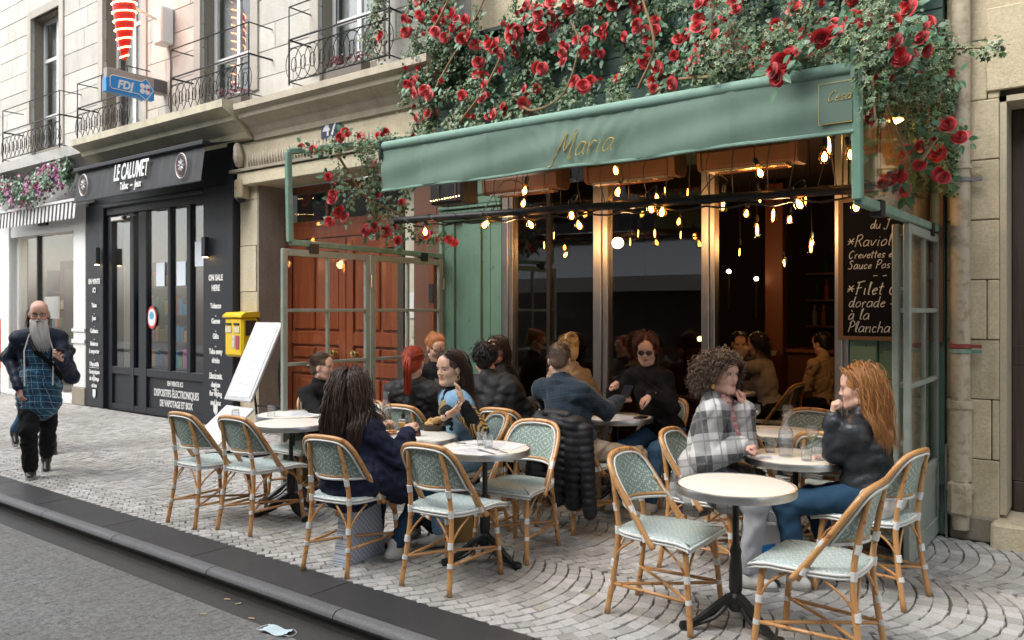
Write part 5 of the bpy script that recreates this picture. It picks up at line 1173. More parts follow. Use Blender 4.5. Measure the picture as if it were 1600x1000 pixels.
    for s in(-1,1):
        for f in(0,1): wrap(lp(s,f,.255),lp(s,f,.292),.0168); wrap(lp(s,f,Z-.012),lp(s,f,Z+.012),.0165)
        wrap(Vector((s*.148,-.200,.428)),Vector((s*.147,-.204,.47)),.0178); wrap(Vector((s*.143,-.213,.548)),Vector((s*.141,-.222,.59)),.0165)
        wrap(Vector((s*.213,-.07,.555)),Vector((s*.211,-.10,.60)),.0168); wrap(Vector((s*.222,-.0,.435)),Vector((s*.220,-.015,.47)),.0175)
    return t
chair0=make_chair(); _cu=[False]
def chair(x,y,face,label,group='rattan bistro chairs on the terrace'):
    """face: direction the seated person looks, as an angle in the ground plane"""
    o=chair0 if not _cu[0] else copy_tree(chair0); _cu[0]=True
    o.location=(x,y,0); o.rotation_euler=(0,0,face-PI/2); o['label']=label; o['category']='chair'; o['group']=group; return o
# ------------------------------------------------------------------ bistro tables
M_lam=mk('cream_laminate',(.70,.67,.59),.5,var=.02,bump=0); M_cast=mk('black_cast_iron',(.018,.018,.018),.35,metal=.2,bump=.25,bs=30)
M_band=mk('brushed_edge_band',(.60,.60,.59),.34,metal=1.0,bump=0,var=.04)
def make_table():
    t=thing('bistro_table','round bistro table','table',(0,0,0))
    m=MB(); m.lathe([(0,.700),(.285,.700),(.287,.728),(.283,.730),(0,.730)],48); m.obj('tabletop',M_lam,t,smooth=True)
    m=MB(); m.lathe([(.288,.692),(.299,.692),(.300,.70),(.300,.726),(.298,.731),(.2885,.7315),(.288,.729)],48,cap=False); m.obj('edge_band',M_band,t,smooth=True)
    m=MB(); m.lathe([(.07,.688),(.10,.692),(.10,.699)],12); m.bx(-.16,.16,-.015,.015,.682,.692); m.bx(-.015,.015,-.16,.16,.681,.691); m.obj('top_bracket',M_cast,t)
    m=MB(); m.lathe([(.03,.09),(.045,.11),(.05,.14),(.038,.165),(.028,.18),(.034,.20),(.033,.30),(.027,.37),(.031,.39),(.024,.41),(.0165,.43),(.0165,.682)],18); m.obj('column',M_cast,t,smooth=True)
    for k in range(3):
        a=PI/2+k*2*PI/3; c,s=math.cos(a),math.sin(a)
        P=[(.02,.15),(.07,.125),(.13,.085),(.19,.045),(.235,.022),(.262,.02)]; pp=spline([(c*r,s*r,z) for r,z in P],4)
        m=MB(); L=len(pp); m.tube(pp,[.034-.018*i/(L-1) for i in range(L)],8)
        for q in(-1,1): m.tube(spline([(c*.06-s*.03*q,s*.06+c*.03*q,.12),(c*.12-s*.028*q,s*.12+c*.028*q,.065),(c*.2-s*.01*q,s*.2+c*.01*q,.03)],3),.012,6)
        m.lathe([(.0,.045),(.028,.035),(.034,.015),(.026,.0)],10,(c*.262,s*.262,0)); m.obj('foot',M_cast,t,smooth=True)
    return t
table0=make_table(); _tu=[False]
def table(x,y,label,rz=0):
    o=table0 if not _tu[0] else copy_tree(table0); _tu[0]=True
    o.location=(x,y,0); o.rotation_euler=(0,0,rz); o['label']=label; o['group']='round bistro tables'; return o
T={'T1':(-1.585,-2.54),'T2':(-1.60,-1.56),'T3':(-3.30,-2.46),'T4':(-3.98,-2.40),'T5':(-5.24,-2.50),'T6':(-5.66,-2.16),'T7':(-3.38,-.62),'T8':(-2.02,-.62),'T9':(-4.75,-.95)}
table(*T['T1'],'empty cream round bistro table in the right foreground',.2)
table(*T['T2'],'round bistro table with carafe and glasses between plaid coat and leather jacket women',.9)
table(*T['T3'],'round bistro table set with two tumblers and white placemats, centre front',.5)
table(*T['T4'],'round bistro table with bread, oil bottle and carafe by the denim vest woman',1.1)
table(*T['T5'],'bare cream round bistro table beside the navy coat woman',.3)
table(*T['T6'],'round bistro table with two upturned tumblers near the menu stand',.7)
table(*T['T7'],'round bistro table with a white menu before the black sweater woman',.1)
table(*T['T8'],'round bistro table set with wine glasses in front of the doorway',.4)
table(*T['T9'],'round bistro table between the redhead and the ginger woman',.8)
def A(dx,dy): return math.atan2(dy,dx)
def cam_dir(lat,dep): # lateral (right), depth (away) -> world angle
    return math.atan2(.606*lat*-1*-1+ .795*dep if False else (lat*.606+dep*.795), lat*.795-dep*.606)
# ------------------------------------------------------------------ implicit-surface bodies
def np_mesh(name,V,F,mats,smooth=True,mi=None):
    me=bpy.data.meshes.new(name); V=np.asarray(V,dtype=np.float32); F=np.asarray(F,dtype=np.int32)
    me.vertices.add(len(V)); me.vertices.foreach_set('co',V.ravel()); k=F.shape[1]
    me.loops.add(F.size); me.loops.foreach_set('vertex_index',F.ravel()); me.polygons.add(len(F))
    me.polygons.foreach_set('loop_start',np.arange(0,F.size,k,dtype=np.int32)); me.polygons.foreach_set('loop_total',np.full(len(F),k,dtype=np.int32))
    for q in mats: me.materials.append(q)
    if mi is not None: me.polygons.foreach_set('material_index',np.asarray(mi,dtype=np.int32))
    if smooth: me.polygons.foreach_set('use_smooth',np.ones(len(F),dtype=bool))
    me.update(calc_edges=True); me.validate(); return me
def cone(a,b,ra,rb,k=.02,op=1): return ('c',np.array(a,float),np.array(b,float),ra,rb,k,op)
def ell(c,r,R=None,k=.03,op=1): return ('e',np.array(c,float),np.array(r,float),np.eye(3) if R is None else np.array(R,float),0,k,op)
def prim_d(p,P):
    if p[0]=='c':
        a,b,ra,rb=p[1:5]; ab=b-a; L=max(1e-9,float(ab@ab)); t=np.clip(((P-a)@ab)/L,0,1)
        return np.linalg.norm(P-a-t[:,None]*ab,axis=1)-(ra+(rb-ra)*t)
    c,r,R=p[1:4]; q=(P-c)@R; k0=np.linalg.norm(q/r,axis=1); k1=np.linalg.norm(q/(r*r),axis=1)
    return k0*(k0-1)/np.maximum(k1,1e-6)
def sdf(prims,P):
    d=np.full(len(P),1e3)
    for p in prims:
        di=prim_d(p,P); k=p[5]
        if p[6]>0:
            h=np.clip(.5+.5*(di-d)/k,0,1); d=di*(1-h)+d*h-k*h*(1-h)
        else:
            h=np.clip(.5-.5*(d+di)/k,0,1); d=d*(1-h)+(-di)*h+k*h*(1-h)
    return d
def surf(prims,h,disp=None,pad=.03):
    lo=np.full(3,1e9);hi=-lo
    for p in prims:
        if p[6]<0: continue
        if p[0]=='c':
            for q,r in((p[1],p[3]),(p[2],p[4])): lo=np.minimum(lo,q-r);hi=np.maximum(hi,q+r)
        else: r=p[2].max(); e=np.abs(p[3])@p[2]; lo=np.minimum(lo,p[1]-e);hi=np.maximum(hi,p[1]+e)
    lo-=pad;hi+=pad; B=4; nb=np.ceil((hi-lo)/(h*B)).astype(int)+1; n=nb*B
    cx=[lo[i]+h*(np.arange(nb[i])*B+(B-1)/2) for i in range(3)]
    C=np.stack(np.meshgrid(*cx,indexing='ij'),-1).reshape(-1,3); dc=sdf(prims,C).reshape(nb)
    D=np.repeat(np.repeat(np.repeat(dc,B,0),B,1),B,2).astype(np.float32)
    act=np.abs(dc)<(h*B*.87+.03); ai=np.argwhere(act)
    off=np.stack(np.meshgrid(*[np.arange(B)]*3,indexing='ij'),-1).reshape(-1,3)
    I=(ai[:,None,:]*B+off[None]).reshape(-1,3); P=lo+I*h
    d=sdf(prims,P)
    if disp is not None: d=d+disp(P)
    D[I[:,0],I[:,1],I[:,2]]=d
    S=D<0; c=[S[i:n[0]-1+i,j:n[1]-1+j,k:n[2]-1+k] for i in(0,1) for j in(0,1) for k in(0,1)]
    cnt=sum(x.astype(np.uint8) for x in c); cells=np.argwhere((cnt>0)&(cnt<8)); M=len(cells)
    idx=-np.ones(tuple(n-1),dtype=np.int32); idx[cells[:,0],cells[:,1],cells[:,2]]=np.arange(M)
    cor=[(i,j,k) for i in(0,1) for j in(0,1) for k in(0,1)]
    val={q:D[cells[:,0]+q[0],cells[:,1]+q[1],cells[:,2]+q[2]] for q in cor}
    acc=np.zeros((M,3));w=np.zeros(M)
    for q in cor:
        for ax in range(3):
            if q[ax]==0:
                q2=list(q);q2[ax]=1;q2=tuple(q2); a,b=val[q],val[q2]; m=(a<0)!=(b<0); t=np.where(m,a/np.where(m,(a-b),1),0)
                pt=np.tile(np.array(q,float),(M,1)); pt[:,ax]+=t; acc+=pt*m[:,None]; w+=m
    V=lo+(cells+acc/w[:,None])*h
    F=[]
    for ax in range(3):
        u,v=[(1,2),(2,0),(0,1)][ax]; sh=[slice(0,-1)]*3; s0=S[:-1,:-1,:-1]; sl=[slice(0,-1)]*3; sl[ax]=slice(1,None)
        s1=S[tuple(sl)]; E_=np.argwhere(s0!=s1); E_=E_[(E_[:,u]>0)&(E_[:,v]>0)]
        f=s0[E_[:,0],E_[:,1],E_[:,2]]
        def g(du,dv): q=E_.copy(); q[:,u]-=du;q[:,v]-=dv; return idx[q[:,0],q[:,1],q[:,2]]
        Q=np.stack([g(1,1),g(0,1),g(0,0),g(1,0)],1); Q[~f]=Q[~f][:,::-1]; F.append(Q)
    F=np.concatenate(F); F=F[(F>=0).all(1)]
    return V,F
def folds(amp,seed,sc=1.0):
    r=np.random.RandomState(seed); K=r.normal(size=(7,3))*np.array([28,28,34])*sc; ph=r.uniform(0,6,7); K2=r.normal(size=(7,3))*14
    def f(P):
        o=np.zeros(len(P))
        for i in range(7): o+=(np.sin(P@K[i]+ph[i]+1.8*np.sin(P@K2[i]+ph[-1-i])) if i%2 else 1.3-2.6*np.abs(np.sin(.5*(P@K[i])+ph[i]+1.6*np.sin(P@K2[i]+ph[-1-i]))))*(1 if i<4 else .5)
        return amp*o/3.0
    return f
def tubes(name,paths,rad,mat,parent,flat=.55):
    n,s,_=paths.shape; T=np.gradient(paths,axis=1); T/=np.maximum(1e-9,np.linalg.norm(T,axis=2,keepdims=True))
    up=np.tile(np.array([.31,.2,.93]),(n,s,1)); A_=np.cross(T,up); A_/=np.maximum(1e-6,np.linalg.norm(A_,axis=2,keepdims=True)); B_=np.cross(T,A_)
    R=rad[:,:,None]; ring=[paths+A_*R,paths+B_*R*flat,paths-A_*R,paths-B_*R*flat]; V=np.stack(ring,2).reshape(-1,3)
    i=np.arange(n)[:,None,None]*s*4; j=np.arange(s-1)[None,:,None]*4; k=np.arange(4)[None,None,:]; k2=(k+1)%4
    F=np.stack([i+j+k,i+j+k2,i+j+4+k2,i+j+4+k],-1).reshape(-1,4)
    o=bpy.data.objects.new(name,np_mesh(name,V,F,[mat])); return link(o,parent)
def unit(v): v=np.array(v,float); return v/max(1e-9,np.linalg.norm(v))
def hair_mat(name,a,b):
    t=NT(name); r=t.N('ShaderNodeNewGeometry').outputs['Random Per Island']; n=t.noise(t.coord(),14,4)
    c=t.mix(t.math('ADD',t.math('MULTIPLY',r,.6),t.math('MULTIPLY',n,.4)),a,b); t.set(c,.42); t.b.inputs['Specular IOR Level'].default_value=.45; return t.m
def skin_mat(name,c):
    t=NT(name);P=t.coord();n=t.noise(P,18,5); q=t.mix(n,tuple(k*.88 for k in c),tuple(min(1,k*1.08) for k in c)); q=t.mix(t.math('MULTIPLY',t.noise(P,7,2),.25),q,(c[0]*.95,c[1]*.68,c[2]*.6))
    t.set(q,.5); t.b.inputs['Subsurface Weight'].default_value=.12; t.b.inputs['Subsurface Scale'].default_value=.02; t.bump(t.noise(P,260,2),.08,.001); return t.m
SK={'fair':skin_mat('skin_fair',(.66,.43,.33)),'mid':skin_mat('skin_mid',(.55,.33,.23)),'olive':skin_mat('skin_olive',(.56,.36,.25)),'ruddy':skin_mat('skin_ruddy',(.62,.37,.28))}
M_lip=mk('lips',(.42,.14,.12),.4,bump=0); M_eye=mk('eye_white',(.42,.39,.37),.2,bump=0,var=.02); M_iris=mk('iris_brown',(.05,.025,.012),.1,bump=0)
M_frame=mk('dark_spectacle_frame',(.02,.015,.012),.3,bump=0); M_lens=glass_mat('spectacle_lens',(.85,.87,.87),1.5); M_sung=mk('dark_sun_lens',(.05,.03,.025),.12,bump=0)
def plaid(name,base,c2,c3,s=9.0,fuzz=.5):
    t=NT(name);x=t.sep(t.mapping(t.coord(),(s,s,s),(.15,.2,.3)))
    def band(v,f,w): return t.math('LESS_THAN',t.math('FRACT',t.math('MULTIPLY',v,f)),w)
    u=t.math('ADD',x[0],x[1]); a=band(u,1,.5); b=band(x[2],1,.5); c=t.mix(t.math('MULTIPLY',t.math('ADD',a,b),.5),base,c2)
    l=t.math('MAXIMUM',band(t.math('ADD',u,.2),2,.10),band(t.math('ADD',x[2],.2),2,.10)); c=t.mix(t.math('MULTIPLY',l,.7),c,c3)
    n=t.noise(t.coord(),70,4); c=t.mix(t.math('MULTIPLY',n,fuzz),c,base); t.set(c,.9); t.b.inputs['Sheen Weight'].default_value=.15; t.bump(n,.5,.004); return t.m
def cloth(name,c,rough=.85,var=.15,**k):
    m=mk(name,c,rough,var=var,scale=9,bump=.35,bs=140,**k); m.node_tree.nodes['Principled BSDF'].inputs['Specular IOR Level'].default_value=.18; return m
CL={'navy':cloth('navy_wool',(.018,.022,.045)),'black':cloth('black_cotton',(.012,.012,.013)),'charcoal':cloth('charcoal_jacket',(.030,.031,.033),.6),
'denim':cloth('blue_denim',(.05,.11,.19)),'lightdenim':cloth('light_blue_denim',(.19,.33,.46)),'darkdenim':cloth('dark_denim',(.02,.055,.10)),'beige':cloth('beige_coat',(.36,.26,.16)),
'khaki':cloth('khaki_trousers',(.30,.25,.19)),'grey':cloth('grey_knit',(.30,.27,.25)),'greyjean':cloth('washed_grey_jean',(.33,.34,.36),var=.4),
'shirt':plaid('blue_checked_shirt',(.005,.015,.030),(.007,.023,.044),(.035,.07,.10),22,.3),'plaidcoat':plaid('grey_black_plaid_wool',(.52,.52,.51),(.020,.021,.025),(.12,.12,.12),3.8,.2),
'flannel':plaid('teal_flannel',(.007,.030,.065),(.012,.09,.155),(.24,.40,.52),8.5,.2),'leather':mk('black_leather',(.018,.023,.029),.42,var=.35,scale=14,bump=.6,bs=35,bd=.008),
'anorak':cloth('navy_anorak',(.012,.018,.035),.5),'white':cloth('white_cotton',(.62,.62,.60)),'pink':cloth('pink_cuff',(.62,.12,.17)),'puffer':mk('black_puffer',(.014,.015,.018),.55,bump=.3,bs=40,Specular_IOR_Level=.3)}
M_shoeW=mk('white_sneaker',(.55,.54,.50),.5); M_shoeB=mk('black_boot',(.02,.02,.02),.35); M_sole=mk('rubber_sole',(.25,.24,.22),.8)

def ik(S,H,l1,l2,hint):
    S=np.array(S,float);H=np.array(H,float); d=H-S; L=np.linalg.norm(d); 
    if L>(l1+l2)*.998: H=S+d/L*(l1+l2)*.998; d=H-S; L=np.linalg.norm(d)
    a=(l1*l1-l2*l2+L*L)/(2*L); h=math.sqrt(max(0,l1*l1-a*a)); u=d/L; w=np.array(hint,float); w=w-u*(w@u); w=unit(w)
    return S+u*a+w*h,H
def hand_prims(W,d,n,side,curl=.3,spread=.1,sc=1.0,thumb=.5):
    d=unit(d); n=unit(np.array(n,float)-d*(np.array(n)@d)); x=np.cross(d,n)*side  # x: towards the thumb
    pr=[]; L=[.068,.078,.072,.055]
    W=np.array(W,float)
    pr.append(cone(W-d*.03,W+d*.01,.026*sc,.027*sc,.012))
    for i in range(4):
        k=W+d*(.088-.006*abs(i-1.2))*sc+x*(.031-.0205*i)*sc; pr.append(cone(W+x*(.016-.010*i)*sc,k,.0155*sc,.0115*sc,.014))
        an=0;p=k;c=curl*(1+.12*i); dd=unit(d+x*(1.4-i)*spread*.35)
        for j,(fl_,bend) in enumerate(((.44,1.15),(.31,1.45),(.25,.9))):
            an+=c*bend; q=p+(dd*math.cos(an)+n*math.sin(an))*L[i]*fl_*sc; pr.append(cone(p,q,(.0098-.0009*j)*sc,(.0090-.0009*j)*sc,.004)); p=q
    b=W+d*.022*sc+x*.024*sc; k1=b+unit(d*.75+x*.75*(1-thumb*.5)+n*.35)*.042*sc; k2=k1+unit(d*.95+x*.15*(1-thumb)+n*(.25+.5*curl*thumb))*.032*sc; k3=k2+unit(d*.9-x*.25*thumb+n*(.3+.6*curl*thumb))*.024*sc
    pr+= [cone(W+d*.0,b,.018*sc,.017*sc,.012),cone(b,k1,.0165*sc,.012*sc,.012),cone(k1,k2,.011*sc,.0098*sc,.004),cone(k2,k3,.0098*sc,.0075*sc,.004)]
    return pr
def head_prims(Hc,R,s=1.0,male=False,nose=1.0):
    f=lambda p: Hc+R@(np.array(p,float)*s)
    e=lambda c,r,k=.03: ell(f(c),np.array(r)*s,R,k)
    j=1.12 if male else 1.0
    pr=[e((0,-.014,.038),(.076,.094,.082)),e((0,.026,-.028),(.060,.062,.086),.04),e((0,.034,-.080),(.046*j,.046,.036*j),.03),
        cone(f((0,.074,-.103)),f((0,.070,-.098)),.017*j*s,.018*s,.02)]
    for q in(-1,1):
        pr.append(e((q*.036,.054,-.030),(.026,.026,.024),.03)); pr.append(cone(f((q*.055*j,.005,-.075)),f((q*.02,.066,-.100)),.018*s,.016*s,.025))
        pr.append(e((q*.077,-.006,-.014),(.011,.021,.032),.008))
    pr.append(cone(f((-.042,.078,.024)),f((.042,.078,.024)),.0105*s*j,.0105*s*j,.02)); pr.append(e((0,.058,.055),(.052,.034,.040),.03))
    for q in(-1,1): pr.append(ell(f((q*.032,.103,.004)),np.array((.019,.020,.013))*s,R,.012,-1))
    pr+= [cone(f((0,.086,.014)),f((0,.102*nose,-.026)),.0075*s,.0095*s,.012),e((0,.101*nose,-.030),(.0095,.0105,.008),.008)]
    for q in(-1,1): pr.append(e((q*.0105,.094,-.034),(.007,.010,.007),.007))
    pr+= [cone(f((-.018,.086,-.0575)),f((.018,.086,-.0575)),.0055*s,.0055*s,.006),cone(f((0,.091,-.0565)),f((0,.0915,-.0565)),.0065*s,.0065*s,.006),cone(f((-.014,.087,-.068)),f((.014,.087,-.068)),.0068*s,.0068*s,.006)]
    pr.append(cone(f((-.02,.094,-.0625)),f((.02,.094,-.0625)),.0018*s,.0018*s,.003)[:6]+(-1,))
    return pr
def locks(rs,Hc,R,s,obst,n,length,style,wave=.006,freq=40,steps=14,thick=.0042,gather=None,part=0.0,vol=.012,zmin=-.02,keep=None,face=True):
    """simulated hair: strands leave the scalp, slide over the head and shoulders and fall"""
    P=[];N_=[]
    while len(P)<n:
        v=unit(rs.normal(size=3)); 
        if v[2]<zmin/.08 and v[1]>-.3: continue
        if v[1]>.35 and v[2]<.50: continue
        if v[1]>.15 and v[2]<.20: continue
        if v[2]<-.45: continue
        p=np.array((0,-.014,.038))+v*np.array((.077,.095,.083)); P.append(p);N_.append(v)
    P=np.array(P)*s;N_=np.array(N_); 
    side=np.sign(P[:,0]-part*s+1e-4)
    Pw=Hc+P@R.T; Nw=N_@R.T; G_=np.array((0,0,-1.0))
    if style=='gather': tgt=Hc+R@(np.array(gather)*s)
    marg=.003+vol*rs.rand(n)**1.3+.03*(rs.rand(n)>.965); L=length*(.75+.4*rs.rand(n)); sl=L/(steps-1)
    path=[Pw+Nw*.001]; cur=Pw.copy(); ph=rs.uniform(0,6.28,n)
    lat=(R@np.array((1,0,0)))[None]*side[:,None]; back=(R@np.array((0,-1,0)))[None]
    for i in range(1,steps):
        tt=i/(steps-1)
        if style=='gather':
            to=tgt-cur; dist=np.linalg.norm(to,axis=1,keepdims=True); dirn=to/np.maximum(dist,1e-6)
            near=(dist[:,0]<.018); dirn=np.where(near[:,None],G_*1.0+back*.25,dirn*1.0+Nw*.15*(1-tt))
        elif style=='short': dirn=Nw*.7+back*.2*0+G_*.35+lat*.25+rs.normal(size=(n,3))*.35
        elif style=='crop': dirn=Nw*.5+G_*.5-back*.3
        elif style=='curly': dirn=Nw*(.65-.65*tt)+lat*.25+back*.15+G_*(.45+1.2*tt)+rs.normal(size=(n,3))*.6
        else:
            fr_=np.clip(P[:,1]/s/.06,0,1)[:,None]; dirn=lat*(.15+.85*fr_)*(1-tt)**2+back*((.25+1.1*fr_)*(1-tt)**1.5)+G_*(.45+tt)
        dirn=dirn/np.linalg.norm(dirn,axis=1,keepdims=True); nx=cur+dirn*sl[:,None]
        d=sdf(obst,nx); e=1e-3; g=np.stack([sdf(obst,nx+np.array(v)*e)-d for v in np.eye(3)],1)/e; g/=np.maximum(1e-6,np.linalg.norm(g,axis=1,keepdims=True))
        m_=marg*(1.0 if style!='gather' else .5)+(.010 if style=='gather' else 0); push=np.clip(m_-d,0,.05); nx=nx+g*push[:,None]
        if face:   # keep the face clear
            q=(nx-Hc)@R/s; bad=(q[:,1]>.025)&(np.abs(q[:,0])<.085)&(q[:,2]<.06)&(q[:,2]>-.16)
            nx=nx+(lat*.018+back*.030)*bad[:,None]
        cur=nx; w=wave*min(1,tt*2.2); off=np.stack([np.sin(freq*tt*L+ph),np.cos(freq*tt*L*.9+ph*1.7),0.3*np.sin(freq*tt*L*1.1+ph)],1)*w
        path.append(cur+off)
    path=np.stack(path,1); u=np.linspace(0,1,steps)[None]; rad=thick*(.75+.5*rs.rand(n))[:,None]*np.clip(1.15-u**2.2*1.05,.12,1)*np.clip(u*8+.5,0,1)
    return path,rad
def person(label,pelvis,face,head,hyaw,hpitch=0,hroll=0,s=1.0,male=False,skin='fair',hair=None,hairc=None,top='black',bottom='denim',shoes='W',hands=None,feet=None,stand=False,sleeve=True,coat=0,loose=0.0,group=None,collar=None,fsd=1,detail=True,knees=None,glasses=None,h=.0105,shw=1.0,curls=None,extra=None,legs=True,elbow=None,hn=None,cuff=None,El_=None,baggy=0.0):
    face=float(face); F3=np.array((math.cos(face),math.sin(face),0)); Rt=np.array((math.sin(face),-math.cos(face),0)); U=np.array((0,0,1.0))
    Pv=np.array(pelvis,float); Hc=np.array(head,float)
    hf=np.array((math.cos(hyaw)*math.cos(hpitch),math.sin(hyaw)*math.cos(hpitch),math.sin(hpitch))); hr=unit(np.cross(hf,U)); hu=np.cross(hr,hf)
    if hroll: c,s_=math.cos(hroll),math.sin(hroll); hr,hu=hr*c+hu*s_,hu*c-hr*s_
    R=np.stack([hr,hf,hu],1)
    Nk=Hc-U*.195*s-hf*.02+ (Pv-Hc)*np.array((.12,.12,0)); g=.94 if not male else 1.05; g*=s*shw
    Sh=[Nk+Rt*q*.165*g-U*.052 for q in(-1,1)]; 
    root=thing('person',label,'person',(Pv[0],Pv[1],0),0,group); base=np.array((Pv[0],Pv[1],0))
    seed=abs(hash((round(Pv[0],2),round(Pv[1],2))))%1000; rs=np.random.RandomState(seed)
    Hip=[Pv+Rt*q*.088*s for q in(-1,1)]
    lt,ls=.43*s,.42*s
    if feet is None: feet=[Pv*np.array((1,1,0))+F3*(.40+rs.uniform(-.05,.05))+Rt*q*.11+U*.075 for q in(-1,1)]
    feet=[np.array(f,float) for f in feet]; fdir=[F3]*2
    Kn=[];
    for q in(0,1):
        hint=F3*.4+U*1.0+Rt*(q*2-1)*.15 if not stand else F3+Rt*(q*2-1)*.05
        if knees is not None: k=np.array(knees[q]); Kn.append(k)
        else: k,ft=ik(Hip[q],feet[q],lt,ls,hint); Kn.append(k); feet[q]=ft
    if hands is None: hands=[Pv+F3*.30+Rt*q*.10+U*.16 for q in(-1,1)]
    El=[];Ha=[]
    for q in(0,1):
        hint=-U*.9+Rt*(q*2-1)*.5-F3*.25 if elbow is None else elbow[q]
        k,ht=ik(Sh[q],hands[q],.275*s,.245*s,hint)
        if El_ and q in El_: k,ht=np.array(El_[q],float),np.array(hands[q],float)
        El.append(k);Ha.append(ht)
    mid=(Pv+Nk)/2; sp=unit(Nk-Pv); Rb=np.stack([Rt,unit(F3-sp*(F3@sp)),sp],1)
    ch=Nk-sp*.17; torso=[ell(ch,(.150*g,.105*g,.175),Rb,.05),ell(mid-sp*.04+F3*.01,(.128*g,.100*g,.17),Rb,.06),ell(Pv+sp*.03,(.155*s,.118*s,.12),Rb,.06)]
    for q in(0,1): torso.append(cone(Nk+Rt*(q*2-1)*.04-U*.02,Sh[q],.052*g,.056*g,.05))
    if not male: 
        for q in(-1,1): torso.append(ell(ch+F3*.075*g+Rt*q*.065*g-sp*.03,(.052,.045,.052),Rb,.04))
    thigh=[];
    for q in(0,1):
        thigh+= [cone(Hip[q],Kn[q],.076*s,.047*s,.05),cone(Kn[q],feet[q]+U*.0,.046*s,.032*s,.02)]
    arms=[]
    for q in(0,1): arms+= [cone(Sh[q],El[q],.046*g,.037*g,.04),cone(El[q],Ha[q],.037*g,.0235*s,.03)]
    neck=[cone(Nk-U*.02,Hc-U*.07*s-hf*.022,.056*s*(1.12 if male else 1),.050*s*(1.12 if male else 1),.03)]
    hp=head_prims(Hc,R,s,male)
    # body: one mesh; torso and limbs, then a finer head, then fine hands
    V1,F1=surf(torso+[p for p in thigh]+arms+neck,.020); 
    V2,F2=surf(hp+[cone(Hc-U*.07*s-hf*.022,Nk,.0495*s*(1.12 if male else 1),.055*s*(1.12 if male else 1),.03)],.0052)
    VV=[V1,V2];FF=[F1,F2+len(V1)]; o=len(V1)+len(V2)
    for q in(0,1):
        d=unit(Ha[q]-El[q]); hd=(hn or {}).get(q,{}); dd=hd.get('d'); dd=unit(np.array(dd,float)) if dd is not None else d; n_=hd.get('n',-U+F3*.2)
        pr=hand_prims(Ha[q],dd,n_,(1 if q==1 else -1)*(-1),hd.get('curl',.35),hd.get('spread',.15),.97*s*(1.08 if male else .96),hd.get('thumb',.5)); pr.append(cone(Ha[q]-d*.06,Ha[q],.026*s,.024*s,.02))
        v,f=surf(pr,.0046,pad=.012); VV.append(v);FF.append(f+o);o+=len(v)
    V=np.concatenate(VV);F=np.concatenate(FF); cen=V[F].mean(1); q=(cen-Hc)@R/s
    lipm=((q[:,0]/.0225)**2+((q[:,2]+.0625)/.0105)**2<1)&(q[:,1]>.084)
    # ears/eyes
    b=bpy.data.objects.new('body',np_mesh('body',V-base,F,[SK[skin],M_lip],True,lipm.astype(int))); link(b,root)
    m=MB(); mi=MB()
    fw=lambda p: Vector(Hc+R@(np.array(p)*s)-base)
    RM3=Matrix([list(r) for r in R])
    lid=MB(); br=MB()
    for q in(-1,1):
        m.lathe([(0,-.0115),(.006,-.010),(.0105,-.005),(.0118,0),(.0105,.005),(.006,.010),(0,.0115)],10,fw((q*.0315,.0795,.004)))
        mi.lathe([(0,.0),(.0056,.0),(.0056,.0012),(0,.002)],10,fw((q*.0315,.0908,.002)),M=RM3@Matrix.Rotation(-PI/2,3,'X'))
        lid.tube([fw((q*.0315+.0165*math.cos(a),.089-.004*abs(math.cos(a)),.0045+.0075*math.sin(a))) for a in [PI*k/6 for k in range(7)]],.0021*s,5)
        br.tube([fw((q*(.014+.036*k/5),.091-.0028*k,.0215+.004*math.sin(k/5*PI)))for k in range(6)],[.0025,.0032,.0032,.003,.0025,.0014],5)
    eo=m.obj('eyes',M_eye,root,True); mi.obj('irises',M_iris,eo,True); lid.obj('eyelids',mk('lid_%s'%skin,(.16,.08,.06),.5,bump=0) if 'lid_'+skin not in bpy.data.materials else bpy.data.materials['lid_'+skin],eo,True); 
    if hairc is not None: br.obj('eyebrows',hairc if hair!='bald' else M_frame,root,True)
    if glasses:
        g2=MB()
        for q in(-1,1):
            g2.tube([fw((q*.033+.024*math.cos(a),.101-.006*abs(math.cos(a)) ,.003+.019*math.sin(a))) for a in [2*PI*k/14 for k in range(14)]],.0021,5,closed=True)
            g2.tube([fw((q*.057,.096,.008)),fw((q*.076,.03,.012)),fw((q*.078,-.01,.006))],.0018,4)
        g2.tube([fw((-.010,.102,.006)),fw((0,.105,.009)),fw((.010,.102,.006))],.002,4)
        go=g2.obj('glasses',M_frame,root,True)
        if glasses=='sun':
            l_=MB()
            for q in(-1,1): l_.lathe([(0,0),(.022,0),(.022,.001),(0,.0015)],14,fw((q*.033,.101,.003)),M=RM3@Matrix.Rotation(-PI/2,3,'X'))
            l_.obj('sun_lenses',M_sung,go)
    # clothing
    tp=[]
    lo=.012+loose
    for p in torso:
        if p[0]=='e': tp.append(('e',p[1],p[2]+lo,p[3],0,p[5],1))
        else: tp.append(cone(p[1],p[2],p[3]+lo,p[4]+lo,p[5]))
    if coat: 
        tp.append(cone(Pv+U*.05,Pv-U*coat*.5-F3*.03,.16*s+lo,.17*s+lo*1.5,.06)) if stand else tp.append(ell(Pv-U*.03-F3*.03,(.20*s+lo,.17,.13+coat*.3),Rb,.06))
        if not stand and coat>.15:
            for q in(0,1): tp.append(cone(Hip[q]+U*.01,Hip[q]+(Kn[q]-Hip[q])*.62,.105*s+lo,.09*s+lo,.05))
    sleeves=[]
    for q in(0,1):
        e=Ha[q]-unit(Ha[q]-El[q])*.015; a1=[cone(Sh[q],El[q],.049*g+lo,.043*g+lo,.028),cone(El[q],e,.043*g+lo,.031*s+lo*.9,.012),ell(El[q],np.array((.046,.046,.046))*g+lo,None,.012)]
        sleeves+=a1
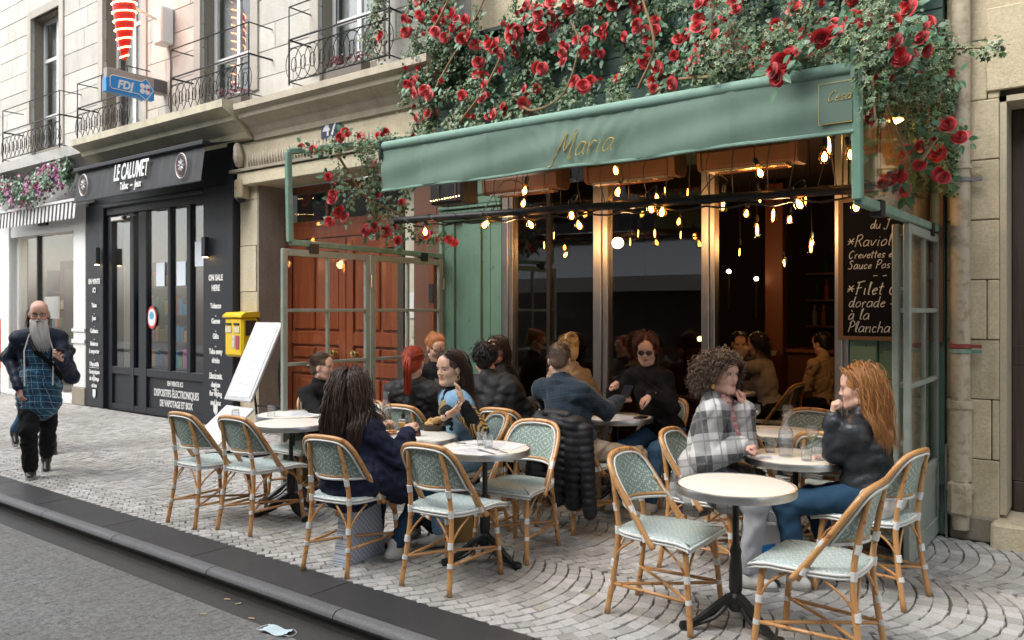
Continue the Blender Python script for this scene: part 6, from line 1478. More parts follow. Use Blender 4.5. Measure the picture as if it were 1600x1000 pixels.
    cp=[cone(Nk-U*.03,Nk+U*(.012 if collar is None else .05)+F3*0,.066*s+lo*.6,.060*s+lo*.4,.03)]
    V,F=surf(tp+(sleeves if sleeve else [])+cp,h,folds(.0075+.003*bool(coat),seed,1.1))
    # hem cut: drop nothing, surface is closed; cuffs end before the hands
    link(bpy.data.objects.new('jacket' if coat or collar else 'top',np_mesh('top',V-base,F,[CL[top]])),root)
    if legs:
        tr=[('e',torso[2][1]-U*.01,torso[2][2]+.008,Rb,0,.05,1)]
        for q in(0,1):
            an=feet[q]+unit(Kn[q]-feet[q])*.035
            tr+= [cone(Hip[q],Kn[q],.090*s+baggy*.5,.066*s+baggy,.05),cone(Kn[q],an,.064*s+baggy,.050*s+baggy*1.6,.03),ell(Kn[q],np.array((.062,.062,.062))*s+baggy,None,.03)]
        V,F=surf(tr,.012,folds(.0065,seed+1,1.2)); link(bpy.data.objects.new('trousers',np_mesh('trousers',V-base,F,[CL[bottom]])),root)
        for q in(0,1):
            fd=F3 if not stand else F3; ft=feet[q]; z0=max(.0,ft[2]-.075)
            tilt=U*0
            if z0>.03: fd=unit(F3*.75-U*.65)
            a=ft-U*.035; pr=[cone(a-fd*.045+U*.0,a+fd*.02,.036,.036,.03),cone(a+fd*.02-U*.004,a+fd*.135-U*.012,.037,.030,.03),cone(a,a+U*.06,.040,.044,.03)]
            V,F=surf(pr,.008); mt={'W':M_shoeW,'B':M_shoeB}[shoes]; sh=link(bpy.data.objects.new('shoe',np_mesh('shoe',V-base,F,[mt])),root)
            pr=[cone(a-fd*.05-U*.030,a+fd*.145-U*.032,.0,.0,.01)]
            m=MB(); L_=np.cross(fd,U); L_=unit(L_); c=[(a+fd*x+L_*y-np.cross(L_,fd)*(-.0)-U*.036*1.0-base) for x,y in((-.075,-.028),(-.075,.028),(.02,.036),(.12,.040),(.168,.018),(.168,-.018),(.12,-.040),(.02,-.036))]
            up=np.cross(L_,fd); n=len(c); m.add([tuple(x) for x in c]+[tuple(x+up*.022*(1 if up[2]>0 else -1)) for x in c],[tuple(range(n)),tuple(range(2*n-1,n-1,-1))]+[(i,(i+1)%n,n+(i+1)%n,n+i) for i in range(n)]); m.obj('sole',M_sole,sh)
    # hair
    obst=[ell(Hc+R@(np.array((0,-.014,.038))*s),np.array((.078,.096,.084))*s,R,.02),ell(Hc+R@(np.array((0,.0,-.04))*s),np.array((.066,.075,.08))*s,R,.02)]+cp+tp[:6]
    if hair and hair!='bald':
        infl={'crop':.004,'buzz':.003}.get(hair,.010); capc=[ell(Hc+R@(np.array((0,-.018,.040))*s),(np.array((.077,.093,.083))+infl)*s,R,.03),ell(Hc+R@(np.array((0,-.05,-.02))*s),(np.array((.066,.055,.075))+infl*.6)*s,R,.03)]
        capc.append(('e',Hc+R@(np.array((0,.115,-.03))*s),np.array((.072,.086,.088 if hair not in('crop','short') else .094))*s,R,0,.012,-1)); 
        capc.append(('e',Hc+R@(np.array((0,.01,-.10))*s),np.array((.12,.075,.055))*s,R,0,.02,-1)) if hair in('crop','short','gather','curlyshort') else None
        for q in(-1,1): capc.append(('e',Hc+R@(np.array((q*.085,.012,-.03))*s),np.array((.03,.035,.05))*s,R,0,.01,-1)) if hair in('crop','short','gather') else None
        if hair in('long','wavy'): capc+= [cone(Hc+R@np.array((0,-.045,-.02))*s,Nk-F3*.10-U*.06,.058,.06,.04)]
        capc=[c for c in capc if c]
        V,F=surf(capc,.006,folds(.0018,seed+3,2.5)); hb=link(bpy.data.objects.new('hair',np_mesh('hair',V-base,F,[hairc])),root)
        kw=dict(rs=rs,Hc=Hc,R=R,s=s,obst=obst)
        cfg={'long':dict(n=1500,length=.40,style='long',wave=.005,freq=16,thick=.0032,vol=.022,steps=16),'wavy':dict(n=1500,length=.42,style='long',wave=.012,freq=34,thick=.0034,vol=.040,steps=20),
             'bob':dict(n=1000,length=.20,style='long',wave=.004,freq=14,thick=.0032,vol=.018),'gather':dict(n=1000,length=.16,style='gather',wave=.0025,thick=.0024,vol=.008,steps=12),
             'crop':dict(n=900,length=.012,style='crop',wave=0,thick=.0022,steps=4,face=False),'short':dict(n=800,length=.040,style='short',wave=.003,freq=90,thick=.0034,steps=6,face=False),
             'curlyshort':dict(n=900,length=.050,style='curly',wave=.006,freq=160,thick=.0042,steps=9,face=False),'curly':dict(n=900,length=.15,style='curly',wave=.011,freq=110,thick=.0036,steps=16,vol=.02)}[hair]
        if extra: cfg.update({k:v for k,v in extra.items() if k in('n','length','wave','freq','vol','thick','part','gather','steps')})
        path,rad=locks(**kw,**cfg); tubes('hair_strands',path-base,rad,hairc,hb)
        if hair=='gather':
            gp=Hc+R@(np.array(cfg.get('gather'))*s); 
            if extra and extra.get('tail'):
                n=150; L=extra['tail']; P=[];cur=np.tile(gp,(n,1))+rs.normal(size=(n,3))*.010; P.append(cur.copy()); dr=np.tile(R@np.array((0,-1,-.15)),(n,1))+rs.normal(size=(n,3))*.16
                for i in range(13):
                    dr=dr*.72+np.array((0,0,-.5))+rs.normal(size=(n,3))*.03; dr/=np.linalg.norm(dr,axis=1,keepdims=True); nx=cur+dr*L/13; d=sdf(obst,nx); e=1e-3; gd=np.stack([sdf(obst,nx+np.array(v)*e)-d for v in np.eye(3)],1)/e; nx+=gd*np.clip(.012-d,0,.05)[:,None]; cur=nx; P.append(cur.copy())
                P=np.stack(P,1); u=np.linspace(0,1,14)[None]; tubes('ponytail',P-base,.0050*(1.1-u**2)*np.ones((n,1))+.0006,hairc,hb); m=MB(); m.lathe([(.016,-.008),(.02,0),(.016,.008)],10,Vector(gp-base)); m.obj('hair_tie',M_frame,hb)
            if extra and extra.get('bun'):
                n=160; P=[]; a0=rs.uniform(0,6.28,n); c0=unit(R@np.array((0,-1,.2)))
                ax1=R@np.array((1,0,0)); ax2=np.cross(c0,ax1); rr=extra['bun']
                for i in range(12): a=a0+i*.35; P.append(gp+c0*.02+(ax1[None]*np.cos(a)[:,None]+ax2[None]*np.sin(a)[:,None])*rr*(.6+.5*rs.rand(n,1)*0+.5*((a0%1)[:,None]))+c0[None]*rs.uniform(-.02,.03,n)[:,None])
                P=np.stack(P,1); tubes('hair_bun',P-base,.005*np.ones((n,12)),hairc,hb)
            if extra and extra.get('clip'):
                m=MB()
                for q in(-1,1):
                    m.tube(spline([Vector(gp-base+R@np.array((q*.03,.02,.0))),Vector(gp-base+R@np.array((q*.034,-.02,.005))),Vector(gp-base+R@np.array((q*.012,-.045,0)))],5),.006,6)
                m.tube([Vector(gp-base+R@np.array((-.03,.015,.0))),Vector(gp-base+R@np.array((.03,.015,0)))],.007,6); m.obj('claw_clip',mk('cream_clip',(.62,.5,.42),.3,bump=0),hb,True)
    root['_h']=0; del root['_h']
    return root,dict(Hc=Hc,R=R,base=base,Nk=Nk,Sh=Sh,El=El,Ha=Ha,Kn=Kn,feet=feet,F3=F3,Rt=Rt,obst=obst,tp=tp,torso=torso,Rb=Rb,sp=sp,Pv=Pv,fw=fw,cp=cp,sleeves=sleeves,rs=rs,g=g)
D2R=math.pi/180
HB=dict(black=hair_mat('hair_black',(.008,.007,.007),(.022,.018,.016)),dbrown=hair_mat('hair_dark_brown',(.018,.010,.007),(.07,.038,.025)),red=hair_mat('hair_bright_red',(.20,.018,.006),(.42,.06,.02)),ginger=hair_mat('hair_ginger',(.34,.11,.03),(.55,.24,.08)),
 brown=hair_mat('hair_brown',(.07,.04,.025),(.16,.10,.06)),auburn=hair_mat('hair_auburn_blonde',(.22,.075,.02),(.55,.28,.10)),curl=hair_mat('hair_grey_brown',(.045,.028,.018),(.17,.11,.075)),blonde=hair_mat('hair_blonde',(.40,.24,.09),(.60,.42,.2)),white=hair_mat('beard_grey',(.30,.285,.26),(.72,.70,.66)),shortb=hair_mat('hair_short_brown',(.07,.045,.03),(.12,.08,.055)))
def towards(a,b): return math.atan2(b[1]-a[1],b[0]-a[0])
# chairs (x, y, facing)
chair(-5.65,-2.94,92*D2R,'empty rattan chair, leftmost of the front row, back to the kerb')
chair(-5.18,-2.82,96*D2R,'empty rattan chair, second from left in the front row, at the bare cream table')
chair(-3.944,-3.02,99*D2R,'rattan chair under the woman with long dark hair and navy coat')
chair(-3.235,-2.86,95*D2R,'empty rattan chair, back to the camera, right of the navy coat woman')
chair(-3.25,-2.17,-84*D2R,'empty rattan chair facing the camera behind the table with two tumblers')
chair(-1.955,-2.59,1*D2R,'empty rattan chair left of the empty front table, in the right foreground')
chair(-1.15,-2.62,178*D2R,'empty rattan chair right of the empty front table, back towards the screen')
chair(-1.17,-1.57,170*D2R,'rattan chair under the woman in the black leather jacket')
chair(-2.10,-1.71,4*D2R,'rattan chair under the woman in the plaid coat')
chair(-3.31,-1.36,84*D2R,'rattan chair with the black puffer jacket hung over its back')
chair(-3.2,-.30,-95*D2R,'rattan chair under the black sweater woman')
chair(-1.95,-.36,-92*D2R,'empty rattan chair facing the camera before the doorway')
chair(-2.12,-1.06,88*D2R,'empty rattan chair with its back to the carafe table, left of the wine glass')
chair(-1.52,-1.03,92*D2R,'empty rattan chair with its back to the carafe table, right of the wine glass')
chair(-5.62,-2.06,-88*D2R,'empty rattan chair facing the camera behind the upturned tumblers')
chair(-5.12,-2.04,-95*D2R,'empty rattan chair facing the camera, half hidden by long dark hair')
chair(-4.72,-1.60,98*D2R,'rattan chair under the redhead with a ponytail')
chair(-3.95,-1.30,98*D2R,'rattan chair under the man with curly black hair')
chair(-3.86,-1.97,-120*D2R,'rattan chair under the woman in the denim vest')
chair(-3.82,-.50,175*D2R,'rattan chair under the person in the beige coat')
chair(-5.70,-1.72,-5*D2R,'rattan chair under the girl with the claw clip')
table(-1.45,-.70,'small round table set with glasses at the right before the doorway',.6)
table(-4.28,-.86,'round bistro table between the curly haired man and the woman in glasses',.2)
U3=np.array((0,0,1.0))
# 1 bearded man walking
r,q=person('bald bearded man in glasses, navy anorak and teal plaid shirt, walking with a phone',(-8.36,-3.07,.90),-24*D2R,(-8.27,-3.11,1.585),-24*D2R,-.16,male=True,skin='ruddy',hair='bald',hairc=HB['white'],top='flannel',bottom='black',shoes='B',stand=True,coat=.30,loose=.004,sleeve=False,shw=.93,
 feet=[tuple(G(72,733,.0)+Vector((0,0,.075))),tuple(G(48,746,.0)+Vector((0,0,.075)))],hands=[tuple(PD(96,563,7.42)),tuple(PD(30,606,7.62))],El_={0:tuple(PD(112,588,7.66)),1:tuple(PD(17,560,7.78))},baggy=.010,hn={0:dict(d=(.45,-.55,.35),n=(.5,-.6,.4),curl=.55),1:dict(d=(.1,.1,-1),n=(0,1,0),curl=.3)},glasses='clear')
BR=r;bq=q
F3,Rt=q['F3'],q['Rt']
tp=[]
for p in q['tp'][:5]:
    tp.append(('e',p[1]-F3*.012,p[2]+.014,p[3],0,p[5],1) if p[0]=='e' else cone(p[1],p[2],p[3]+.016,p[4]+.016,p[5]))
tp.append(cone(q['Pv']+U3*.05,q['Pv']-U3*.06-F3*.02,.155,.155,.05))
cut=[('e',q['Pv']+U3*.16+F3*.20,np.array((.105,.16,.50)),q['Rb'],0,.015,-1)]
sl=[cone(p[1],p[2],p[3]+.004,p[4]+.004,.02) if p[0]=='c' else ell(p[1],p[2]+.004,None,.03) for p in q['sleeves']]
V,F=surf(tp+cut+sl,.0105,folds(.005,77)); link(bpy.data.objects.new('anorak',np_mesh('anorak',V-q['base'],F,[CL['anorak']])),r)
m=MB()   # white piping down the open front
for s_ in(-1,1):
    m.tube([Vector(np.array(q['Nk'])+F3*(.10)+Rt*s_*.075-U3*.0-q['base']),Vector(q['Pv']+F3*.165+Rt*s_*.12+U3*.33-q['base']),Vector(q['Pv']+F3*.175+Rt*s_*.115+U3*.0-q['base'])],.007,5)
m.obj('white_piping',M_bind,r)
m=MB(); pts=[q['Nk']+Rt*.10+F3*.06,q['Nk']-U3*.16+F3*.165+Rt*.03,q['Pv']+U3*.22+F3*.18-Rt*.09,q['Pv']+U3*.05+F3*.08-Rt*.2]; m.tube([Vector(p-q['base']) for p in pts],.013,5,flat=2.2); m.obj('bag_strap',CL['black'],r)
# beard
rs=q['rs'];n=420;Hc,R=q['Hc'],q['R']; P0=[]
while len(P0)<n:
    a=rs.uniform(-1.35,1.35); z=rs.uniform(-.115,-.045); y=.02+.068*math.cos(a)*(1 if z<-.05 else .95); x=.066*math.sin(a)
    if abs(x)<.024 and z>-.066 and z<-.052: continue
    P0.append((x,y,z))
P0=np.array(P0); cur=Hc+P0@R.T; fl=R@np.array((0,.55,-.6)); path=[cur.copy()]; L=.26*(.55+.5*rs.rand(n))
drift=np.array((.0,0,0))+ (R@np.array((-.30,0,0)))
for i in range(13):
    t_=i/12; d_=(fl[None]*(1-t_)*.8+np.array((0,0,-1))[None]*(.5+t_)+ (R@np.array((1,0,0)))[None]*(P0[:,0:1]*(2.5*(1-t_)-4.0*t_))+drift[None]*t_*1.3); d_+=rs.normal(size=(n,3))*.07; d_/=np.linalg.norm(d_,axis=1,keepdims=True); cur=cur+d_*(L/13)[:,None]; path.append(cur.copy())
P=np.stack(path,1); u=np.linspace(0,1,14)[None]; tubes('beard',P-q['base'],.0055*(1.05-u**2)*np.ones((n,1))+.0008,HB['white'],r)
m=MB(); 
for s_ in(-1,1): m.tube(spline([q['fw']((0,.098,-.050)),q['fw']((s_*.018,.100,-.052)),q['fw']((s_*.036,.088,-.066))],4),[.006,.008,.008,.008,.007,.006,.005,.004,.003],6)
m.obj('moustache',HB['white'],r,True)
o=MB(); hd=q['Ha'][0]; o.box((0,0,0),(.075,.009,.15),ch=.003); ph=o.obj('phone',M_frame,None); 
ph.location=Vector(hd)+Vector((.05,-.045,.05)); ph.rotation_euler=(.5,.3,-24*D2R+PI/2); tag(ph,'dark smartphone in the hand of the bearded man','phone')
m=MB(); m.box((0,-.0055,0),(.068,.002,.14)); m.obj('screen',mk('phone_screen',(.02,.02,.03),.08,bump=0),ph)
# 2 walker behind
person('passer-by in blue jeans and black boots, mostly hidden behind the bearded man',(-9.98,-2.42,.90),-14*D2R,(-9.93,-2.43,1.52),-14*D2R,0,hair='bob',hairc=HB['dbrown'],top='charcoal',bottom='denim',shoes='B',stand=True,coat=.1,feet=[(-10.42,-2.50,.20),(-9.62,-2.40,.085)],hands=[(-9.9,-2.2,.95),(-9.95,-2.62,.95)])
# 3 girl with claw clip
person('girl in a black hoodie, brown hair held by a cream claw clip',(-5.74,-1.74,.53),-4*D2R,(-5.69,-1.82,1.115),28*D2R,-.08,s=.95,hair='gather',hairc=HB['brown'],top='black',bottom='black',extra=dict(gather=(0,-.105,.0),bun=.025,clip=True),hands=[(-5.38,-1.68,.84),(-5.38,-1.88,.84)],collar=1,loose=.01)
# 4 navy coat long dark hair, back to camera
person('woman with long wavy dark hair in a navy coat, back to the camera',(-3.935,-2.99,.55),97*D2R,(-3.99,-2.99,1.105),128*D2R,-.05,skin='olive',hair='wavy',hairc=HB['dbrown'],top='navy',bottom='darkdenim',coat=.2,loose=.016,extra=dict(length=.44,vol=.035,n=2200,wave=.009),hands=[(-4.12,-2.62,.80),(-3.80,-2.66,.80)],feet=[(-4.05,-2.72,.075),(-3.78,-2.80,.075)])
# 5 redhead ponytail
person('woman with a bright red ponytail in a charcoal jacket, back to the camera',(-4.72,-1.58,.55),112*D2R,(-4.68,-1.70,1.185),115*D2R,-.1,hair='gather',hairc=HB['red'],top='charcoal',bottom='denim',loose=.02,coat=.05,extra=dict(gather=(.0,-.10,.035),tail=.30,n=700),hands=[(-4.98,-1.26,.80),(-4.72,-1.22,.80)],shw=1.08)
# 6 ginger woman looking down
person('young woman with pinned up ginger hair in a black turtleneck looking down',(-5.28,-.56,.56),-68*D2R,(-5.28,-.78,1.26),-22*D2R,-.45,hroll=-.08,hair='gather',hairc=HB['ginger'],top='black',bottom='black',collar=1,extra=dict(gather=(0,-.085,.07),bun=.03,n=650),hands=[(-5.0,-.88,.84),(-5.25,-.98,.84)])
# 7 denim vest
r,q=person('young woman with long straight dark hair and a light denim vest, gesturing with both hands',(-3.83,-1.96,.56),-128*D2R,(-3.93,-2.09,1.192),-96*D2R,-.05,skin='olive',hair='long',hairc=HB['dbrown'],top='black',bottom='lightdenim',collar=1,extra=dict(length=.40,n=1700),hands=[tuple(PD(722,630,5.55)),tuple(PD(698,652,5.5))],hn={0:dict(d=(-.15,.0,1),n=(-.6,-.5,0),curl=.22,spread=.3),1:dict(d=(.75,.25,.45),n=(-.2,.3,.9),curl=.12,spread=.2)},elbow=[np.array((.9,-.2,-.6)),np.array((-.6,.3,-.9))],
 feet=[(-3.72,-2.42,.09),(-4.05,-2.38,.09)])
vp=[('e',p[1],p[2]+.014,p[3],0,p[5],1) if p[0]=='e' else cone(p[1],p[2],p[3]+.018,p[4]+.03,p[5]) for p in q['tp'][:5]]
vp.append(ell(q['Pv']-U3*.02,(.20,.17,.16),q['Rb'],.05))
for s_ in(0,1): vp.append(cone(q['Sh'][s_],q['Sh'][s_]+(q['El'][s_]-q['Sh'][s_])*.22,.075,.085,.02))
ct=[('e',q['Pv']+U3*.30+q['F3']*.20,np.array((.045,.16,.55)),q['Rb'],0,.012,-1)]+[cone(q['Nk'],q['Nk']+U3*.2,.075,.09,.01)[:6]+(-1,)]
V,F=surf(vp+ct,.010,folds(.007,31)); vo=link(bpy.data.objects.new('denim_vest',np_mesh('denim_vest',V-q['base'],F,[CL['lightdenim']])),r)
M_stripe=NT('black_gold_stripes'); 
_t=M_stripe; w_=_t.N('ShaderNodeTexWave'); w_.inputs['Scale'].default_value=16; w_.inputs['Distortion'].default_value=5; _t.put(w_.inputs['Vector'],_t.coord()); _t.set(_t.ramp(w_.outputs[0],[(.5,(.012,.012,.012)),(.58,(.42,.26,.07))]),.7); M_stripe=_t.m
for s_ in(0,1):
    a,b=q['Sh'][s_],q['El'][s_]; V,F=surf([cone(a+(b-a)*.25,b,.072,.062,.02),cone(b,b+(q['Ha'][s_]-b)*.25,.064,.056,.02)],.009,folds(.006,12)); link(bpy.data.objects.new('striped_sleeve',np_mesh('striped_sleeve',V-q['base'],F,[M_stripe])),r)
m=MB(); 
for s_ in(-1,1): m.tube([q['fw']((s_*.08+.016*math.cos(a)*0,-.0+.016*math.cos(a),-.062+.018*math.sin(a))) for a in [2*PI*k/14 for k in range(14)]],.0022,5,closed=True)
m.obj('hoop_earring',M_gold,r,True)
# 8 curly black hair man
person('man with curly black hair in a black hooded jacket, back to the camera',(-3.97,-1.32,.56),112*D2R,(-4.16,-1.40,1.225),118*D2R,-.1,male=True,skin='mid',hair='curlyshort',hairc=HB['black'],top='charcoal',bottom='black',coat=.05,loose=.022,collar=1,hands=[(-4.28,-1.02,.82),(-4.0,-.98,.82)],extra=dict(length=.06,n=1100))
# 9 woman with glasses
person('woman with dark hair and black glasses in a black zip jacket, facing left',(-4.50,-.42,.57),-150*D2R,(-4.66,-.62,1.25),-104*D2R,-.12,skin='mid',hair='bob',hairc=HB['dbrown'],top='black',bottom='black',collar=1,loose=.012,glasses='clear',extra=dict(length=.22,n=700),hands=[(-4.65,-.85,.84),(-4.78,-.72,.84)])
# 10 man in blue checked shirt
r,q=person('man with short hair in a blue checked shirt, back to the camera, holding a phone',(-3.34,-1.30,.56),86*D2R,(-3.49,-1.32,1.235),118*D2R,-.30,male=True,skin='fair',hair='crop',hairc=HB['shortb'],top='shirt',bottom='khaki',loose=.010,collar=1,hands=[(-3.62,-.90,.86),(-3.20,-.90,.90)],feet=[(-3.42,-.92,.075),(-2.98,-1.00,.075)],shw=1.06,extra=dict(n=1500,length=.016))
o=MB(); o.box((0,0,0),(.075,.15,.009),ch=.003); ph=o.obj('phone',M_frame,None); ph.location=(-3.17,-.83,.97); ph.rotation_euler=(.6,0,.2); tag(ph,'dark phone held by the man in the blue checked shirt','phone'); m=MB(); m.box((0,0,.0055),(.068,.14,.001)); m.obj('screen',bpy.data.materials['phone_screen'],ph)
# puffer jacket over his chair back
J=thing('puffer_jacket','black quilted puffer jacket hung over a rattan chair back','jacket',(-3.29,-1.62,0))
fwd=np.array((math.cos(84*D2R),math.sin(84*D2R),0)); rt=np.array((math.sin(84*D2R),-math.cos(84*D2R),0)); b0=np.array((-3.29,-1.62,0))
def quilt(P):
    return -.006*np.abs(np.sin((P[:,2]+.02*np.sin(P[:,0]*9))*math.pi/.052))+folds(.004,5)(P)
pr=[cone(rt*-.17+U3*.80,rt*.17+U3*.80,.045,.045,.04),cone(rt*-.17+U3*.80-fwd*.01,rt*-.16+U3*.33-fwd*.04,.060,.055,.05),cone(rt*.0+U3*.80-fwd*.03,rt*.02+U3*.26-fwd*.06,.065,.060,.08),cone(rt*.15+U3*.80-fwd*.01,rt*.17+U3*.25-fwd*.04,.060,.060,.06),cone(rt*.24+U3*.76-fwd*.0,rt*.31+U3*.20-fwd*.03,.055,.045,.012),cone(rt*-.235+U3*.74,rt*-.27+U3*.34,.048,.04,.012)]
V,F=surf([('c',p[1]+b0*0,p[2],p[3],p[4],p[5],p[6]) for p in pr],.0085,quilt); link(bpy.data.objects.new('quilted_shell',np_mesh('quilted_shell',V,F,[CL['puffer']])),J)
V,F=surf([cone(rt*-.10+U3*.86-fwd*.02,rt*.10+U3*.86-fwd*.02,.035,.035,.03)],.008); link(bpy.data.objects.new('collar',np_mesh('collar',V,F,[CL['puffer']])),J)
# 11 beige coat blonde
person('blonde person in a beige coat, partly hidden behind the man in checked shirt',(-3.86,-.50,.56),170*D2R,(-3.90,-.58,1.26),150*D2R,-.2,hair='gather',hairc=HB['blonde'],top='beige',bottom='black',coat=.1,loose=.02,collar=1,extra=dict(gather=(0,-.07,.09),bun=.05,n=500),hands=[(-4.1,-.55,.84),(-4.0,-.30,.84)])
# 12 black sweater woman with sunglasses
r,q=person('woman with dark bob and tinted glasses in a black sweater',(-3.12,-.26,.57),-88*D2R,(-3.225,-.40,1.285),-68*D2R,-.30,skin='fair',hair='bob',hairc=hair_mat('hair_mahogany',(.05,.015,.010),(.15,.05,.03)),top='black',bottom='denim',glasses='sun',loose=.010,shw=1.02,hands=[(-3.05,-.66,.93),(-3.42,-.62,.96)],hn={0:dict(d=(-.5,-.5,-.45),n=(0,.2,-1),curl=.4),1:dict(d=(.35,-.5,.45),n=(.4,.3,-.6),curl=.7)},feet=[(-3.02,-.72,.075),(-3.30,-.78,.075)],extra=dict(length=.13))
# 13 plaid coat woman
r,q=person('curly haired woman in a black and white plaid coat, phone at her ear',(-2.13,-1.71,.56),10*D2R,(-1.995,-1.735,1.225),-18*D2R,-.02,skin='ruddy',hair='curly',hairc=HB['curl'],top='plaidcoat',bottom='greyjean',coat=.28,loose=.019,collar=1,shw=1.05,hands=[tuple(PD(1163,636,4.98)),tuple(PD(1158,696,4.83))],elbow=[np.array((.3,-.1,-1)),np.array((-.2,-.5,-.9))],hn={0:dict(d=(-.12,-.02,1),n=(-1,-.2,.1),curl=.62,thumb=.2),1:dict(d=(.95,.1,-.05),n=(0,0,-1),curl=.75)},feet=[(-1.70,-1.62,.075),(-1.76,-1.92,.075)],extra=dict(length=.20,n=2600))
for s_ in(0,1):
    hd=q['Ha'][s_]; d=unit(hd-q['El'][s_]); V,F=surf([cone(hd-d*.07,hd-d*.012,.037,.036,.01)],.006,folds(.002,4,2)); link(bpy.data.objects.new('pink_cuff',np_mesh('pink_cuff',V-q['base'],F,[CL['pink']])),r)
fr=q['F3']; Nk=q['Nk']; M_scarf=plaid('pink_patterned_scarf',(.45,.30,.24),(.36,.10,.12),(.05,.04,.05),22,.3)
V,F=surf([cone(Nk+fr*.07-U3*.0,Nk+fr*.13-U3*.28+q['Rt']*.02,.030,.042,.03),cone(Nk+fr*.06+q['Rt']*.05,Nk+fr*.125+q['Rt']*.06-U3*.2,.026,.030,.02),cone(Nk-q['Rt']*.05+fr*.03+U3*.03,Nk+q['Rt']*.05+fr*.05+U3*.03,.04,.04,.03)],.008,folds(.006,8,1.6)); link(bpy.data.objects.new('scarf',np_mesh('scarf',V-q['base'],F,[M_scarf])),r)
V,F=surf([cone(Nk+fr*.05+q['Rt']*.085+U3*.02,Nk+fr*.115+q['Rt']*.10-U3*.20,.022,.030,.02),cone(Nk+fr*.05-q['Rt']*.085+U3*.02,Nk+fr*.115-q['Rt']*.10-U3*.20,.022,.030,.02),cone(Nk-fr*.06-q['Rt']*.06+U3*.02,Nk-fr*.06+q['Rt']*.06+U3*.02,.03,.03,.03)],.009,folds(.003,9)); link(bpy.data.objects.new('coat_lapel',np_mesh('coat_lapel',V-q['base'],F,[CL['plaidcoat']])),r)
m=MB(); c=q['fw']((.085,.0,-.075)); m.lathe([(0,-.014),(.012,-.010),(.014,0),(.01,.012),(0,.014)],10,c); m.obj('earring',M_gold,r,True)
o=MB(); o.box((0,0,0),(.074,.009,.15),ch=.003); ph=o.obj('phone',M_frame,None); p_=Vector(q['Ha'][0])+Vector((-.035,.02,.075)); ph.location=p_; ph.rotation_euler=(.1,.15,10*D2R+PI/2); tag(ph,'dark phone held to the ear by the plaid coat woman','phone'); m=MB(); m.box((0,-.0055,0),(.068,.001,.14)); m.obj('screen',bpy.data.materials['phone_screen'],ph)
# 14 leather jacket woman
r,q=person('woman with long auburn hair in a black leather jacket, chin resting on her hand',(-1.17,-1.57,.56),174*D2R,(-1.235,-1.56,1.165),190*D2R,-.08,skin='fair',hair='wavy',hairc=HB['auburn'],top='leather',bottom='darkdenim',loose=.012,collar=1,shw=1.04,extra=dict(length=.36,vol=.032,n=2000,thick=.0030,wave=.009),hands=[tuple(PD(1301,652,4.60)),tuple(PD(1300,712,4.85))],El_={0:tuple(PD(1304,704,4.62)),1:tuple(PD(1350,700,4.95))},hn={0:dict(d=(.05,.05,.95),n=(.8,.3,.0),curl=.8),1:dict(d=(-.5,-.6,0),n=(0,0,-1),curl=.3)},feet=[(-1.52,-1.78,.075),(-1.40,-1.45,.075)])
V,F=surf([cone(q['Pv']+q['Rt']*-.12-q['F3']*.06+U3*-.02,q['Pv']+q['Rt']*.12-q['F3']*.06-U3*.02,.10,.10,.03)],.010,folds(.006,15,1.5)); link(bpy.data.objects.new('white_shirt_hem',np_mesh('white_shirt_hem',V-q['base'],F,[CL['white']])),r)
# people inside
person('seated diner in a pale grey top inside the dark doorway, hand to face',(-3.0,2.0,.56),175*D2R,(-3.15,1.98,1.25),185*D2R,-.2,hair='bob',hairc=HB['black'],top='grey',bottom='black',hands=[(-3.26,1.90,1.18),(-3.4,2.1,.80)],extra=dict(n=350))
person('diner in an orange lit top sitting behind the pale grey top diner inside',(-2.7,2.9,.56),160*D2R,(-2.75,2.9,1.24),160*D2R,-.2,male=True,hair='short',hairc=HB['black'],top='beige',bottom='black',extra=dict(n=350))
person('diner in dark clothes at the left inside the dark doorway',(-3.5,2.4,.56),-60*D2R,(-3.5,2.35,1.24),-60*D2R,-.2,male=True,hair='short',hairc=HB['black'],top='charcoal',bottom='black',extra=dict(n=350))
chair(-2.98,2.02,175*D2R,'rattan chair under the pale grey top diner inside')
t=table(-3.35,2.15,'round table inside the dark doorway',.2)
# ------------------------------------------------------------------ table things
M_gl=glass_mat('tumbler_glass',(.965,.975,.98),1.6,pale_haze=.10); M_wat=glass_mat('water',(.95,.97,.98),1.0)
def tumbler(x,y,z,label,inv=False):
    t=thing('tumbler',label,'glass',(x,y,z),R_.uniform(0,3),'glass tumblers on the tables'); pr=[(.027,.0),(.029,.004),(.031,.045),(.037,.09),(.0355,.09),(.029,.046),(.026,.010),(0,.009)]
    if inv: pr=[(a,.092-b) for a,b in pr]
    m=MB(); m.lathe(pr,10,cap=True); m.obj('glass_wall',M_gl,t)
    m=MB(); zz=.004 if not inv else .088; m.lathe([(.0,zz-.003),(.027,zz-.003),(.027,zz+.003),(0,zz+.003)],10); 
    for k in range(10):
        a=2*PI*k/10; c,s=math.cos(a),math.sin(a); z0,z1=(.008,.05) if not inv else (.042,.084); m.tube([(c*.031,s*.031,z0),(c*.033,s*.033,z1)],.0014,3)
    m.obj('cut_base',M_gl,t); return t
